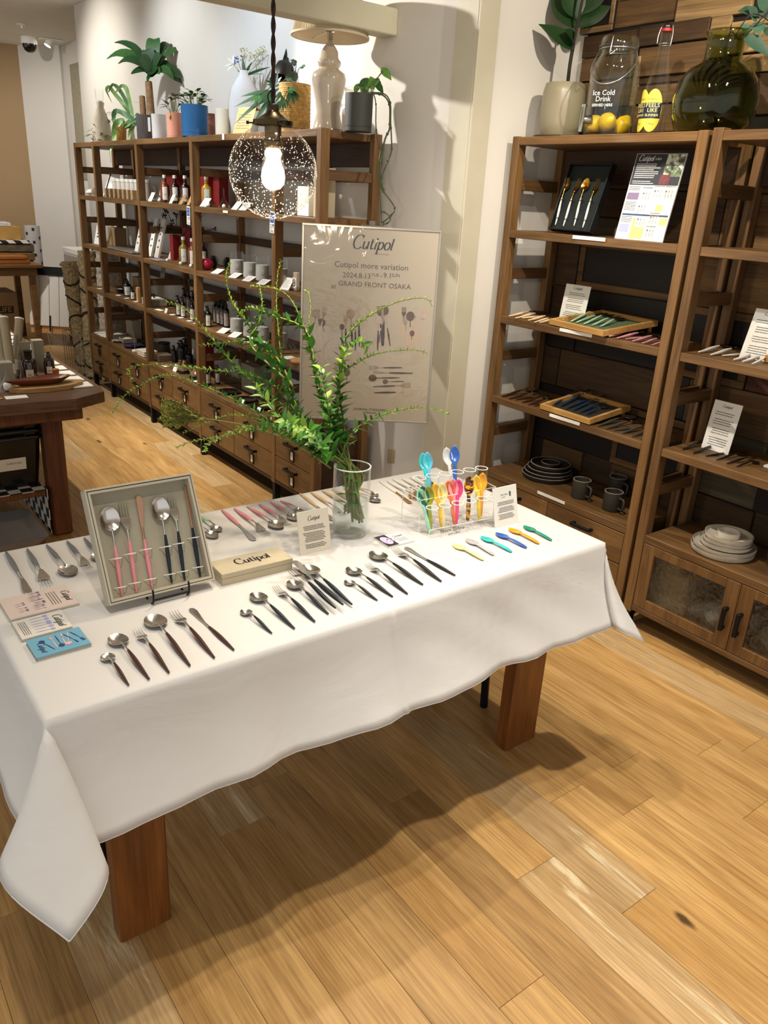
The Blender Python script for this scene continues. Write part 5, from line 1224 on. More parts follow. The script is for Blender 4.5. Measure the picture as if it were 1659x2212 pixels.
rect(.03, .47, .27, .55, M_mauve, .0007, 'picture'); rect(.03, .285, .97, .305, M_navyp, .0007, 'banner_print'); rect(.68, .345, .82, .42, M_ye, .0008, 'note_print'); rect(.83, .19, .97, .27, M_ye, .0008, 'note_print'); rect(.29, .02, .56, .26, M_ye, .0006, 'note_print'); rect(.04, .09, .24, .18, M_lilac, .0007, 'picture')
textlines(cb, [(w*.03, w*.26, h*(.62-.018*i), h*.007) for i in range(3)] + [(w*.03, w*.26, h*(.44-.018*i), h*.007) for i in range(6)] + [(w*.03, w*.26, h*(.27-.02*i), h*.007) for i in range(4)] + [(x*w, (x+.2)*w, y*h, h*.008) for x, y in ((.32, .61), (.55, .63), (.77, .63), (.60, .345-.02), (.60, .17))], M_grey_ink, None, .001, 6)
def shelf_tag(px0, px1, X, zs, label):
    a, b = onx(*px0, X), onx(*px1, X); a.z = b.z = zs
    solo('price_strip', label, 'price tag', MB().box(0, -abs(a.y-b.y), -.013, .0015, 0, 0), M_card, (X-.002, max(a.y, b.y), zs+.001))
shelf_tag((1237, 515), (1307, 523), SX0, SZ[3], 'white price strip under the black gift box'); shelf_tag((1210, 707), (1280, 722), SX0, SZ[2], 'white price strip under the green cutlery tray')
shelf_tag((1188, 893), (1253, 913), SX0, SZ[1], 'white price strip under the navy cutlery tray'); shelf_tag((1162, 1058), (1221, 1083), SX0, SZ[0], 'white price strip before the black plates')
# cutlery on the shelves
def on_shelf(z, col, sm, label, G, lst):
    for kind, tip, head in lst: lay(kind, tip, head, z, col, label % NM[kind], G, sm)
def zs(x, y): return (1020 + x*.2773, 560 + y*.2773)
K6 = ('table_spoon', 'table_fork', 'knife', 'dessert_spoon', 'dessert_fork', 'coffee_spoon')
def six(tips, heads): return [(k, zs(*a), zs(*b)) for k, a, b in zip(K6, tips, heads)]
BS = M_black_steel
GS = 'cutlery displayed on the tall shelves'
on_shelf(SZ[2], 'cream', BS, 'cream handled dark %s on the shelf beside the green tray', GS, six([(288, 445), (340, 460), (392, 460), (438, 478), (486, 491), (526, 495)], [(567, 405), (612, 418), (640, 428), (683, 438), (668, 455), (690, 470)]))
on_shelf(SZ[2], 'rose', BS, 'pink handled dark %s at the far end of the green tray shelf', GS, six([(1068, 604), (1130, 616), (1196, 622), (1252, 640), (1326, 655), (1400, 668)], [(1350, 545), (1405, 570), (1450, 590), (1500, 595), (1520, 612), (1545, 640)]))
on_shelf(SZ[1], 'choc', M_steel, 'dark brown handled %s on the shelf beside the navy tray', GS, six([(232, 1072), (288, 1088), (338, 1095), (390, 1116), (438, 1133), (482, 1143)], [(495, 1005), (540, 1030), (585, 1048), (615, 1065), (640, 1085), (625, 1108)]))
on_shelf(SZ[1], 'slate', M_steel, 'grey handled %s at the far end of the navy tray shelf', GS, six([(980, 1300), (1046, 1320), (1102, 1332), (1166, 1357), (1242, 1382), (1312, 1402)], [(1260, 1220), (1320, 1250), (1370, 1295), (1420, 1290), (1440, 1320), (1430, 1360)]))
def zr(x, y): return (1350 + x*.2713, 500 + y*.2712)
on_shelf(SZ[2], 'white', BS, 'white handled dark %s in front of the taller price card', GS, [(k, zr(*a), zr(*b)) for k, a, b in zip(K6, [(588, 964), (682, 986), (775, 990), (868, 1025), (937, 1040), (1012, 1057)], [(868, 905), (975, 925), (1080, 960), (1160, 965), (1190, 985), (1160, 1015)])])
on_shelf(SZ[1], 'black', BS, 'all black %s in front of the shorter price card', GS, [(k, zr(*a), zr(*b)) for k, a, b in zip(K6, [(460, 1736), (545, 1768), (643, 1790), (728, 1822), (810, 1850), (890, 1873)], [(738, 1650), (822, 1680), (900, 1735), (965, 1755), (1050, 1790), (1062, 1825)])])
M_tray = wood('bamboo_tray', 'a8783c', 'd3a763', 'X', .45, .06, .7, 6)
def tray(FL_, FR_, BL_, z, col, sm, label, lab2, tips, heads, inner):
    a, b, c = onz(*FL_, z+.012), onz(*FR_, z+.012), onz(*BL_, z+.045)
    a.z = z+.004; b.z = z+.004; c.z = z+.036
    M = frame(a, b-a, c-a); w = (b-a).length; d = (M.inverted() @ c).y
    t = thing('cutlery_tray', label, 'tray', M=M); f = .014; H_ = .022
    ob('rim', MB().box(0, 0, 0, w, f, H_, .001).box(0, d-f, 0, w, d, H_, .001).box(0, f, 0, f, d-f, H_, .001).box(w-f, f, 0, w, d-f, H_, .001), M_tray, t)
    ob('tray_base', MB().box(f, f, .001, w-f, d-f, .005), inner, t)
    ob('prop', MB().box(.02, d-.02, -.034, .03, d-.01, 0).box(w-.03, d-.02, -.034, w-.02, d-.01, 0), M_tray, t)
    n = M.to_3x3().col[2]
    for k, tp, hd in zip(K6, tips, heads):
        on_board(M, .007, zs(*tp), zs(*hd), k, HC[col], sm, lab2 % NM[k], GS)
tray(zs(600, 490), zs(1020, 588), zs(862, 385), SZ[2], 'mint', BS, 'bamboo tray of green handled cutlery on the shelf', 'mint green handled dark %s in the bamboo tray', [(705, 480), (770, 492), (815, 500), (870, 512), (935, 522), (1000, 530)], [(965, 365), (1020, 390), (1070, 405), (1105, 430), (1150, 455), (1175, 470)], mat('tray_green_base', '56664a', .7))
tray(zs(527, 1150), zs(915, 1275), zs(775, 1030), SZ[1], 'blue', M_steel, 'bamboo tray of navy handled cutlery on the shelf', 'dark blue handled %s in the bamboo tray', [(640, 1135), (690, 1150), (735, 1168), (790, 1182), (845, 1198), (890, 1215)], [(890, 1005), (950, 1030), (1020, 1055), (1020, 1085), (1070, 1110), (1045, 1155)], mat('tray_dark_base', '2b2722', .7))
# price cards
for BL, BR, TL, TR, z, X, lb in (((1207, 684), (1260, 688), (1232, 613), (1277, 619), SZ[2], 2.64, 'white price card behind the green tray'), ((1519, 943), (1578, 958), (1546, 863), (1605, 876), SZ[1], 2.615, 'white price card leaning behind the black cutlery'), ((1601, 748), (1668, 762), (1635, 664), (1702, 676), SZ[2], 2.60, 'white price card leaning behind the white handled cutlery')):
    t, w, h = standing_card('price_card', BL, BR, TL, TR, z+.001, M_card, lb, 'sign', .002, X)
    logo(t, w*.33, (w*.5, h*.90, .0006), M_ink); textlines(t, price_rows(w, h, 15, .78, .12, lh=.016, seed=len(lb), gaps=(2, 6, 10)), M_grey_ink)
# plates and mugs
M_bp = mat('black_stoneware', '24221f', .45, var=.05); M_wp = mat('white_stoneware', 'cfc8b8', .3, var=.02); M_rimg = mat('bare_clay_rim', '8f867a', .6)
def plate(label, x, y, z, r, h, m, group, rim=None):
    t = thing('plate', label, 'plate', (x, y, z), group=group)
    ob('dish', MB().lathe([(0, 0), (r*.93, 0), (r*.97, .004), (r, h-.001), (r-.003, h), (r*.955, .007), (r*.92, .005), (0, .005)], 48), m, t, 40)
    if rim: ob('bare_rim', MB().lathe([(r+.0002, h-.0012), (r, h+.0004), (r-.003, h+.0006), (r-.0032, h-.0008)], 48, closed=True), rim, t, 60)
c = onz(1176, 1018, SZ[0]+.03)
nms = ('widest black plate at the foot of the dark stack', 'second black plate from the foot of the dark stack', 'middle black plate of the dark stack', 'top black plate of the dark stack')
z = SZ[0]+.001
for k, (r, h) in enumerate(((.112, .021), (.107, .018), (.098, .018), (.088, .022))):
    plate(nms[k], c.x+.02, c.y-.004*k, z, r, h, M_bp, 'stacked black plates', M_rimg); z += h*.82 + .0005
plate('small black saucer resting on the top black plate', c.x+.02, c.y-.012, z-.012, .042, .019, M_bp, 'stacked black plates', M_rimg)
c = onz(1563, 1175, SZ[0]+.03); z = SZ[0]+.009
nms = ('widest white plate at the foot of the pale stack', 'second white plate from the foot of the pale stack', 'middle white plate of the pale stack', 'fourth white plate of the pale stack', 'top white plate under the small pale dish')
z = SZ[0]+.002
for k, (r, h) in enumerate(((.112, .020), (.110, .018), (.092, .014), (.086, .014), (.083, .020))):
    plate(nms[k], c.x, c.y-.003*k, z, r, h, M_wp, 'stacked white plates', M_rimg); z += h*.82 + .0005
plate('small white dish resting on the top white plate', c.x, c.y-.010, z-.011, .040, .022, M_wp, 'stacked white plates', M_rimg)
def mug(px, py, label):
    c = onz(px, py, SZ[0]); t = thing('mug', label, 'mug', (c.x+.036, c.y, SZ[0]+.001), group='charcoal stoneware mugs'); r, h = .038, .079
    ob('cup', MB().lathe([(0, 0), (r-.003, 0), (r, .004), (r, h-.001), (r-.0012, h), (r-.004, h-.001), (r-.004, .006), (0, .006)], 36), M_mug, t, 50)
    ob('bare_rim', MB().lathe([(r+.0002, h-.001), (r-.0005, h+.0006), (r-.0036, h+.0006), (r-.0042, h-.001)], 36, closed=True), M_rimg, t, 60)
    hm_ = [(r-.002, .062), (r+.024, .062), (r+.030, .056), (r+.030, .026), (r+.024, .018), (r-.002, .018)]
    dv = V((-.25, -.97, 0)).normalized(); ob('handle', MB().tube([dv*a + V((0, 0, b)) for a, b in hm_], .0055, 8, True, .8), M_mug, t, 60)
M_mug = mat('charcoal_stoneware', '3a362f', .5, var=.06, scale=60)
mug(1240, 1077, 'charcoal mug nearest the black plate stack'); mug(1308, 1104, 'charcoal mug closest to the shelf edge'); mug(1318, 1070, 'charcoal mug standing behind the two others'); mug(1382, 1085, 'charcoal mug half hidden behind the shelf post')
# pen jar and leaflet at the edge of the frame
c = onz(1655, 1222, SZ[0]); t = thing('glass_jar', 'clear glass jar of spoons with white tags beside the white plates', 'jar', (c.x+.03, c.y-.02, SZ[0]+.001))
ob('jar_body', MB().lathe([(0, 0), (.037, 0), (.039, .004), (.039, .105), (.037, .105), (.037, .006), (0, .005)], 28), M_glass, t, 50)
for k in range(5): ob('spoon_handle', MB().tube([(-.02+.01*k, .012*(-1)**k, .008), (-.026+.013*k, .018*(-1)**k, .10)], .004, 6), M_steel if k % 2 else RW[6], t)
ob('tag', MB().box(-.028, -.004, .035, -.026, .024, .075, M=Matrix.Rotation(.3, 4, 'Z')), M_card, t)
c = onz(1659, 1010, SZ[1]); solo('leaflet', 'small white leaflet at the shelf end beside the black cutlery', 'leaflet', MB().box(0, -.10, 0, .05, 0, .006), M_card, (c.x-.01, c.y+.012, SZ[1]+.001))
c = onz(1656, 785, SZ[2]); solo('bamboo_riser', 'orange brown wooden riser at the end of the white handled cutlery', 'stand', MB().box(0, -.20, 0, .12, 0, .026, .003), M_tray, (c.x, c.y+.012, SZ[2]+.001))
t = thing('black_gift_box', 'closed black box edge standing on the upper shelf near the frame edge', 'box', (2.60, 1.06, SZ[3]+.001)); ob('box_lid', MB().box(-.012, -.16, 0, .012, .05, .20, .002), M_bbox, t); ob('rim', MB().tube([(-.013, .05, 0), (-.013, .05, .20)], .001, 4).tube([(-.013, -.16, .002), (-.013, .05, .002)], .001, 4), M_rimg, t)
# wrapped goods behind the rippled glass
M_bub2 = mat('bubble_wrap', 'cfcabd', .35, var=.1, scale=70, bump=.5, bscale=120); M_ct = mat('cream_carton', 'c8b48a', .8, var=.05); r6 = random.Random(8)
zz = .109
for k, (y, h, w_) in enumerate(((1.46, .05, .16), (1.46, .05, .15), (1.46, .055, .15), (1.48, .05, .10))):
    solo('carton', f'pale carton behind the rippled glass, {("lowest", "second", "third", "topmost")[k]} of its pile', 'box', MB().box(-.09, -w_/2, 0, .09, w_/2, h, .004), M_ct, (2.64, y, zz), 0, None, 'cartons in the glass cabinet'); zz += h+.001
for k, (x, y, s_) in enumerate(((2.60, 1.27, .055), (2.63, 1.20, .070), (2.60, 1.35, .035), (2.62, 1.06, .055), (2.65, .96, .06), (2.60, .86, .05), (2.66, 1.27, .05))):
    mb = MB().ball((0, 0, 0), s_, 14, (1, 1, .9)); mb.v = [v*(1+r6.uniform(-.12, .12)) for v in mb.v]
    lo = min(v.z for v in mb.v); mb.v = [v - V((0, 0, lo)) for v in mb.v]
    solo('wrapped_bundle', ('large bubble wrapped bundle beside the door handles, nearer the glass', 'largest bubble wrapped bundle behind the door handles', 'smallest bubble wrapped bundle nearest the pale cartons', 'bubble wrapped bundle behind the second door, next to the handles', 'bubble wrapped bundle at the rear of the second door', 'bubble wrapped bundle at the far end of the second door', 'bubble wrapped bundle at the cabinet back, beside the largest one')[k], 'package', mb, M_bub2, (x, y, .109), 0, 180, 'wrapped bundles in the glass cabinet')
# ================================================================== ON THE LONG SHELVING UNIT
def rk(px, py, lev, X=2.0):
    p = onx(px, py, X); return V((X, p.y, RZ[lev] + .001))
PXM = lambda p: (p-EYE).dot(F_)/FP                                  # metres covered by one photo pixel at that place
M_clearbag = thin('cellophane', 'f3f3ee', .12, 1.6, .10)
# --- top board: pots and plants
def lathe_thing(name, label, cat, loc, part, prof, m, n=32, group=None, sm=45):
    t = thing(name, label, cat, loc, group=group); ob(part, MB().lathe(prof, n), m, t, sm); return t
def cyl_prof(r, h, wall=.004, groove=None, taper=1.0):
    p = [(0, 0), (r*taper-.001, 0), (r*taper, .001)]
    if groove: p += [(r*taper, groove), (r*taper-.0012, groove+.0008), (r*taper, groove+.0016)]
    return p + [(r, h-.001), (r-.001, h), (r-wall, h-.001), (r*taper-wall, .01), (0, .01)]
def pot_with(label, px, X, half_px, top_px, bot_px, m, groove=True, taper=.97, name='potted_plant', cat='plant', soil=.85):
    c = rk(px, bot_px, 4, X); s = PXM(c); r = half_px*s; h = (bot_px-top_px)*s*1.03
    t = thing(name, label, cat, tuple(c)); ob('pot', MB().lathe(cyl_prof(r, h, .005, h*.12 if groove else None, taper), 36), m, t, 40)
    if soil: ob('soil', MB().lathe([(0, h*soil), (r-.004, h*soil)], 20), M_soil, t)
    return t, c, r, h
ML = [mat('houseplant_leaf', '2f5a2a', .4, var=.15, scale=40, coat=.1), mat('houseplant_leaf_dark', '1f4421', .35, var=.12, scale=40, coat=.15), mat('houseplant_leaf_light', '5f8a3f', .45, var=.15, scale=40)]
def bush(t, c, r, h, n, spread, ht, L, wd, ms, seed, stems=True, droop=.3):
    r_ = random.Random(seed); st = MB()
    for k in range(n):
        a = r_.uniform(0, 2*PI); q = r_.uniform(.1, 1)**.6; b = V((r*.3*math.cos(a), r*.3*math.sin(a), h*.85))
        e = V((spread*q*math.cos(a), spread*q*math.sin(a), h + ht*(1-q*q*.7)*r_.uniform(.55, 1)))
        if stems and k % 2 == 0: st.tube([b, (b+e)/2 + V((0, 0, .01)), e], .0012, 4)
        d = V((math.cos(a), math.sin(a), r_.uniform(-.2, .8)))
        ob('leaf', MB().leaf(e, d, (0, 0, 1), L*r_.uniform(.7, 1.2), wd*r_.uniform(.8, 1.1), droop, .2, 4), ms[r_.randrange(len(ms))], t, 180)
    if st.f: ob('stems', st, M_stem, t, 180)
M_wpot = mat('white_pot', 'dcdcdc', .5, var=.02); M_ppot = mat('salmon_pot', 'd08f78', .6, var=.03); M_bpot = mat('blue_pot', '155a8c', .4, var=.03); M_tpot = mat('terracotta_pot', '9c6450', .7, var=.05); M_cpot = mat('cream_pot', 'ddd5c0', .6, var=.02); M_kpot = mat('charcoal_pot', '33352f', .6, var=.04); M_rpot = mat('ribbed_grey_pot', '5a5350', .6, var=.1)
pot_with('empty white cylinder pot beside the ribbed grey pot', 345, 2.06, 15.5, 253, 303, M_wpot, name='plant_pot', cat='pot', soil=0)
t, c, r, h = pot_with('small leafy plant with white berries in a salmon pink pot', 379, 2.05, 16.5, 250, 301, M_ppot)
bush(t, c, r, h, 34, .052, .11, .038, .019, [mat('mistletoe_leaf', '5f7058', .5, var=.1, scale=40), mat('mistletoe_leaf_dark', '38493a', .5, var=.1, scale=40)], 3)
be = MB(); r7 = random.Random(2)
for k in range(14): be.ball((r7.uniform(-.05, .05), r7.uniform(-.05, .05), h + r7.uniform(.0, .11)), .0042, 8)
ob('berries', be, M_wpot, t, 180, None, 'stuff')
ob('leaf', MB().leaf((-.035, -.02, h-.005), (-.3, -.2, -.9), (-1, -.3, 0), .035, .019, .1, .1, 4), ML[2], t, 180)
t, c, r, h = pot_with('bushy green herb in a deep blue pot', 422, 1.985, 28.5, 238, 298, M_bpot)
bush(t, c, r, h, 60, .070, .085, .040, .026, [mat('herb_leaf', '4f7a31', .5, var=.15, scale=40), mat('herb_leaf_dark', '365f24', .5, var=.12, scale=40)], 4)
pot_with('terracotta coloured pot half hidden behind the blue pot', 455, 2.14, 13, 247, 297, M_tpot, name='plant_pot', cat='pot', soil=0)
pot_with('cream white cylinder pot on a saucer beside the pale vase', 482, 2.02, 16.5, 243, 295, M_cpot, name='plant_pot', cat='pot', soil=0, groove=False)
# ribbed grey pot with cane plant
c = rk(316, 303, 4, 2.03); s = PXM(c); h = 50*s; t = thing('cane_plant', 'tall green cane plant with two cut trunks in a ribbed grey pot', 'plant', tuple(c)); mb = MB(); N = 60; rows = []
for z in (0, h):
    for k in range(N): a = 2*PI*k/N; rr = 18*s*(1 + .035*(k % 2)); mb.v.append(V((rr*math.cos(a), rr*math.sin(a), z)))
for k in range(N): mb.f.append((k, (k+1) % N, N+(k+1) % N, N+k))
mb.f += [tuple(range(N-1, -1, -1)), tuple(range(N, 2*N))]; ob('pot', mb, M_rpot, t)
M_trunk = mat('cane_trunk', '8a6a48', .85, var=.3, scale=50, bump=.4, bscale=70)
D_ = (c-EYE).dot(F_)
def P3(px, py, dd=0): return atd(px, py, D_+dd) - c
b1, b2_ = P3(327, 255), P3(321, 178)
ob('trunk', MB().tube([b1 + V((0, 0, -.02)), (b1+b2_)*.5, b2_], [8.5*s, 8*s, 7.5*s], 14), M_trunk, t, 50); ob('trunk', MB().tube([P3(310, 255) + V((0, 0, -.02)), P3(307, 209)], [7*s, 6.3*s], 14), M_trunk, t, 50)
top = P3(328, 165)
for k, (qx, qy, w, dr, dd) in enumerate(((230, 128, 30, .25, .0), (247, 92, 20, .45, .05), (255, 138, 26, .2, -.06), (335, 86, 40, .05, .05), (331, 160, 34, .9, -.10), (372, 98, 30, .1, .08), (411, 113, 22, .3, .0), (392, 168, 34, .5, -.04), (402, 182, 28, .75, .03), (375, 172, 26, .2, -.08), (283, 160, 24, .5, -.05), (315, 108, 34, .1, .0), (300, 125, 30, .15, -.08), (350, 120, 30, .1, -.06), (375, 145, 30, .2, .06), (345, 160, 24, .3, -.08), (318, 178, 12, .3, -.03))):
    e = P3(qx, qy, dd*.6 - .03); L = (e-top).length; pa = smooth_path([top, top + (e-top)*.35 + V((0, 0, L*.22)), top + (e-top)*.72 + V((0, 0, L*.20*(1.2-dr))), e], 3); mb = MB(); m = len(pa); sd_ = (e-top).cross(V((-.6, -.5, .7))).normalized()
    for i, p in enumerate(pa):
        ww = w*s*.42*math.sin(PI*min(1, .12 + .86*(i/(m-1))))**.8; mb.v += [p - sd_*ww + V((0, 0, ww*.25)), p, p + sd_*ww + V((0, 0, ww*.25))]
    for i in range(m-1): a = 3*i; mb.f += [(a, a+1, a+4, a+3), (a+1, a+2, a+5, a+4)]
    ob('leaf', mb, ML[1] if k % 3 else ML[0], t, 180)
for (px, py, qx, qy) in ((304, 222, 290, 220), (318, 205, 312, 202)): a, b = P3(px, py), P3(qx, qy); ob('leaf', MB().leaf(a, b-a, (0, 0, 1), (b-a).length*1.3, .01, .1, .2, 4), ML[2], t, 180)
tg = MB().box(-.0008, -11*s*.6, 0, .0008, 11*s*.6, 27*s, M=Matrix.Translation(P3(323, 284, -.075))); ob('tag', tg, M_card, t); ob('tag_string', MB().tube([P3(322, 258, -.06), P3(321, 240, -.05)], .0008, 4), M_card, t)
# strap leaved plant
c = rk(262, 308, 4, 2.03); s = PXM(c); D_ = (c-EYE).dot(F_); t = thing('strap_leaf_plant', 'plant with long twisting strap leaves hanging over the shelf edge', 'plant', tuple(c))
ob('pot', MB().lathe(cyl_prof(13*s, 30*s, .004, None, .8), 24), mat('ochre_pot', 'b88a3a', .6, var=.1), t, 40)
M_strap = mat('strap_leaf', '7fa45a', .45, var=.25, scale=30); M_strap2 = mat('strap_leaf_dark', '4d7a43', .45, var=.2, scale=30)
b0 = V((0, 0, 28*s))
for k, (pts, w) in enumerate((([(285, 262), (270, 230), (250, 205), (236, 188), (230, 196), (242, 222)], 9), ([(285, 258), (275, 225), (262, 200), (250, 185), (242, 184), (234, 200)], 9), ([(284, 255), (280, 220), (272, 190), (262, 186), (250, 200)], 10), ([(292, 268), (275, 250), (255, 240), (246, 246), (248, 270), (258, 285)], 11), ([(268, 262), (256, 262), (247, 275), (246, 300), (240, 322), (236, 328)], 11), ([(288, 262), (300, 250), (296, 246), (290, 252)], 6), ([(288, 268), (281, 285), (278, 305)], 9))):
    pa = smooth_path([b0] + [P3(x, y, -.03 - .012*k) for x, y in pts], 4); mb = MB(); m = len(pa)
    for i, p in enumerate(pa):
        tdir = (pa[min(i+1, m-1)]-pa[max(i-1, 0)]).normalized(); sd_ = tdir.cross(V((math.sin(i*.35+k)-.6, -.8, .3))).normalized(); ww = w*s*.5*math.sin(PI*min(1, .15+.84*i/(m-1)))**.7; mb.v += [p-sd_*ww, p + tdir.cross(sd_)*ww*.25, p+sd_*ww]
    for i in range(m-1): a = 3*i; mb.f += [(a, a+1, a+4, a+3), (a+1, a+2, a+5, a+4)]
    ob('leaf', mb, (M_strap, M_strap2)[k % 2], t, 180)
ob('drip_tip', MB().tube([P3(236, 328, -.07), P3(240, 352, -.06)], .0015, 4), M_strap, t)
# trailing vine in a cloth wrapped bottle
c = rk(222, 309, 4, 2.08); s = PXM(c); D_ = (c-EYE).dot(F_); t = thing('wrapped_bottle', 'glass bottle wrapped in pale cloth standing at the far shelf end', 'bottle', tuple(c))
M_linen = mat('pale_linen', 'c9c0ad', .9, var=.06, scale=30, bump=.4, bscale=50)
ob('cloth_wrap', MB().lathe([(0, 0), (20*s, 0), (21*s, .02), (18*s, 40*s), (12*s, 58*s), (7*s, 72*s), (9*s, 80*s), (4*s, 84*s), (0, 84*s)], 20), M_linen, t, 180)
ob('bottle_neck', MB().lathe([(5*s, 78*s), (8*s, 84*s), (9*s, 100*s), (9*s, 106*s), (8*s, 106*s), (7*s, 84*s)], 18), M_glass, t, 50)
v = thing('trailing_vine', 'thin leaved vine sprawling in front of the cloth wrapped bottle', 'plant', tuple(c)); st = MB(); r8 = random.Random(6)
for pts in ([(205, 300), (212, 285), (228, 270), (236, 262), (222, 255), (208, 246)], [(210, 306), (218, 290), (232, 292), (240, 300)], [(236, 265), (245, 250), (236, 242), (226, 250)], [(204, 308), (200, 292), (192, 290)], [(230, 300), (212, 278), (205, 272), (196, 282)]):
    pa = smooth_path([P3(x, y, -.07) for x, y in pts], 4); st.tube(pa, .0013, 5)
    for i in range(1, len(pa), 2):
        d = V((r8.uniform(-1, 1), r8.uniform(-1, 1), r8.uniform(-.4, .6))); ob('leaf', MB().leaf(pa[i], d, (0, 0, 1), 15*s*r8.uniform(.7, 1.2), 4.5*s, .4, .2, 4), ML[r8.randrange(3)], v, 180)
ob('stems', st, M_stem, v, 180)
# pale disc vase with flowers
c = rk(528, 293, 4, 2.10); s = PXM(c); D_ = (c-EYE).dot(F_); t = thing('disc_vase', 'tall pale oval vase with a narrow neck holding mixed flowers', 'vase', tuple(c))
M_pv = mat('pale_matt_ceramic', 'd5d3cf', .6, var=.01); M_ov = mat('olive_edge_glaze', 'a89b6c', .6, var=.02)
pa = [(0, 0), (22*s, 0), (28*s, 14*s), (33*s, 40*s), (33*s, 66*s), (27*s, 94*s), (16*s, 112*s), (9.5*s, 120*s), (9*s, 128*s), (7*s, 128*s), (7*s, 118*s), (0, 116*s)]
Rv = Matrix.Rotation(.93, 4, 'Z'); ob('vase_body', MB().lathe(pa, 32, Rv @ Matrix.Diagonal((.45, 1, 1, 1))), M_pv, t, 60)
ob('edge_band', MB().lathe([(r_*1.012, z_) for r_, z_ in pa[1:8]], 32, Rv @ Matrix.Diagonal((.16, 1.01, 1, 1))), M_ov, t, 60)
def flower_stem(label, cat, paths, leaves, petals, mats, name='cut_flower'):
    o = thing(name, label, cat, tuple(c), group='flowers in the pale oval vase'); sb = MB()
    for q in paths: sb.tube(smooth_path([V((0, 0, 110*s))] + [P3(x, y, dd) for x, y, dd in q], 4), .0014, 5)
    ob('stem', sb, M_stem, o, 180); return o
o = flower_stem('white lily leaning out of the pale vase', 'flower', [[(517, 155, 0), (508, 143, 0), (500, 135, 0)]], None, None, None)
b = P3(503, 138); M_lily = mat('lily_petal', 'e2e2cf', .5, var=.05)
for qx, qy in ((492, 124), (491, 152), (505, 118), (486, 142), (512, 128)): e = P3(qx, qy, -.01); ob('petal', MB().leaf(b, e-b, (-.5, -.5, .5), (e-b).length*1.1, .014, .1, .3, 5), M_lily, o, 180)
o = flower_stem('blue flower cluster beside the white lily', 'flower', [[(520, 150, 0), (515, 135, 0)]], None, None, None); M_blu = mat('blue_petal', '6874ab', .6, var=.1); r9 = random.Random(12)
for k in range(16): b = P3(514+r9.uniform(-7, 9), 128+r9.uniform(-9, 12), r9.uniform(-.02, .02)); d = V((r9.uniform(-1, 1), r9.uniform(-1, 1), r9.uniform(-1, 1))); ob('petal', MB().leaf(b, d, d.orthogonal(), .016, .010, .1, .3, 3), M_blu, o, 180)
o = flower_stem('creamy blossom spray rising highest from the pale vase', 'flower', [[(530, 150, .02), (528, 115, .02), (525, 103, .02)], [(535, 150, .01), (555, 125, .01), (578, 100, .01)]], None, None, None); M_crm = mat('cream_blossom', 'c6c49a', .7, var=.2, scale=80); bl = MB()
for k in range(150):
    q = r9.random(); x, y = (526 + r9.uniform(-6, 8), 100 + 30*q) if k % 3 == 0 else (535 + 46*q + r9.uniform(-5, 5), 128 - 30*q + r9.uniform(-7, 7)); d = V((r9.uniform(-1, 1), r9.uniform(-1, 1), r9.uniform(-1, 1))); bl.leaf(P3(x, y, r9.uniform(-.02, .03)), d, d.orthogonal(), .011, .007, .1, .2, 2)
ob('blossom', bl, M_crm, o, None, None, 'stuff')
o = flower_stem('dark needle sprig low in the pale vase flowers', 'sprig', [[(535, 160, -.02), (555, 140, -.02), (580, 118, -.02)], [(530, 165, -.02), (550, 160, -.02), (568, 160, -.02)]], None, None, None); M_ndl = mat('dark_needles', '2c3a30', .7, var=.2, scale=60); nd = MB()
for k in range(420):
    q = r9.random(); x, y = (530+50*q, 158-38*q) if k % 3 else (528+42*q, 165-6*q); d = V((r9.uniform(-1, 1), r9.uniform(-1, 1), r9.uniform(-1, 1))).normalized(); b = P3(x+r9.uniform(-6, 6), y+r9.uniform(-6, 6), -.02); nd.leaf(b, d, d.orthogonal(), .020, .0022, 0, 0, 1)
ob('needles', nd, M_ndl, o, None, None, 'stuff')
o = flower_stem('long dark green leaves among the flowers in the pale vase', 'leaves', [[(530, 150, -.01), (540, 150, -.01)]], None, None, None)
for qx, qy, w in ((524, 118, .018), (585, 140, .022), (560, 150, .02), (522, 160, .014), (545, 130, .02), (512, 150, .010)): b = P3(528, 165); e = P3(qx, qy, -.03); ob('leaf', MB().leaf(b, e-b, (-.6, -.4, .6), (e-b).length, w, .1, .2, 6), ML[1], o, 180)
# kraft price folder
c = rk(535, 300, 4, 1.96); s = PXM(c); D_ = (c-EYE).dot(F_); M_kraft = mat('kraft_paper', 'b98d55', .8, var=.05, scale=40)
KM = frame(c + V((0, .05, 0)), V((.35, -.94, 0)), y=V((.35, .13, .93))); t = thing('kraft_folder', 'tan kraft paper folder with small print behind the pendant globe', 'paper', M=KM)
ob('sheet', MB().box(-30*s, 0, -.001, 20*s, 58*s, .0005), M_kraft, t); textlines(t, [(-24*s, 12*s, 12*s+6*s*k, 2*s) for k in range(6)], M_grey_ink, None, .001, 3); ob('flap', MB().box(-22*s, 58*s, -.03, 20*s, 59*s, 0), M_kraft, t)
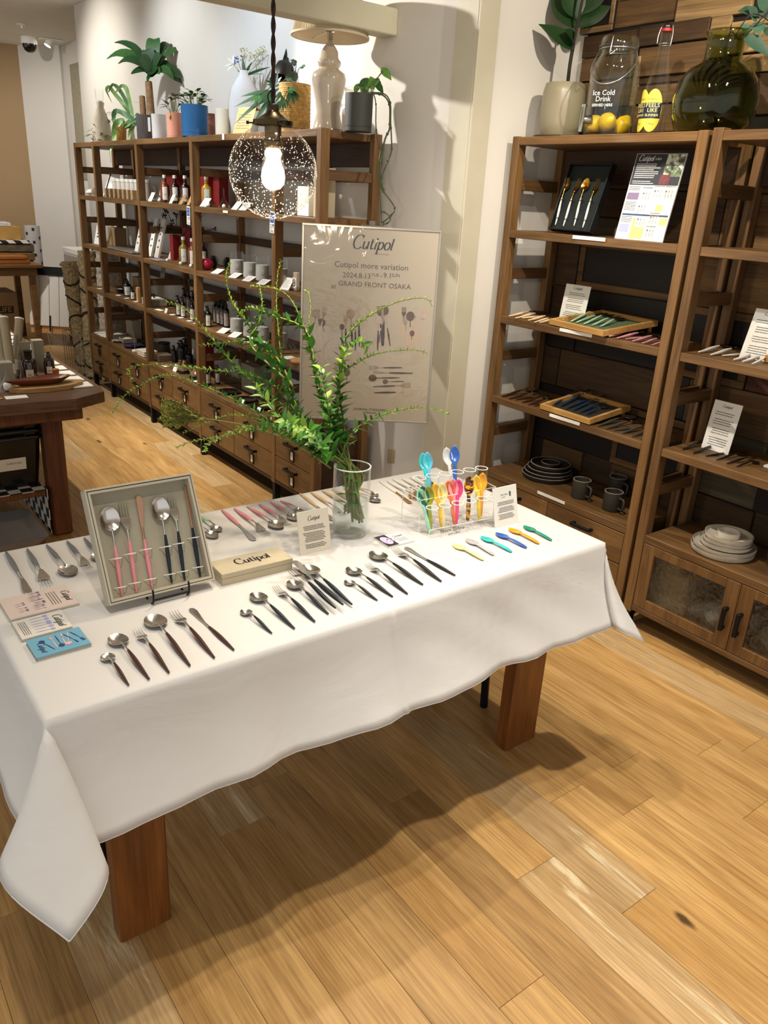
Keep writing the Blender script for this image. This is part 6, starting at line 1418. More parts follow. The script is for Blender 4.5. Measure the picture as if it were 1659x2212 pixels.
# woven basket with split leaf plant
c = rk(636, 290, 4, 2.08); s = PXM(c); D_ = (c-EYE).dot(F_); t = thing('basket_plant', 'split leaf plant in a golden woven straw basket', 'plant', tuple(c))
M_straw = mat('woven_straw', 'b58f4e', .85, var=.35, scale=60, bump=.6, bscale=90); mb = MB(); R0, h = 33*s, 96*s
for k in range(26):
    z = h*k/26; mb.lathe([(R0*(1+.012*(k % 2)), z), (R0*(1.03+.012*(k % 2)), z+h/52), (R0*(1+.012*(k % 2)), z+h/26)], 36, Matrix.Rotation(k*.4, 4, 'Z'))
mb.lathe([(0, 0), (R0, 0)], 30); ob('basket', mb, M_straw, t, 60); ob('soil', MB().lathe([(0, h*.9), (R0, h*.9)], 24), M_soil, t); sb = MB()
for k, (bx, by, qx, qy, w, dd) in enumerate(((600, 192, 512, 252, 34, -.06), (560, 205, 548, 225, 16, -.08), (590, 190, 600, 155, 30, -.05), (600, 185, 575, 172, 24, -.03), (610, 178, 632, 172, 22, -.05), (618, 190, 604, 232, 22, -.10), (628, 195, 636, 222, 22, -.14), (622, 192, 640, 195, 20, -.14), (612, 215, 600, 240, 18, -.14), (640, 140, 628, 128, 24, .0), (650, 145, 660, 142, 18, .02), (640, 175, 628, 150, 24, .0), (585, 210, 570, 222, 16, -.07))):
    a, e = P3(bx, by, dd), P3(qx, qy, dd-.02); sb.tube(smooth_path([V((0, 0, h*.9)), (a + V((0, 0, h*.9)))*.5 + V((0, 0, .03)), a], 3), .0016, 5)
    d = (e-a); L = d.length*1.1; up = V((-.5, -.5, .6)); sdv_ = d.cross(up).normalized(); lf = MB()
    for q in range(5):                                              # lobes of one split leaf
        f = -1 + 2*q/4; lf.leaf(a + d*(.08*abs(f)), d + sdv_*(L*.75*f), up, L*(1-.35*abs(f)), w*s*.36, .15, .15, 4)
    lf.leaf(a, d, up, L*.6, w*s*.7, .05, .1, 4); ob('leaf', lf, (ML[1], ML[0], ML[1])[k % 3], t, 180)
ob('stems', sb, M_bark, t, 180)
# dark bell lamp on a slanted arm
c = rk(612, 290, 4, 2.18); D_ = (c-EYE).dot(F_); t = thing('bell_lamp', 'dark bronze bell shaped lamp shade on a slanted black arm behind the basket', 'lamp', tuple(c)); M_brz = mat('dark_bronze', '2f2a24', .4, .6, var=.1)
a, b = P3(611, 172), P3(620, 128); MM = frame(a, (b-a).orthogonal(), z=(b-a)); ob('shade', MB().lathe([(0, 52*s), (5*s, 50*s), (7*s, 42*s), (20*s, 34*s), (24*s, 22*s), (25*s, 4*s), (24*s, 0), (22*s, 2*s), (22*s, 20*s), (0, 38*s)], 28, MM), M_brz, t, 50)
ob('arm', MB().tube([P3(614, 130), P3(620, 108), P3(624, 88)], [4*s, 3.4*s, 2*s], 8).tube([P3(646, 135, .02), P3(640, 180, .02), V((.0, -.02, .0))], 2*s, 6).tube([P3(624, 90), P3(650, 110, .02), P3(646, 137, .02)], 1.2*s, 6), M_blk, t, 180)
# big table lamp
c = rk(708, 285, 4, 2.06); s = PXM(c); t = thing('table_lamp', 'large table lamp with a glossy beige ginger jar base and pleated shade', 'lamp', tuple(c))
M_cer = mat('glossy_beige_glaze', 'b3a591', .12, var=.03, coat=.5)
ob('lamp_base', MB().lathe([(0, 0), (33*s, 0), (34*s, 4*s), (32*s, 8*s), (28*s, 22*s), (25*s, 38*s), (28*s, 60*s), (34*s, 84*s), (36.5*s, 100*s), (34*s, 112*s), (25*s, 118*s), (21*s, 122*s), (24*s, 127*s), (25*s, 133*s), (22*s, 137*s), (19.5*s, 140*s), (18*s, 152*s), (11*s, 162*s), (6*s, 166*s), (5*s, 174*s), (0, 175*s)], 40), M_cer, t, 60)
M_shade = NT('pleated_shade_fabric'); M_shade.set(.9); M_shade.p.inputs['Base Color'].default_value = lin('cdbfa4'); M_shade.p.inputs['Transmission Weight'].default_value = 0; M_shade = M_shade.m
zs0, zs1, r0, r1 = 178*s, 262*s, 80*s, 60*s; mb = MB(); N = 180
for z, r_ in ((zs0, r0), (zs1, r1)):
    for k in range(N): a = 2*PI*k/N; q = r_*(1 + .012*(1 if k % 2 else -1)); mb.v.append(V((q*math.cos(a), q*math.sin(a), z)))
mb.f = [(k, (k+1) % N, N+(k+1) % N, N+k) for k in range(N)]; o = ob('shade', mb, M_shade, t); ob('shade_lining', MB().lathe([(r0-.004, zs0), (r1-.004, zs1)], 60), mat('shade_lining', 'd8c6a8', .9, var=.01), o, 180)
ob('shade_trim', MB().lathe([(r0-.004, zs0-.002), (r0+.003, zs0-.002), (r0+.003, zs0+.006), (r0-.002, zs0+.006)], 60, closed=True), M_shade, o, 60)
ob('socket', MB().lathe([(0, 172*s), (6*s, 172*s), (6*s, 186*s), (9*s, 188*s), (9*s, 196*s), (0, 198*s)], 18).tube([(-.0, 9*s, 190*s), (0, r0*.92, zs0+.01)], .0015, 6).tube([(0, -9*s, 190*s), (0, -r0*.92, zs0+.01)], .0015, 6), M_chrome, t, 40)
# charcoal pot with trailing vine
t, c, r, h = pot_with('trailing vine plant in a charcoal pot with clear wrapping at the shelf end', 773, 2.10, 30, 218, 289, M_kpot, taper=.98); s = PXM(c); D_ = (c-EYE).dot(F_)
ob('clear_wrap', MB().lathe([(r-.004, h-.004), (r+.002, h+.008), (r+.004, h+.018), (r+.001, h+.020), (r-.003, h+.008)], 28), M_clearbag, t, 60)
for k, (bx, by, qx, qy, w, dr) in enumerate(((790, 195, 786, 210, 12, .5), (785, 172, 790, 208, 16, .6), (795, 168, 778, 186, 14, .3), (800, 165, 806, 192, 14, .5), (806, 170, 822, 190, 15, .3), (775, 180, 768, 198, 12, .5), (812, 178, 826, 196, 12, .4), (824, 146, 842, 168, 15, .1), (795, 178, 788, 200, 14, .5), (815, 168, 812, 182, 12, .3))):
    a, e = P3(bx, by, -.03), P3(qx, qy, -.05); ob('leaf', MB().leaf(a, e-a, (-.6, -.5, .5), (e-a).length*1.2, w*s*1.2, dr*.4, .2, 6), (ML[0], ML[2])[k % 2], t, 180)
vn = MB()
for pts, rr in (([(795, 200), (806, 202), (812, 225), (812, 270), (817, 310), (822, 330), (815, 365), (820, 400), (823, 450), (824, 482)], 1.2), ([(800, 202), (826, 205), (841, 225), (842, 262), (841, 280), (832, 300), (826, 330), (822, 350), (822, 390), (830, 412)], 1.8), ([(803, 200), (830, 203), (843, 222), (844, 265), (846, 310), (845, 330), (835, 355), (824, 385), (823, 405), (848, 440), (852, 455), (842, 468), (828, 480)], 1.5), ([(822, 455), (833, 460), (843, 470), (840, 480), (826, 486)], 1.2), ([(805, 185), (818, 165), (826, 155)], 1.2)):
    pa = smooth_path([P3(x, y, -.07) for x, y in pts], 4); vn.tube(pa, rr*s, 6)
    for i in range(3, len(pa), 5): vn.ball(tuple(pa[i]), rr*s*1.9, 6)
ob('vines', vn, mat('vine_stem', '3d4a2a', .6, var=.2), t, 180)
c = onx(483, 304, RX0); solo('price_tag', 'small white price tag hanging from the top board under the cream pot', 'price tag', MB().box(-.0015, -.011, -.022, 0, .011, .004), M_card, (RX0-.001, c.y, RZ[4]-.004))
# --- bottles, cards and small goods
M_amber = thin('amber_glass', '8a4a18', .03, 1.0, .05); M_amberliq = mat('amber_liquid', '6d2d0a', .15, var=.1); M_darkliq = mat('dark_wine_liquid', '2a0d0c', .15, var=.1); M_goldliq = mat('golden_liquid', 'b58a1c', .15, var=.08); M_olive = mat('olive_liquid', '7d6a1c', .15, var=.08)
M_red = mat('deep_red_box', '7a1016', .5, var=.06); M_blkglass = mat('black_glass', '0d0c0b', .15, var=0, spec=.6); M_pump = mat('black_pump_plastic', '121212', .4, var=0); M_lbl = mat('bottle_label', 'd6cfbd', .6, var=.02); M_lblp = mat('pinkish_label', 'a5948a', .6, var=.04)
def diffuser_bottle(label, px, py, lev, X, liq, group):
    c = rk(px, py, lev, X); t = thing('scent_bottle', label, 'bottle', tuple(c), group=group)
    ob('bottle_body', MB().lathe([(0, 0), (.026, 0), (.0285, .004), (.0285, .085), (.025, .100), (.012, .112), (.0105, .118), (.0105, .140), (.0085, .140), (.0085, .116), (0, .112)], 24), liq, t, 50)
    ob('cap', MB().lathe([(0, .139), (.0115, .139), (.0115, .156), (0, .157)], 18), M_lbl, t, 40); wrap_label(t, .0290, .015, .090, c, M_card); return t
def wrap_label(t, r, z0, z1, c, m, span=1.1):
    a0 = math.atan2((EYE-c).y, (EYE-c).x); mb = MB(); N = 10
    for i in range(N+1): a = a0 - span/2 + span*i/N; mb.v += [V((r*math.cos(a), r*math.sin(a), z0)), V((r*math.cos(a), r*math.sin(a), z1))]
    mb.f = [(2*i, 2*i+2, 2*i+3, 2*i+1) for i in range(N)]; o = ob('label', mb, m, t, 180)
    tl = MB()
    for z in (z0+(z1-z0)*.45, z0+(z1-z0)*.38):
        for i in range(3, 7): a, b = a0 - span/2 + span*i/N, a0 - span/2 + span*(i+.8)/N; q = r+.0004; tl.add([(q*math.cos(a), q*math.sin(a), z-.001), (q*math.cos(b), q*math.sin(b), z-.001), (q*math.cos(b), q*math.sin(b), z+.001), (q*math.cos(a), q*math.sin(a), z+.001)], [(0, 1, 2, 3)])
    ob('small_print', tl, M_grey_ink, o, None, None, 'stuff')
def funnel(label, px, py, lev, X, group='small glass funnels on the shelves'):
    c = rk(px, py, lev, X); t = thing('glass_funnel', label, 'funnel', tuple(c), group=group)
    ob('funnel_body', MB().lathe([(.031, 0), (.027, .010), (.006, .052), (.004, .060), (.0035, .098), (.0025, .098), (.0028, .060), (.005, .052), (.025, .010), (.029, 0)], 22, closed=True), M_glass, t, 60)
    ob('cotton_ball', MB().ball((0, 0, .011), .011, 10), M_cotton, t, 180); return t
M_cotton = mat('cotton', 'e6e4dd', .95, var=.03)
def card(label, px, py, lev, X=1.945, w=.052, d=.055, ang=35, yaw=0, cat='card', m=None, group='white product cards on the long shelving unit', lines=True):
    c = rk(px, py, lev, X); a = math.radians(ang); M = Matrix.Translation(c) @ Matrix.Rotation(yaw, 4, 'Z') @ frame((0, 0, 0), (0, -1, 0), y=(math.cos(a), 0, math.sin(a)))
    t = thing('product_card', label, cat, M=M, group=group); ob('card', MB().box(-w/2, 0, -.0012, w/2, d, 0), m or M_card, t)
    if ang > 10: ob('stand', MB().box(-w/2, d-.002, -.0015-d*math.sin(a), w/2, d, -.0013).box(-w/2, 0, -.004, w/2, .002, 0), M_acl, t)
    if lines: textlines(t, [(-w*.36, w*.36*(.5+.5*((k*7) % 3)/2), d*(.8-.11*k), d*.022) for k in range(6)], M_grey_ink, None, .0006, px)
    return t
def boxy(label, px, py, lev, X, wy, dx, h, m, name='carton', cat='box', yaw=0, group=None, b=.0015):
    c = rk(px, py, lev, X); return solo(name, label, cat, MB().box(-dx/2, -wy/2, 0, dx/2, wy/2, h, b), m, tuple(c), yaw, None, group)
# upper shelf (level 3)
L3 = 3
c = rk(195, 417, 3, 1.99); solo('paper_twist', 'crumpled white paper twist at the far end of the upper shelf', 'paper', MB().lathe([(0, -.05), (.010, -.045), (.020, -.01), (.016, .02), (.026, .05), (0, .055)], 9, Matrix.Translation((0, 0, .024)) @ Matrix.Rotation(1.45, 4, 'X')), M_cotton, tuple(c), .3, 30)
KM = frame(rk(222, 424, 3, 2.05), V((.25, -.97, 0)), y=V((.38, .1, .92))); t = thing('picture_frame', 'slim white picture frame leaning beside the white canisters', 'frame', M=KM); ob('frame', MB().box(0, 0, -.008, .012, .19, 0).box(.012, 0, -.008, .13, .19, -.006), M_card, t); ob('frame_edge', MB().box(.012, 0, -.006, .016, .19, .001).box(.012, .186, -.006, .13, .19, .001), M_blk, t)
for k in range(8):
    px = 236 + k*9.6 + (k == 7)*4; c = rk(px, 431 + k*1.6, 3, 2.0 if k < 7 else 2.03)
    t = thing('canister', f'white lidded canister behind the kraft cartons, {("first", "second", "third", "fourth", "fifth", "sixth", "seventh", "last")[k]} from the leaning frame', 'canister', (2.06, c.y, c.z), group='white canisters in a row'); ob('can', MB().lathe([(0, 0), (.031, 0), (.031, .105), (0, .105)], 24), mat('canister_white', 'd9d5cb', .5, var=.02), t, 40); ob('lid', MB().lathe([(0, .105), (.033, .105), (.033, .122), (.031, .124), (0, .124)], 24), M_card, t, 40)
    c2 = rk(px-2, 431 + k*1.6, 3, 1.965); t = solo('kraft_carton', f'small kraft carton before the canisters, {("first", "second", "third", "fourth", "fifth", "sixth", "seventh", "last")[k]} from the leaning frame', 'box', MB().box(-.02, -.017, 0, .02, .017, .058, .001), mat('kraft_carton', 'a1875f', .8, var=.04), tuple(c2), 0, None, 'kraft cartons in a row'); ob('print', MB().box(-.0206, -.004, .030, -.020, .004, .034), M_grey_ink, t)
G3 = 'white product cards on the long shelving unit'
card('tilted white card on the upper shelf beside the canisters', 323, 434, 3, 1.96, .058, .060, 62)
for px, py, liq, lb in ((357, 428, M_amberliq, 'amber scent bottle nearest the canisters on the upper shelf'), (379, 430, M_darkliq, 'dark red scent bottle in the middle of the upper shelf'), (401, 432, M_darkliq, 'dark red scent bottle nearest the blue tag'), (447, 444, M_goldliq, 'golden scent bottle before the red box on the upper shelf')): diffuser_bottle(lb, px, py, 3, 2.02, liq, 'scent bottles in front of red boxes')
boxy('dark red carton standing behind the upper amber bottles', 378, 428, 3, 2.14, .16, .06, .16, M_red); boxy('dark red carton behind the golden bottle', 452, 440, 3, 2.12, .10, .06, .165, M_red); boxy('dark red carton beside the pendant globe on the upper shelf', 476, 446, 3, 2.15, .10, .06, .165, M_red); boxy('orange red carton behind the shelf post', 425, 438, 3, 2.12, .05, .05, .15, M_amberliq)
KM = frame(rk(340, 430, 3, 2.08), V((0, -1, 0)), y=V((.3, 0, .95))); t = thing('info_sheet', 'grey information sheet leaning behind the amber bottles', 'sign', M=KM); ob('board', MB().box(0, 0, -.003, .06, .16, 0), M_leafwhite, t); textlines(t, [(.008, .05, .14-.012*k, .003) for k in range(9)], M_grey_ink, None, .0006, 3)
for px, py, lb in ((345, 440, 'glass funnel beside the tilted card on the upper shelf'), (372, 445, 'glass funnel before the dark red bottle'), (396, 450, 'glass funnel before the blue tag post'), (450, 452, 'glass funnel before the golden bottle'), (484, 458, 'glass funnel with a long spout on the upper shelf')): funnel(lb, px, py, 3, 1.965)
for px, py, w, an, lb in ((368, 445, .034, 60, 'narrow white card before the dark red bottle'), (389, 449, .034, 55, 'tan card leaning beside a funnel'), (406, 453, .028, 60, 'narrow tan card beside the shelf post'), (438, 455, .062, 50, 'wide white card before the golden bottle'), (505, 462, .05, 45, 'white card next to the long funnel'), (522, 466, .06, 42, 'white card half behind the glass globe')): card(lb, px, py, 3, 1.945, w, .058, an, .15, m=M_kraft if 'tan' in lb else None)
def hang_tag(px, py, X, label, second):
    c = onx(px, py, X); M = frame(V((X-.004, c.y+.022, c.z)), (0, -1, 0), y=(0, 0, 1)) @ Matrix.Rotation(-.06, 4, 'Z'); t = thing('hanging_tag', label, 'tag', M=M)
    ob('tag', MB().box(0, -.092, -.001, .044, .004, 0), M_card, t); ob('blue_print', MB().flat([(.004, -.046), (.040, -.046), (.040, -.002), (.004, -.002)], .0005), mat('print_blue', '33529c', .6, var=0), t)
    txt(t, 'SECURITY', .012, (.022, -.014, .001), M_card, width=.031); txt(t, 'ALERT', .012, (.022, -.032, .001), M_card, width=.026); textlines(t, [(.006, .026, -.054-.008*k, .003) for k in range(3)] + [(.008, .038, -.080-.006*k, .003) for k in range(2)], M_grey_ink, None, .0006, 2)
    ob('camera_mark', MB().flat([(.029, -.052), (.038, -.050), (.038, -.062), (.035, -.062), (.036, -.070), (.033, -.070), (.032, -.060), (.028, -.058)], .0006), M_ink, t)
hang_tag(408, 447, RX0, 'white hanging tag with a blue alert print beside the shelf post', 0); hang_tag(590, 458, RX0, 'white hanging tag with a blue alert print under the glass globe', 1)
boxy('cream board box standing on the upper shelf near the shelf end', 700, 466, 3, 2.02, .03, .10, .205, mat('cream_board', 'c2b697', .7, var=.02), yaw=.1); boxy('white printed box half hidden by the globe', 662, 464, 3, 2.00, .10, .04, .125, M_card)
c = rk(519, 470, 3, 1.95); solo('price_strip', 'white price strip on the upper shelf edge', 'price tag', MB().box(0, -.028, -.012, .0015, .028, 0), M_card, (RX0-.001, onx(487, 456, RX0).y, RZ[3]-.006))
# middle shelf (level 2)
def leaning(label, px, py, lev, X, w, h, m, tilt=18, yaw=0, th=.006, name='leaning_box', cat='box', marks=0, mm=None):
    c = rk(px, py, lev, X); a = math.radians(tilt); M = Matrix.Translation(c) @ Matrix.Rotation(yaw, 4, 'Z') @ frame((0, 0, 0), (0, -1, 0), y=(math.sin(a), 0, math.cos(a))); t = thing(name, label, cat, M=M); ob('body', MB().box(0, 0, -th, w, h, 0, .001), m, t)
    if marks:
        mb = MB()
        for k in range(marks): y = h*(.25 + .5*k/max(1, marks-1)); mb.flat([(w*.25, y), (w*.75, y+h*.02), (w*.5, y+h*.07), (w*.35, y+h*.03)], .0006)
        ob('print', mb, mm or M_ink, t, None, None, 'stuff')
    return t
leaning('white booklet with black script leaning at the far end of the middle shelf', 203, 530, 2, 1.98, .075, .20, M_card, 15, .2, .01, 'booklet', 'book', 5); leaning('clear frame leaning beside the shelf post', 228, 540, 2, 2.0, .02, .16, M_acl, 25, .3, .01, 'acrylic_stand', 'stand')
boxy('plain kraft carton on the middle shelf', 256, 543, 2, 2.10, .14, .09, .13, mat('brown_carton', '8d7453', .8, var=.05)); 
for k, (px, py, lb) in enumerate(((290, 553, 'long white box with black marks, half behind the post'), (318, 560, 'long white box with black marks, second of the leaning row'), (333, 565, 'long white box with black marks, third of the leaning row'))): leaning(lb, px, py, 2, 2.0+.0*k, .05, .245, M_leafwhite, 16, .1, .016, marks=4)
leaning('short white box with black marks leaning before the red box', 362, 566, 2, 2.05, .055, .16, M_leafwhite, 25, .1, .012, marks=2)
c = rk(268, 553, 2, 1.99); solo('slate_tray', 'long grey marbled tray on the middle shelf', 'tray', MB().box(-.05, -.29, 0, .05, .20, .012, .004), mat('marbled_grey', '6d6a66', .4, var=.4, scale=40), tuple(c))
c = rk(345, 572, 2, 1.955); solo('magazine', 'open magazine lying on the middle shelf before the white boxes', 'magazine', MB().box(-.035, -.07, 0, .035, .07, .004), mat('magazine_print', '8a8592', .4, var=.5, scale=60), tuple(c))
boxy('dark red box behind the olive bottle', 380, 568, 2, 2.08, .05, .05, .15, M_red); boxy('dark red box leaning behind the bottles on the middle shelf', 412, 578, 2, 2.15, .12, .05, .20, M_red)
diffuser_bottle('olive scent bottle on the middle shelf', 398, 577, 2, 2.01, M_olive, 'scent bottles on the middle shelf'); diffuser_bottle('brown scent bottle beside the middle shelf post', 417, 584, 2, 2.01, M_amberliq, 'scent bottles on the middle shelf'); diffuser_bottle('dark scent bottle behind the red apple ornament', 440, 585, 2, 2.06, M_darkliq, 'scent bottles on the middle shelf')
for px, py, lb in ((362, 578, 'short glass funnel on the middle shelf before the magazine'), (391, 586, 'glass funnel before the olive bottle'), (413, 594, 'glass funnel beside the middle shelf post')): funnel(lb, px, py, 2, 1.955)
c = rk(447, 580, 2, 2.0); t = thing('apple_ornament', 'shiny red apple ornament on the middle shelf', 'ornament', tuple(c)); ob('apple', MB().lathe([(0, .004), (.012, 0), (.030, .008), (.036, .030), (.034, .048), (.020, .060), (.006, .057), (0, .052)], 28), mat('red_glaze', 'a01530', .2, var=.08, coat=.4), t, 180); ob('stalk', MB().tube([(0, 0, .053), (.003, 0, .075)], .0015, 5), M_bark, t)
r9 = random.Random(31)
for k, (px, py, X, hh, lb) in enumerate(((462, 590, 2.06, .075, 'dark pine cone beside the red apple'), (492, 596, 2.12, .07, 'dark pine cone behind the glass candles'))):
    c = rk(px, py, 2, X); t = thing('pine_cone', lb, 'pine cone', tuple(c)); M_cone = mat('dark_cone', '17140f', .7, var=.2); ob('core', MB().lathe([(0, 0), (.016, .01), (.018, .03), (.010, hh*.85), (0, hh)], 12), M_cone, t, 180); sc = MB()
    for q in range(70): z = hh*q/72; a = q*2.4; rr = .022*math.sin(PI*min(1, .15+.8*q/70)); d = V((math.cos(a), math.sin(a), .35)); sc.leaf(d*rr*.5 + V((0, 0, z)), d, (0, 0, 1), rr*.9+.006, .014, -.2, .2, 2)
    ob('scales', sc, M_cone, t, None, None, 'stuff')
c = rk(385, 560, 2, 2.14); D_ = (c-EYE).dot(F_); t = thing('dried_bouquet', 'dark red dried flower bouquet spreading under the upper shelf', 'flowers', tuple(c)); sb = MB(); fl = MB(); M_dry = mat('dried_stalk', '4a2416', .8, var=.2); M_dfl = mat('dried_dark_flower', '1f1414', .8, var=.3)
for k in range(34):
    e = onx(r9.choice((r9.uniform(345, 400), r9.uniform(345, 400), r9.uniform(428, 490))), r9.uniform(452, 500), 2.13+r9.uniform(-.05, .05)) - c; pa = smooth_path([V((0, 0, .05)), e*.5 + V((0, 0, .06)), e], 3); sb.tube(pa, .0012, 4)
    if k % 2: 
        for q in range(7): d = V((r9.uniform(-1, 1), r9.uniform(-1, 1), r9.uniform(-1, 1))); fl.leaf(e, d, d.orthogonal(), .02, .010, .1, .2, 2)
ob('stalks', sb, M_dry, t, None, None, 'stuff'); ob('blooms', fl, M_dfl, t, None, None, 'stuff')
def candle(label, px, py, lev, X, group, r=.037, h=.125):
    c = rk(px, py, lev, X); t = thing('glass_candle', label, 'candle', tuple(c), group=group)
    ob('glass', MB().lathe([(0, 0), (r, 0), (r, h), (r-.002, h), (r-.002, .006), (0, .006)], 28), M_glass, t, 50); ob('wax', MB().lathe([(0, .007), (r-.003, .007), (r-.003, h*.66), (0, h*.66)], 26), M_wax, t, 40)
    ob('wick', MB().tube([(0, 0, h*.66), (0, .001, h*.66+.010)], .0009, 5), M_ink, t); wrap_label(t, r+.0003, .040, .060, c, M_wax, .5); return t
M_wax = mat('grey_white_wax', 'bdb9b0', .6, var=.03)
for lev, ys, nm in ((2, (588, 596, 604, 614), 'middle shelf'), (1, (726, 738, 752, 766), 'lower shelf')):
    for (px, w_), py in zip(((511, 'nearest the aisle end'), (540, 'second from the aisle end'), (567, 'next to the shelf post'), (606, 'past the shelf post')), ys): candle(f'white candle in a tall glass on the {nm}, {w_}', px, py, lev, 2.03, f'glass candles on the {nm}')
for px, py, lb in ((462, 587, 'white card before the red apple ornament'), (500, 602, 'white card before the candle nearest the aisle end'), (530, 610, 'white card before the second candle on the middle shelf'), (561, 618, 'white card before the candle at the shelf post')): card(lb, px, py, 2, 1.945, .055, .06, 22, .35)
card('upright white card beyond the shelf post on the middle shelf', 613, 624, 2, 1.95, .06, .068, 55, .25)
c = rk(640, 622, 2, 2.0); t = thing('white_tube', 'white cosmetic tube with a round black emblem beside the poster', 'tube', tuple(c)); ob('tube_body', MB().box(-.010, -.016, 0, .010, .016, .085, .003), mat('beige_tube', 'b8a691', .6), t); ob('tag', MB().box(-.013, -.020, .012, -.011, .016, .060), M_card, t); ob('emblem', MB().tube([V((-.0135, .0+.012*math.cos(a*PI/8), .037+.015*math.sin(a*PI/8))) for a in range(17)], .0018, 5, False).ball((-.0135, 0, .037), .006, 8, (.2, .8, 1.3)), M_ink, t)
# lower shelf (level 1)
def pump_bottle(label, px, py, lev, X, r, h, group, lm, cat='bottle'):
    c = rk(px, py, lev, X); t = thing('spray_bottle', label, cat, tuple(c), group=group)
    ob('bottle_body', MB().lathe([(0, 0), (r, 0), (r, h*.62), (r*.85, h*.69), (r*.42, h*.74), (r*.42, h*.78), (0, h*.78)], 20), M_blkglass, t, 50)
    ob('pump', MB().lathe([(0, h*.76), (r*.5, h*.76), (r*.5, h*.86), (r*.28, h*.88), (r*.28, h*.97), (0, h)], 14).box(-r*.8, -r*.2, h*.92, 0, r*.2, h*.98), M_pump, t, 40); wrap_label(t, r+.0004, h*.06, h*.55, c, lm, 1.5)
    return t
for px, py, lb in ((386, 680, 'black pump bottle with cream label, nearest the aisle on the lower shelf'), (396, 686, 'black pump bottle with cream label, second on the lower shelf'), (416, 694, 'black pump bottle with cream label, third on the lower shelf'), (427, 699, 'black pump bottle with cream label half behind the post')): pump_bottle(lb, px, py, 1, 1.99, .018, .125, 'pump bottles on the lower shelf', M_lbl)
pump_bottle('single small pump bottle before the pale pink labelled rows', 450, 706, 1, 1.98, .018, .12, 'pump bottles on the lower shelf', M_lbl)
for k, (px, py, X) in enumerate(((466, 694, 2.08), (473, 697, 2.08), (481, 700, 2.08), (489, 703, 2.07), (470, 690, 2.14), (478, 693, 2.14), (486, 696, 2.14), (400, 676, 2.10), (409, 678, 2.10), (418, 681, 2.10))):
    pump_bottle(('pink labelled dark bottle, first of the packed row', 'pink labelled dark bottle, second of the packed row', 'pink labelled dark bottle, third of the packed row', 'pink labelled dark bottle next to the candles', 'pink labelled dark bottle, first of the rear row', 'pink labelled dark bottle, second of the rear row', 'pink labelled dark bottle, last of the rear row', 'dark bottle behind the cream labelled pumps, first', 'dark bottle behind the cream labelled pumps, second', 'dark bottle behind the cream labelled pumps, last')[k], px, py, 1, X, .0185, .15, 'dark bottles packed behind the pumps', M_lblp)
pump_bottle('wide black bottle with a white label on the lower shelf', 276, 640, 1, 2.02, .028, .12, 'bottles by the kraft sleeve', M_card); pump_bottle('small black bottle with a white label beside the kraft sleeve', 287, 647, 1, 1.985, .017, .09, 'bottles by the kraft sleeve', M_card)
boxy('tan kraft sleeve standing on the lower shelf', 300, 655, 1, 1.985, .03, .02, .095, M_kraft); boxy('kraft carton behind the bottles on the lower shelf', 306, 646, 1, 2.12, .12, .08, .13, mat('brown_carton', '8d7453', .8)); 
c = rk(334, 664, 1, 2.02); t = thing('open_carton', 'low grey open carton of small bottles on the lower shelf', 'box', tuple(c)); ob('carton', MB().box(-.06, -.075, 0, .06, .075, .045, .002), mat('grey_board', '8b8272', .8, var=.04), t); ob('contents', MB().box(-.05, -.065, .045, .05, .065, .047), M_lbl, t); ob('bottle_top', MB().lathe([(0, .047), (.006, .047), (.006, .075), (0, .076)], 10), M_pump, t, 40)
t = leaning('tall beige card headed by four black capitals leaning on the lower shelf', 340, 655, 1, 2.12, .075, .23, mat('beige_card', '857763', .8, var=.02), 10, 0, .003, 'leaning_card', 'card'); txt(t, 'APFR', .02, (.038, .20, .0006), M_ink, width=.04); textlines(t, [(.012, .062, .16-.012*k, .003) for k in range(8)], M_grey_ink, None, .0006, 8)
for k, (px, py, w, an, lb) in enumerate(((212, 627, .05, 3, 'flat white card at the far end of the lower shelf'), (252, 644, .05, 3, 'flat white card before the metal dish'), (270, 651, .03, 3, 'small flat white card before the black bottles'), (290, 660, .03, 3, 'small flat white card before the kraft sleeve'), (340, 677, .08, 4, 'wide flat white sheet before the open carton'), (357, 672, .03, 70, 'small upright white card on the lower shelf'), (368, 681, .035, 3, 'small flat card, first before the pump bottles'), (386, 688, .035, 3, 'small flat card, second before the pump bottles'), (405, 695, .035, 3, 'small flat card, third before the pump bottles'), (420, 701, .035, 3, 'small flat card, last before the pump bottles'))): card(lb, px, py, 1, 1.95, w, .03, an, .1, lines=an > 10)
for px, py, lb in ((475, 722, 'white card on the lower shelf before the packed bottles'), (500, 732, 'white card before the first lower candle'), (528, 744, 'white card before the second lower candle'), (556, 758, 'white card before the lower shelf post')): card(lb, px, py, 1, 1.945, .058, .06, 22, .35)
c = rk(268, 633, 1, 2.05); t = thing('wire_dish', 'dark dish with a wire rim on the lower shelf', 'dish', tuple(c)); ob('dish', MB().lathe([(0, .003), (.05, .010), (.062, .022), (.060, .022), (.048, .013), (0, .006)], 26), M_blkglass, t, 50); ob('wire', MB().tube([V((.064*math.cos(a*PI/12), .064*math.sin(a*PI/12), .034)) for a in range(25)], .0016, 5, False), M_wire, t)
c = rk(625, 780, 1, 1.95); solo('flat_card', 'white card lying on the lower shelf beside the poster', 'card', MB().box(-.03, -.035, 0, .03, .035, .002), M_card, tuple(c)); c = rk(648, 790, 1, 1.95); solo('wood_slice', 'small pale wood slice beside the poster edge', 'coaster', MB().lathe([(0, 0), (.045, 0), (.047, .006), (.045, .012), (0, .012)], 16), mat('pale_wood_slice', 'b98a55', .7, var=.15, scale=50), tuple(c), 0, 40)
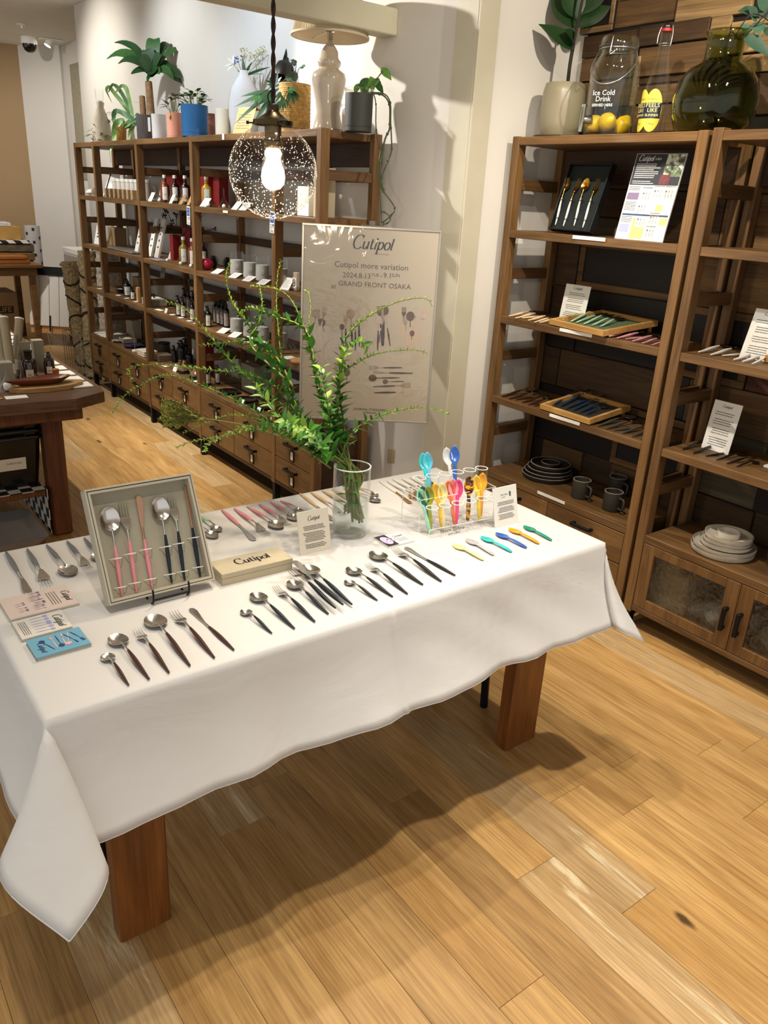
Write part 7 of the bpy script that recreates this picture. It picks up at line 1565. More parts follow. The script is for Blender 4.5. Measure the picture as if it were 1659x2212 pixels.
c = rk(640, 770, 1, 2.02); t = thing('glass_bird', 'clear glass ornament on the lower shelf beside the poster', 'ornament', tuple(c)); ob('ornament', MB().ball((0, 0, .030), .030, 16, (1, 1.2, .95)).tube(smooth_path([(0, .03, .03), (0, .055, .05), (0, .05, .075), (0, .035, .08)], 4), [.012]*4 + [.009]*9, 10), M_glass, t, 180)
# drawer top (level 0)
for k, (px, py, lb) in enumerate(((216, 723, 'white paper sheet at the far end of the drawer top'), (226, 730, 'white paper sheet, second on the drawer top'), (234, 737, 'white paper sheet nearest the far post'), (252, 732, 'white paper sheet before the grey trays'))): c = rk(px, py, 0, 1.99); solo('paper_sheet', lb, 'paper', MB().box(-.045, -.045, 0, .045, .045, .002), M_card, tuple(c), .1*k, None, 'white sheets on the drawer top')
for k, (px, py, lb) in enumerate(((255, 722, 'open grey cardboard tray of cloth, further one'), (276, 735, 'open grey cardboard tray of cloth, nearer one'))):
    c = rk(px, py, 0, 2.04); t = thing('cardboard_tray', lb, 'box', tuple(c)); ob('tray', MB().box(-.05, -.06, 0, .05, .06, .004).box(-.05, -.06, 0, -.047, .06, .035).box(.047, -.06, 0, .05, .06, .035).box(-.05, -.06, 0, .05, -.057, .035).box(-.05, .057, 0, .05, .06, .035), mat('grey_board', '8b8272', .8), t); ob('cloth', MB().ball((0, 0, .018), .042, 12, (1, 1.1, .45)), M_linen, t, 180)
boxy('tall beige carton at the back of the drawer top', 290, 730, 0, 2.15, .14, .07, .14, mat('beige_carton', 'a3957f', .8, var=.03))
for px, py, r_, m, lb in ((258, 738, .055, mat('shell_dish', 'a39d96', .35, var=.2, scale=30), 'pale shell coloured dish on the drawer top'), (283, 746, .055, mat('purple_dish', '3b2b5c', .3, var=.4, scale=30), 'purple glazed dish on the drawer top'), (300, 738, .06, mat('teal_dark_dish', '1e2b38', .3, var=.3, scale=30), 'dark blue glazed dish on the drawer top')):
    c = rk(px, py, 0, 1.99 if r_ < .06 else 2.06); t = thing('small_dish', lb, 'dish', tuple(c)); ob('dish', MB().lathe([(0, 0), (r_*.6, 0), (r_, .014), (r_-.003, .015), (r_*.55, .005), (0, .005)], 28), m, t, 50)
c = rk(292, 756, 0, 1.965); t = thing('incense_holder', 'white incense holder with a thin upright stick', 'incense', tuple(c)); ob('holder', MB().lathe([(0, 0), (.022, 0), (.022, .010), (0, .012)], 20), M_card, t, 40); ob('bead', MB().ball((0, 0, .016), .006, 8), M_chrome, t, 180); ob('stick', MB().tube([(0, 0, .018), (.0, .018, .14)], .0014, 5), mat('incense_stick', '9c8258', .8), t)
for k in range(3):
    c = rk(318, 763, 0, 1.985); solo('notebook', ('pale notebook at the foot of the small pile', 'pale notebook in the middle of the small pile', 'pale notebook on top of the small pile')[k], 'notebook', MB().box(-.05, -.065, 0, .05, .065, .013, .003), mat('pale_cover', 'c4baa5', .7, var=.05), (c.x, c.y + .003*k, c.z + .0135*k), .03*k, None, 'pale notebooks piled on the drawer top')
    c = rk(352, 770, 0, 2.03); solo('notebook', ('brown notebook at the foot of the pile', 'brown notebook in the middle of the pile', 'brown notebook on top of the pile')[k], 'notebook', MB().box(-.05, -.055, 0, .05, .055, .013, .003), mat('brown_cover', '6a5341', .7, var=.08), (c.x, c.y, c.z + .0135*k), -.03*k, None, 'brown notebooks piled on the drawer top')
c = rk(355, 752, 0, 2.14); t = thing('round_tin', 'brown round tin with dark lid at the back of the drawer top', 'tin', tuple(c)); ob('tin', MB().lathe([(0, 0), (.04, 0), (.04, .06), (0, .06)], 24), mat('brown_tin', '3e2c1d', .5), t, 40); ob('lid', MB().lathe([(0, .06), (.042, .06), (.042, .072), (0, .073)], 24), M_blk, t, 40)
for k, (px, py, X, r_, h_) in enumerate(((377, 778, 2.07, .018, .115), (388, 778, 2.12, .018, .125), (394, 775, 2.09, .026, .165), (402, 778, 2.13, .024, .17), (410, 782, 2.10, .024, .12))): pump_bottle(('black bottle behind the chrome tins, first', 'black bottle behind the chrome tins, second', 'tall black bottle behind the chrome tins', 'tall black bottle behind the chrome tins, rear', 'black bottle behind the chrome tins, last')[k], px, py, 0, X, r_, h_, 'black bottles behind the chrome tins', M_pump)
for px, py, lb in ((397, 797, 'chrome canister on a black foot, nearer the aisle'), (421, 811, 'chrome canister on a black foot beside the small bottle')):
    c = rk(px, py, 0, 1.99); t = thing('chrome_canister', lb, 'canister', tuple(c), group='chrome canisters on black feet'); ob('foot', MB().lathe([(0, 0), (.034, 0), (.036, .004), (.034, .010), (0, .012)], 26), M_blk, t, 40); ob('body', MB().lathe([(0, .014), (.026, .014), (.030, .020), (.0335, .088), (.031, .090), (0, .088)], 28), M_chrome, t, 50)
pump_bottle('small black bottle with a cream label at the post on the drawer top', 450, 822, 0, 2.0, .016, .11, 'small bottles at the drawer top', M_lbl); pump_bottle('small black bottle behind the leaves on the drawer top', 470, 820, 0, 2.06, .017, .115, 'small bottles at the drawer top', M_lblp)
boxy('yellowish paper packet on the drawer top beside the chrome canister', 436, 818, 0, 1.975, .04, .03, .062, mat('yellowish_packet', 'c9b98a', .8, var=.15, scale=60), 'paper_packet', 'packet')
for px, py, an, w, lb in ((352, 790, 3, .06, 'flat white card before the brown notebooks'), (376, 799, 65, .045, 'upright white card before the chrome canisters'), (420, 822, 3, .04, 'flat white card before the chrome canister'), (432, 828, 3, .035, 'small white card at the drawer top edge')): card(lb, px, py, 0, 1.95, w, .045 if an > 9 else .04, an, .1, lines=False)
boxy('deep red carton in the dark bay under the candles', 446, 770, 0, 2.14, .10, .06, .19, M_red)
M_silver = mat('polished_silver', 'b5aca3', .12, 1, var=.05)
for px, py, lb in ((494, 843, 'silver plate on the drawer top, nearest the aisle'), (530, 866, 'silver plate in the middle of the drawer top'), (562, 886, 'silver plate next to the narrow bay')):
    c = rk(px, py, 0, 2.01); t = thing('silver_plate', lb, 'plate', tuple(c), group='silver plates on the drawer top'); mb = MB(); N = 32
    for k, (rr, z) in enumerate(((0, .006), (.048, .006), (.056, .010), (.066, .013), (.070, .012), (.066, .009), (.05, .001), (0, .001))): mb.v += [V((rr*(1+.03*math.cos(8*2*PI*q/N))*math.cos(2*PI*q/N), rr*(1+.03*math.cos(8*2*PI*q/N))*math.sin(2*PI*q/N), z)) for q in range(N)]
    mb.f = [(k*N+q, k*N+(q+1) % N, (k+1)*N+(q+1) % N, (k+1)*N+q) for k in range(7) for q in range(N)]; ob('plate', mb, M_silver, t, 50)
    card({494: 'small white card beside the first silver plate', 530: 'small white card beside the middle silver plate', 562: 'small white card beside the last silver plate'}[px], px+26, py+4, 0, 1.95, .03, .03, 60, .2, lines=False)
boxy('grey carton behind the silver plates', 545, 842, 0, 2.15, .16, .06, .16, mat('grey_board', '8b8272', .8)); boxy('tall clear acrylic block behind the last silver plate', 572, 872, 0, 2.06, .05, .03, .075, M_acl, 'acrylic_block', 'block')
for k, (px, py, X) in enumerate(((605, 905, 2.0), (625, 900, 2.06), (640, 912, 1.99))):
    c = rk(px, py, 0, X); mb = MB().ball((0, 0, 0), .04, 12, (1, 1.3, .9)); mb.v = [v*(1+r9.uniform(-.25, .25)) for v in mb.v]; lo = min(v.z for v in mb.v); mb.v = [v - V((0, 0, lo)) for v in mb.v]
    solo('cellophane_parcel', ('crumpled cellophane parcel in the narrow bay, nearest the post', 'crumpled cellophane parcel in the narrow bay, rear one', 'crumpled cellophane parcel in the narrow bay, nearest the poster')[k], 'packet', mb, M_clearbag, tuple(c), k)
boxy('low brown carton at the back of the narrow bay', 632, 885, 0, 2.12, .15, .08, .06, mat('brown_carton', '8d7453', .8))
# ================================================================== THE WORK TABLE AND THE FAR CORNER
def on_t(px, py, z=LTZ): return onz(px, py, z) + V((0, 0, .001))
M_tubep = mat('champagne_tube', '8f826b', .4, .3, var=.04); M_gbox = mat('grey_beige_carton', '8d8675', .8, var=.03)
# scent diffuser tubes standing in clear holders
for k, (bx, by, tx, ty, lb) in enumerate(((33, 816, 42, 690, 'champagne cardboard tube standing straight in a clear holder'), (28, 826, 8, 688, 'champagne cardboard tube leaning beside the straight one'), (12, 815, -6, 684, 'champagne cardboard tube nearest the frame edge'))):
    b = on_t(bx, by); D = (b-EYE).dot(F_); e = atd(tx, ty, D+.02); r_ = .0185; t = thing('paper_tube', lb, 'tube', tuple(b), group='champagne tubes on the work table'); d = e-b
    MM = frame((0, 0, .003), d.orthogonal(), z=d); ob('tube_body', MB().lathe([(0, 0), (r_, 0), (r_, d.length), (r_-.002, d.length), (r_-.003, d.length-.006), (0, d.length-.006)], 28, MM), M_tubep, t, 50); ob('cap', MB().lathe([(r_-.003, d.length-.005), (r_+.0006, d.length-.003), (r_+.0006, d.length+.003), (r_-.004, d.length+.004), (r_-.005, d.length-.004)], 28, MM), M_card, t, 50)
    if k < 2: ob('label', MB().lathe([(r_+.0004, .03), (r_+.0004, .075)], 28, MM), M_lbl, t, 180)
b = on_t(33, 818); t = thing('tube_holder', 'clear cup holding the champagne tubes', 'holder', (b.x-.006, b.y, b.z)); ob('cup', MB().lathe([(.0, 0), (.034, 0), (.036, .09), (.034, .09), (.032, .004), (0, .004)], 24), M_glass, t, 50)
for px, py, w_, h_, lb in ((52, 812, .045, .15, 'tall grey beige carton behind the dark bottle, nearer the tubes'), (80, 800, .048, .135, 'tall grey beige carton behind the dark bottle, nearer the dropper'), (8, 836, .055, .10, 'grey beige carton at the frame edge of the work table')):
    p = on_t(px, py); solo('carton', lb, 'box', MB().box(-w_/2, -w_/2, 0, w_/2, w_/2, h_, .0012), M_gbox, (p.x+.02, p.y+.03, p.z), 0, None, 'grey beige cartons on the work table')
def scent(px, py, r_, h_, lb, dropper):
    p = on_t(px, py); t = thing('amber_bottle', lb, 'bottle', tuple(p), group='amber bottles on the work table')
    ob('bottle_body', MB().lathe([(0, 0), (r_, 0), (r_, h_*.58), (r_*.8, h_*.68), (r_*.42, h_*.72), (r_*.42, h_*.76), (0, h_*.76)], 26), mat('deep_amber_glass', '2a1309', .1, var=.1, spec=.7), t, 50)
    ob('cap', MB().lathe([(0, h_*.74), (r_*.5, h_*.74), (r_*.48, h_*.88), (r_*.6, h_), (0, h_*.99)] if not dropper else [(0, h_*.74), (r_*.5, h_*.74), (r_*.5, h_*.84), (r_*.3, h_*.85), (r_*.28, h_*.98), (0, h_)], 18), M_blkglass if not dropper else mat('teal_rubber', '2c3a3c', .6), t, 50)
    wrap_label(t, r_+.0005, h_*.06, h_*.36, p, M_lbl, 1.0)
scent(66, 818, .033, .125, 'wide amber bottle with a glass stopper before the cartons', False); scent(108, 808, .024, .105, 'small amber dropper bottle behind the wooden leaf dish', True)
p = on_t(102, 842); t = thing('wood_slab', 'pale live edge wood slab under the leaf shaped dish', 'board', (p.x, p.y+.03, p.z)); poly = [(-.15, -.03), (-.10, -.065), (0, -.075), (.09, -.06), (.15, -.02), (.165, .03), (.10, .055), (-.02, .05), (-.12, .02)]
ob('slab', MB().prism(poly, 0, .018), wood('pale_slab', '8a6a3f', 'b9935a', 'X', .6, .05, 1, 6), t)
t = thing('leaf_dish', 'reddish brown leaf shaped wooden dish on the pale slab', 'dish', (p.x, p.y+.035, p.z+.0195), .15); N = 26; dish = MB(); rings = []
for sc_, z in ((0, .004), (.6, .004), (.92, .022), (1.0, .026), (.98, .021), (.62, 0), (0, 0)):
    for q in range(N):
        a = 2*PI*q/N; x = .115*math.cos(a) + (-.045*max(0, -math.cos(a))**3); y = .047*math.sin(a)*(1 - .5*max(0, -math.cos(a))); dish.v.append(V((x*sc_, y*sc_, z)))
dish.f = [(k*N+q, k*N+(q+1) % N, (k+1)*N+(q+1) % N, (k+1)*N+q)[::-1] for k in range(6) for q in range(N)]
ob('dish', dish, wood('red_wood_dish', '4c1f10', '81401f', 'X', .35, .05, .8, 6, .2), t, 60)
q_ = on_t(122, 822) + V((0, .0, .026)); t = thing('incense_stand', 'small wooden incense block holding a long thin stick', 'incense', (q_.x, q_.y, q_.z)); ob('block', MB().lathe([(0, 0), (.014, 0), (.015, .024), (.012, .026), (0, .022)], 14), wood('block_wood', '6a3312', 'a85f25', 'Z', .4, .05), t, 50); ob('stick', MB().tube([(0, 0, .02), (-.018, .0, .19)], .0016, 5), mat('incense_stick', '9c8258', .8), t)
p = on_t(22, 848); t = thing('glass_funnel', 'clear glass funnel with a cotton ball at the work table front', 'funnel', (p.x, p.y+.03, p.z), group='glass funnels on the work table'); ob('funnel_body', MB().lathe([(.042, 0), (.036, .014), (.007, .062), (.004, .075), (.0035, .13), (.0025, .13), (.003, .075), (.006, .062), (.034, .013), (.040, 0)], 26, closed=True), M_glass, t, 60); ob('cotton_ball', MB().box(-.016, -.014, .002, .016, .014, .034, .006), M_cotton, t, 180)
for k in range(9):
    q = k/8; px, py = 134 - 84*q**.72, 792 - 74*q**.72; p = on_t(px, py)
    t = thing('glass_funnel', f'clear glass funnel at the card row along the aisle, {("nearest the incense", "second", "third", "fourth", "fifth", "sixth", "seventh", "eighth", "farthest")[k]}', 'funnel', (.90, p.y, p.z), group='glass funnels on the work table'); ob('funnel_body', MB().lathe([(.028, 0), (.024, .010), (.006, .046), (.004, .054), (.0035, .098), (.0025, .098), (.0028, .054), (.005, .046), (.022, .010), (.026, 0)], 18, closed=True), M_glass, t, 60); ob('cotton_ball', MB().ball((0, 0, .011), .010, 8), M_cotton, t, 180)
for k in range(12):
    y = 3.47 + .125*k; solo('product_card', f'white card lying along the aisle edge of the work table, {("first", "second", "third", "fourth", "fifth", "sixth", "seventh", "eighth", "ninth", "tenth", "eleventh", "last")[k]} from the front', 'card', MB().box(-.042, -.045, 0, .042, .045, .006, .001), M_card, (.985, y, LTZ+.001), .02*(k % 3-1), None, 'white cards along the work table edge')
for k in range(6):
    y = 4.05 + .17*k
    for j in range(2): solo('white_carton', f'white carton on the work table, {("first", "second", "third", "fourth", "fifth", "last")[k]} of the {("row by the cards", "inner row")[j]}', 'box', MB().box(-.05, -.05, 0, .05, .05, .055, .002), M_card, (.80-.14*j, y, LTZ+.001), 0, None, 'white cartons on the work table')
for px0, px1, py, lb in ((-12, 8, 866, 'tan printed card at the work table front edge'), (14, 62, 864, 'white card at the work table front edge beside the funnel')):
    a, b = on_t(px0, py), on_t(px1, py-4); solo('product_card', lb, 'card', MB().box(0, 0, 0, (b-a).length, .05, .002), M_kraft if 'tan' in lb else M_card, tuple(a), math.atan2(b.y-a.y, b.x-a.x))
# stacked shopping baskets, crate and tray on the lower shelf
M_bask = mat('black_basket_plastic', '0b0b0c', .25, var=0, spec=.6)
nb = ('lowest', 'second', 'third', 'topmost')
BX, BY, BZ0 = .585, 3.70, .247
for k in range(4):
    z = BZ0 + .030*k; t = thing('shopping_basket', f'black plastic shopping basket, {nb[k]} of the nested stack under the work table', 'basket', (BX, BY, z), group='nested black shopping baskets')
    hb_ = .235; lo_, hi_ = (.215, .125), (.235, .15); mb = MB()
    def ring(hx, hy, zz, c_=.03):
        o_ = []
        for sx, sy, a0_ in ((1, 1, 0), (-1, 1, PI/2), (-1, -1, PI), (1, -1, 1.5*PI)):
            for q in range(4): a = a0_ + PI/2*q/3; o_.append(V((sx*(hx-c_) + c_*math.cos(a), sy*(hy-c_) + c_*math.sin(a), zz)))
        return o_
    rs = [ring(*lo_, 0), ring(*hi_, hb_), ring(hi_[0]-.004, hi_[1]-.004, hb_), ring(lo_[0]-.004, lo_[1]-.004, .005)]
    for r_ in rs: mb.v += r_
    n_ = 16; mb.f = [(q*n_+i, q*n_+(i+1) % n_, (q+1)*n_+(i+1) % n_, (q+1)*n_+i) for q in range(3) for i in range(n_)] + [tuple(range(n_-1, -1, -1)), tuple(range(3*n_, 4*n_))]
    ob('basket_body', mb, M_bask, t, 40); ob('rim', MB().tube(ring(hi_[0]+.006, hi_[1]+.006, hb_-.004) + [ring(hi_[0]+.006, hi_[1]+.006, hb_-.004)[0]], .007, 6, False), M_bask, t, 60)
    ob('handle', MB().tube(smooth_path([(-.17, -hi_[1]-.008, hb_+.006), (-.11, -hi_[1]-.012, hb_+.004), (.11, -hi_[1]-.012, hb_+.004), (.17, -hi_[1]-.008, hb_+.006)], 3), .0035, 6), M_blk, t, 60)
    if k == 0:
        LB = frame((.03, -.1405, .115), (1, 0, 0), y=(0, -.10, 1)); ob('label', MB().box(-.10, -.028, 0, .13, .028, .0015, M=LB), M_paper, t); txt(t, 'HOME', .028, (-.02, .004, .0022), M_ink, LB); txt(t, 'FURNITURE', .012, (.08, .004, .0022), M_grey_ink, LB)
    for q in range(2): pass
_t = NT('checker_cloth'); _t.set(.6); _c = _t.n('ShaderNodeTexChecker'); _c.inputs['Scale'].default_value = 20; _c.inputs[1].default_value = lin('dcd8cf'); _c.inputs[2].default_value = lin('131313'); _t.l(_t.scaled(_t.obj(), (1, 1.0001, 1.0001)), _c.inputs['Vector']); _t.l(_c.outputs[0], _t.p.inputs['Base Color']); M_chk = _t.m
t = thing('checkered_mat', 'black and white checkered mat hanging over the lower shelf end of the work table', 'mat', (0, 0, 0)); ob('mat', MB().box(-.45, 3.49, .2452, .803, 4.0, .2468).box(.803, 3.49, .03, .8050, 4.0, .2468), M_chk, t)
p = onz(40, 1125, .05); t = thing('plastic_tray', 'pale grey plastic tray on the floor under the work table', 'tray', (.48, 3.62, .004)); rs = [(.27, .17, 0), (.30, .20, .045), (.294, .194, .045), (.266, .166, .006)]; mb = MB()
for r_ in rs: mb.v += ring(*r_)
mb.f = [(q*16+i, q*16+(i+1) % 16, (q+1)*16+(i+1) % 16, (q+1)*16+i) for q in range(3) for i in range(16)] + [tuple(range(15, -1, -1)), tuple(range(48, 64))]; ob('tray', mb, mat('pale_grey_plastic', 'a59d96', .5, var=.02), t, 50)
# carved side cabinet with a red topped card, jeans hanging on it
M_ora = wood('orange_wood', '6a3a12', 'a8672a', 'X', .4, .06, .8, 5, .2)
t = thing('carved_cabinet', 'orange brown cabinet with a moulded top at the edge of the frame', 'cabinet', (.98, 6.6, 0)); ob('body', MB().box(-.6, -.30, 0, .06, .30, .70), M_ora, t); ob('moulded_top', MB().box(-.62, -.33, .80, .10, .33, .84, .012).box(-.6, -.31, .70, .07, .31, .80, .02), M_ora, t); ob('moulding', MB().box(-.61, -.32, .66, .085, .32, .70, .010), M_ora, t)
t = thing('card_display', 'white card with a red top standing on the carved cabinet', 'sign', (.98, 6.42, .841)); ob('card', MB().box(-.25, 0, 0, .02, .008, .20), M_card, t); ob('red_band', MB().box(-.251, -.001, .20, .004, .009, .245), mat('crimson_card', 'b5173c', .5), t); textlines(t, [(-.22, -.01, .15-.03*k, .004) for k in range(4)], M_grey_ink, frame((0, -.0006, 0), (1, 0, 0), y=(0, 0, 1)), 0, 9)
M_den = mat('washed_denim', '5c6b72', .9, var=.25, scale=12, bump=.3, bscale=300); mb = MB(); r9 = random.Random(77)
pa = smooth_path([(0, 0, .72), (.05, 0, .60), (.03, -.02, .48), (.08, 0, .36), (.02, 0, .24), (.06, -.02, .12), (.14, -.02, .03)], 4); mb.tube(pa, [.07 + .022*math.sin(i*1.7) for i in range(len(pa))], 12, True, .55); mb.tube([p + V((.05, .06, -.02)) for p in pa[:-6]], [.05 + .02*math.cos(i*1.3) for i in range(len(pa)-6)], 10, True, .5)
solo('denim_trousers', 'crumpled washed blue denim trousers hanging beside the carved cabinet', 'trousers', mb, M_den, (1.13, 6.55, .02), 0, 180)
# far table with crate, box and frames
M_tw = wood('plain_table_wood', '5f4221', '8f6a3c', 'X', .5, .06, .8, 6); t = thing('side_table', 'plain brown wooden table in the far corner', 'table', (0, 0, 0)); ob('table_top', MB().box(.9, 8.20, .745, 2.08, 8.95, .775, .003), M_tw, t); ob('apron', MB().box(.95, 8.24, .67, 2.03, 8.27, .745), M_tw, t)
for x, y in ((1.96, 8.25), (1.96, 8.86), (.97, 8.25), (.97, 8.86)): ob('leg', MB().box(x, y, 0, x+.055, y+.055, .745, .004), M_tw, t)
t = thing('frame_stack', 'stack of reddish wooden frames on the far table', 'frames', (1.65, 8.36, .776))
for k in range(2): ob('frame', MB().box(-.55, -.11, .04*k, .33-.02*k, .13, .04*k+.036, .006), M_ora, t)
t = thing('wooden_crate', 'weathered wooden crate on the far table', 'crate', (1.80, 8.70, .776))
for k in range(2): ob('slat', MB().box(-.75, -.16, .01+.08*k, .30, -.14, .08+.08*k, .003), RW[3] if k % 2 else RW[1], t)
ob('crate_body', MB().box(-.74, -.138, 0, .29, .16, .165), RW[0], t)
_t = NT('diagonal_stripes'); _t.set(.6); _w = _t.n('ShaderNodeTexWave'); _w.bands_direction = 'DIAGONAL'; _w.inputs['Scale'].default_value = 5; _t.l(_t.obj(), _w.inputs['Vector']); _t.l(_t.ramp(_w.outputs[0], [(.48, lin('141414')), (.52, lin('d5d0c6'))]), _t.p.inputs['Base Color'])
solo('striped_board', 'black and white diagonally striped strip lying on the wooden crate', 'board', MB().box(-.75, -.17, 0, .26, .12, .03, .002), _t.m, (1.80, 8.70, .942)); solo('mustard_box', 'mustard cardboard box on top of the crate', 'box', MB().box(-.65, -.14, 0, .20, .14, .12, .002), mat('mustard_board', 'a07b3d', .8, var=.04), (1.80, 8.72, .973)); solo('magazine_pile', 'pale magazines piled on the mustard box', 'magazines', MB().box(-.65, -.12, 0, .12, .12, .035, .004), mat('pale_pages', 'b5b2aa', .6, var=.2, scale=40), (1.80, 8.70, 1.094))
t = thing('print_roll', 'standing white roll of printed cloth in the far corner', 'roll', (2.24, 9.12, .002)); ob('roll', MB().lathe([(0, 0), (.075, 0), (.075, 1.08), (0, 1.08)], 24), mat('roll_white', 'b9b5b3', .7, var=.03), t, 40); pm_ = MB()
for k in range(14): a = -2.6 + .9*(k % 3); z = .50 + .042*k; pm_.box(-.012, -.001, -.014, .012, .001, .014, M=Matrix.Translation((.076*math.cos(a), .076*math.sin(a), z)) @ Matrix.Rotation(a+PI/2, 4, 'Z'))
ob('print', pm_, M_ink, t, None, None, 'stuff')
t = thing('cardboard_carton', 'brown cardboard carton with black print on the floor under the far table', 'box', (1.62, 8.62, .001)); ob('carton', MB().box(-.24, -.2, 0, .24, .2, .50, .004), mat('brown_carton', '8d7453', .8), t); FM = frame((0, -.2015, 0), (1, 0, 0), y=(0, 0, 1)); ob('print', MB().box(-.20, .30, 0, .20, .37, .0008, M=FM).box(-.10, .14, 0, -.02, .22, .0008, M=FM).box(.02, .14, 0, .09, .22, .0008, M=FM), M_ink, t); txt(t, 'TPOT LIFE', .06, (.02, .335, .0016), M_kraft, FM, width=.32)
# leaning white panels, wrapped boards and drawer chest behind the shelving unit
t = thing('folding_screen', 'white louvred panels leaning beside the drawer chest', 'screen', M=frame((1.93, 8.32, .20), (.75, -.66, 0), y=(-.02, .26, .96)))
for k in range(4): ob('panel', MB().box(.10*k, 0, -.02, .10*k+.096, .48, 0, .003), M_wallw, t)
ob('black_edge', MB().box(-.02, .48, -.03, .42, .56, .01), M_blk, t); ob('strap', MB().box(.06, -.05, .001, .075, .10, .006), M_blk, t); ob('strap', MB().box(.20, -.05, .001, .215, .10, .006), M_blk, t); ob('foot_batten', MB().box(0, -.07, -.06, .4, 0, -.02), M_kraft, t)
M_chest = wood('chest_wood', '5f2d10', '8c4a1e', 'Z', .4, .05, .8, 5, .2); t = thing('drawer_chest', 'reddish brown drawer chest with round pulls behind the shelving unit', 'chest', (0, 0, 0)); ob('body', MB().box(2.335, 7.66, 0, 2.77, 8.47, .74), M_chest, t); ob('chest_top', MB().box(2.31, 7.63, .74, 2.775, 8.49, .765, .003), M_tw, t)
for k in range(3):
    o = ob('drawer', MB().box(2.322, 7.68, .05+.23*k, 2.336, 8.45, .27+.23*k, .002), M_chest, t); ob('pull', MB().lathe([(0, 0), (.02, 0), (.018, .006), (.008, .010), (.010, .018), (0, .020)], 12, Matrix.Translation((2.322, 8.15, .16+.23*k)) @ Matrix.Rotation(-PI/2, 4, 'Y')), M_brass, o, 50)
solo('wrapped_board', 'flat parcel in clear wrap lying on the drawer chest', 'parcel', MB().box(2.36, 7.75, 0, 2.74, 8.5, .10, .012), mat('wrapped_pale', '9b938a', .4, var=.15, scale=20), (0, 0, .766)); solo('white_batten', 'long white framed board lying on the wrapped parcel', 'board', MB().box(2.38, 7.7, 0, 2.72, 8.6, .05, .004), M_wallw, (0, 0, .867)); solo('black_bag', 'black glossy bag leaning above the drawer chest', 'bag', MB().box(-.08, -.15, 0, .08, .12, .30, .03), M_blkglass, (2.60, 8.05, .918), .3)
# rugs rolled up in a wire basket by the far end of the shelving unit
M_rug = mat('shaggy_beige', '9d8a66', .95, var=.45, scale=55, bump=.8, bscale=60); M_rug2 = mat('shaggy_ivory', 'b3a797', .95, var=.35, scale=55, bump=.8, bscale=60); M_rugl = mat('dark_rug_line', '241c14', .95)
for k, (b, e, r_, m, lb) in enumerate((((2.02, 6.66, .02), (2.06, 6.72, 1.02), .075, M_rug, 'rolled shaggy beige rug with dark lines in the wire basket'), ((2.12, 6.52, .02), (2.16, 6.56, 1.12), .085, M_rug2, 'rolled shaggy ivory rug behind the beige one'), ((1.98, 6.80, .02), (1.96, 6.92, .92), .06, M_rug, 'thin rolled beige rug at the aisle side of the wire basket'))):
    b, e = V(b), V(e); t = thing('rolled_rug', lb, 'rug', tuple(b), group='rolled rugs in the wire basket'); d = e-b; mb = MB(); n_, m_ = 40, 70; rr_ = random.Random(k+3)
    MM = frame((0, 0, 0), d.orthogonal(), z=d)
    for i in range(m_+1):
        for q in range(n_): a = 2*PI*q/n_; rad = r_*(1 + rr_.uniform(-.09, .10)); mb.v.append(MM @ V((rad*math.cos(a), rad*math.sin(a), d.length*i/m_)))
    mb.f = [(i*n_+q, i*n_+(q+1) % n_, (i+1)*n_+(q+1) % n_, (i+1)*n_+q) for i in range(m_) for q in range(n_)] + [tuple(range(m_*n_, m_*n_+n_))]
    ob('roll', mb, m, t, 180)
    if k != 1:
        lm = MB()
        for z in (.12, .30, .48, .66, .84): lm.tube([MM @ V((r_*1.03*math.cos(a*PI/10), r_*1.03*math.sin(a*PI/10), d.length*(z + .05*math.sin(a*PI/10+z*9)))) for a in range(21)], .008, 5, False)
        ob('dark_lines', lm, M_rugl, t, 60)
t = thing('wire_basket', 'square wire basket standing on the floor at the shelving unit end', 'basket', (2.0, 6.66, .004)); mb = MB(); hx, hy, hz = .14, .27, .36
for z in (.006, .12, .24, hz): mb.tube([V((sx*hx, sy*hy, z)) for sx, sy in ((-1, -1), (1, -1), (1, 1), (-1, 1), (-1, -1))], .005 if z == hz else .0028, 6, False)
for k in range(9): y = -hy + 2*hy*k/8; mb.tube([(-hx, y, .006), (-hx, y, hz)], .002, 4); mb.tube([(hx, y, .006), (hx, y, hz)], .002, 4)
for k in range(6): x = -hx + 2*hx*k/5; mb.tube([(x, -hy, .006), (x, -hy, hz)], .002, 4); mb.tube([(x, hy, .006), (x, hy, hz)], .002, 4); mb.tube([(x, -hy, .006), (x, hy, .006)], .002, 4)
ob('wires', mb, M_wire, t, None, None, 'stuff')
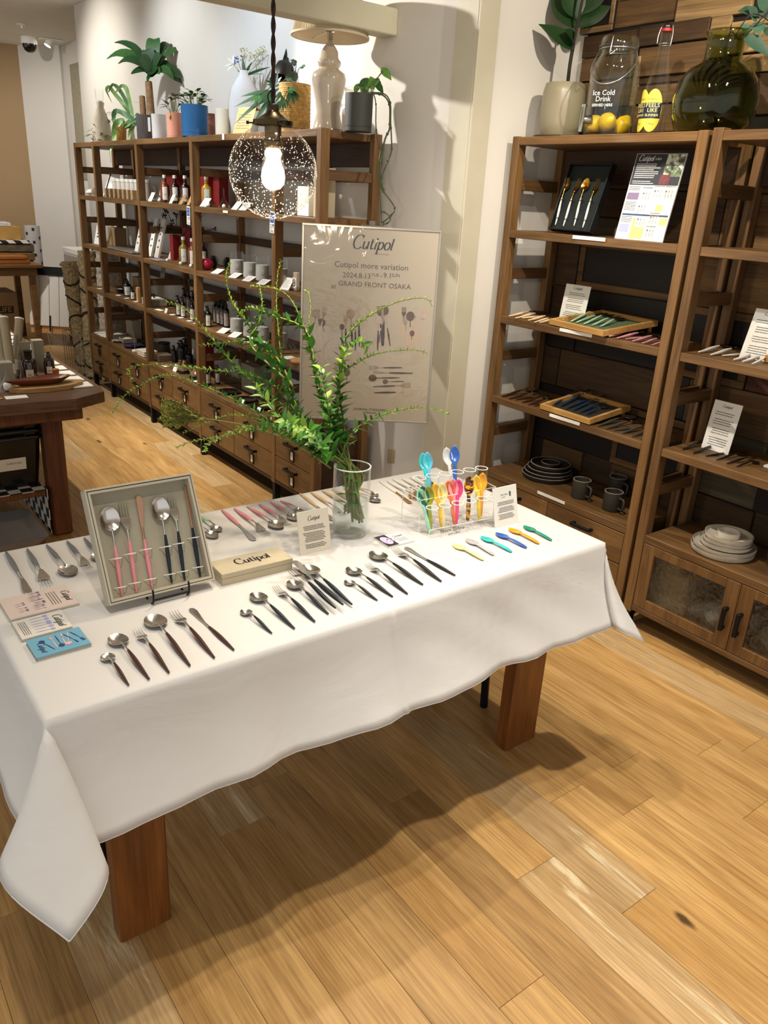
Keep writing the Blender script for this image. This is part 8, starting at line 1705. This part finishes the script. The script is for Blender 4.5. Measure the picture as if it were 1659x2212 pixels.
# wall hanging, camera, downlight, sprinkler, wall outlet
WX = 2.779; P_ = [onx(*q, WX) for q in ((131, 148), (168, 128), (190, 440), (165, 436))]; mb = MB(); ys = [p.y for p in P_]; y0, y1, z0, z1 = min(ys)-.05, max(ys), 1.55, 2.62
t = thing('wall_hanging', 'beige woven wall hanging with a black scribbled shape in the far corner', 'wall hanging', (0, 0, 0)); ob('cloth', MB().box(WX-.008, 7.30, z0, WX, 9.15, z1, .002), mat('beige_weave', '9a927c', .95, var=.12, scale=30), t); ob('black_shape', MB().prism([(7.3, .35), (8.35, .30), (8.6, .45), (8.65, .8), (8.4, .93), (7.3, .98)], -.010, -.0085, frame((WX, 0, z0), (0, 1, 0), y=(0, 0, 1)) @ Matrix.Diagonal((1, 1, -1, 1))), mat('black_weave', '1c1a1c', .95, var=.6, scale=60), t)
p = onz(62, 80, 2.81); t = thing('dome_camera', 'white and black dome security camera on the ceiling', 'camera', (p.x, p.y, 2.809)); ob('housing', MB().lathe([(0, 0), (.075, 0), (.075, -.05), (.070, -.06), (0, -.06)], 28), M_card, t, 40); ob('dome', MB().lathe([(.064, -.06), (.062, -.085), (.048, -.115), (.025, -.130), (0, -.134)], 28), M_blkglass, t, 180)
p = onz(108, 84, 2.81); t = thing('downlight', 'small lit swivelling spotlight on the ceiling in the far corner', 'lamp', (p.x, p.y, 2.808)); ob('plate', MB().box(-.10, -.06, -.012, .12, .06, 0, .003), M_card, t); ob('lamp_head', MB().lathe([(.032, 0), (.036, .07), (.0, .075)], 18, Matrix.Translation((-.03, 0, -.06)) @ Matrix.Rotation(.5, 4, 'Y')), M_card, t, 40); ob('lit_lens', MB().lathe([(0, -.001), (.030, -.001)], 18, Matrix.Translation((-.03, 0, -.06)) @ Matrix.Rotation(.5, 4, 'Y')), emit('lit_lens', 'fff3dd', 12), t)
p = onz(47, 52, 2.81); solo('sprinkler', 'small ceiling sprinkler head nearer than the dome camera', 'sprinkler', MB().lathe([(0, 0), (.045, 0), (.040, -.008), (.012, -.010), (.010, -.03), (0, -.03)], 20), M_card, (p.x, p.y, 2.809), 0, 40)

finish_text()
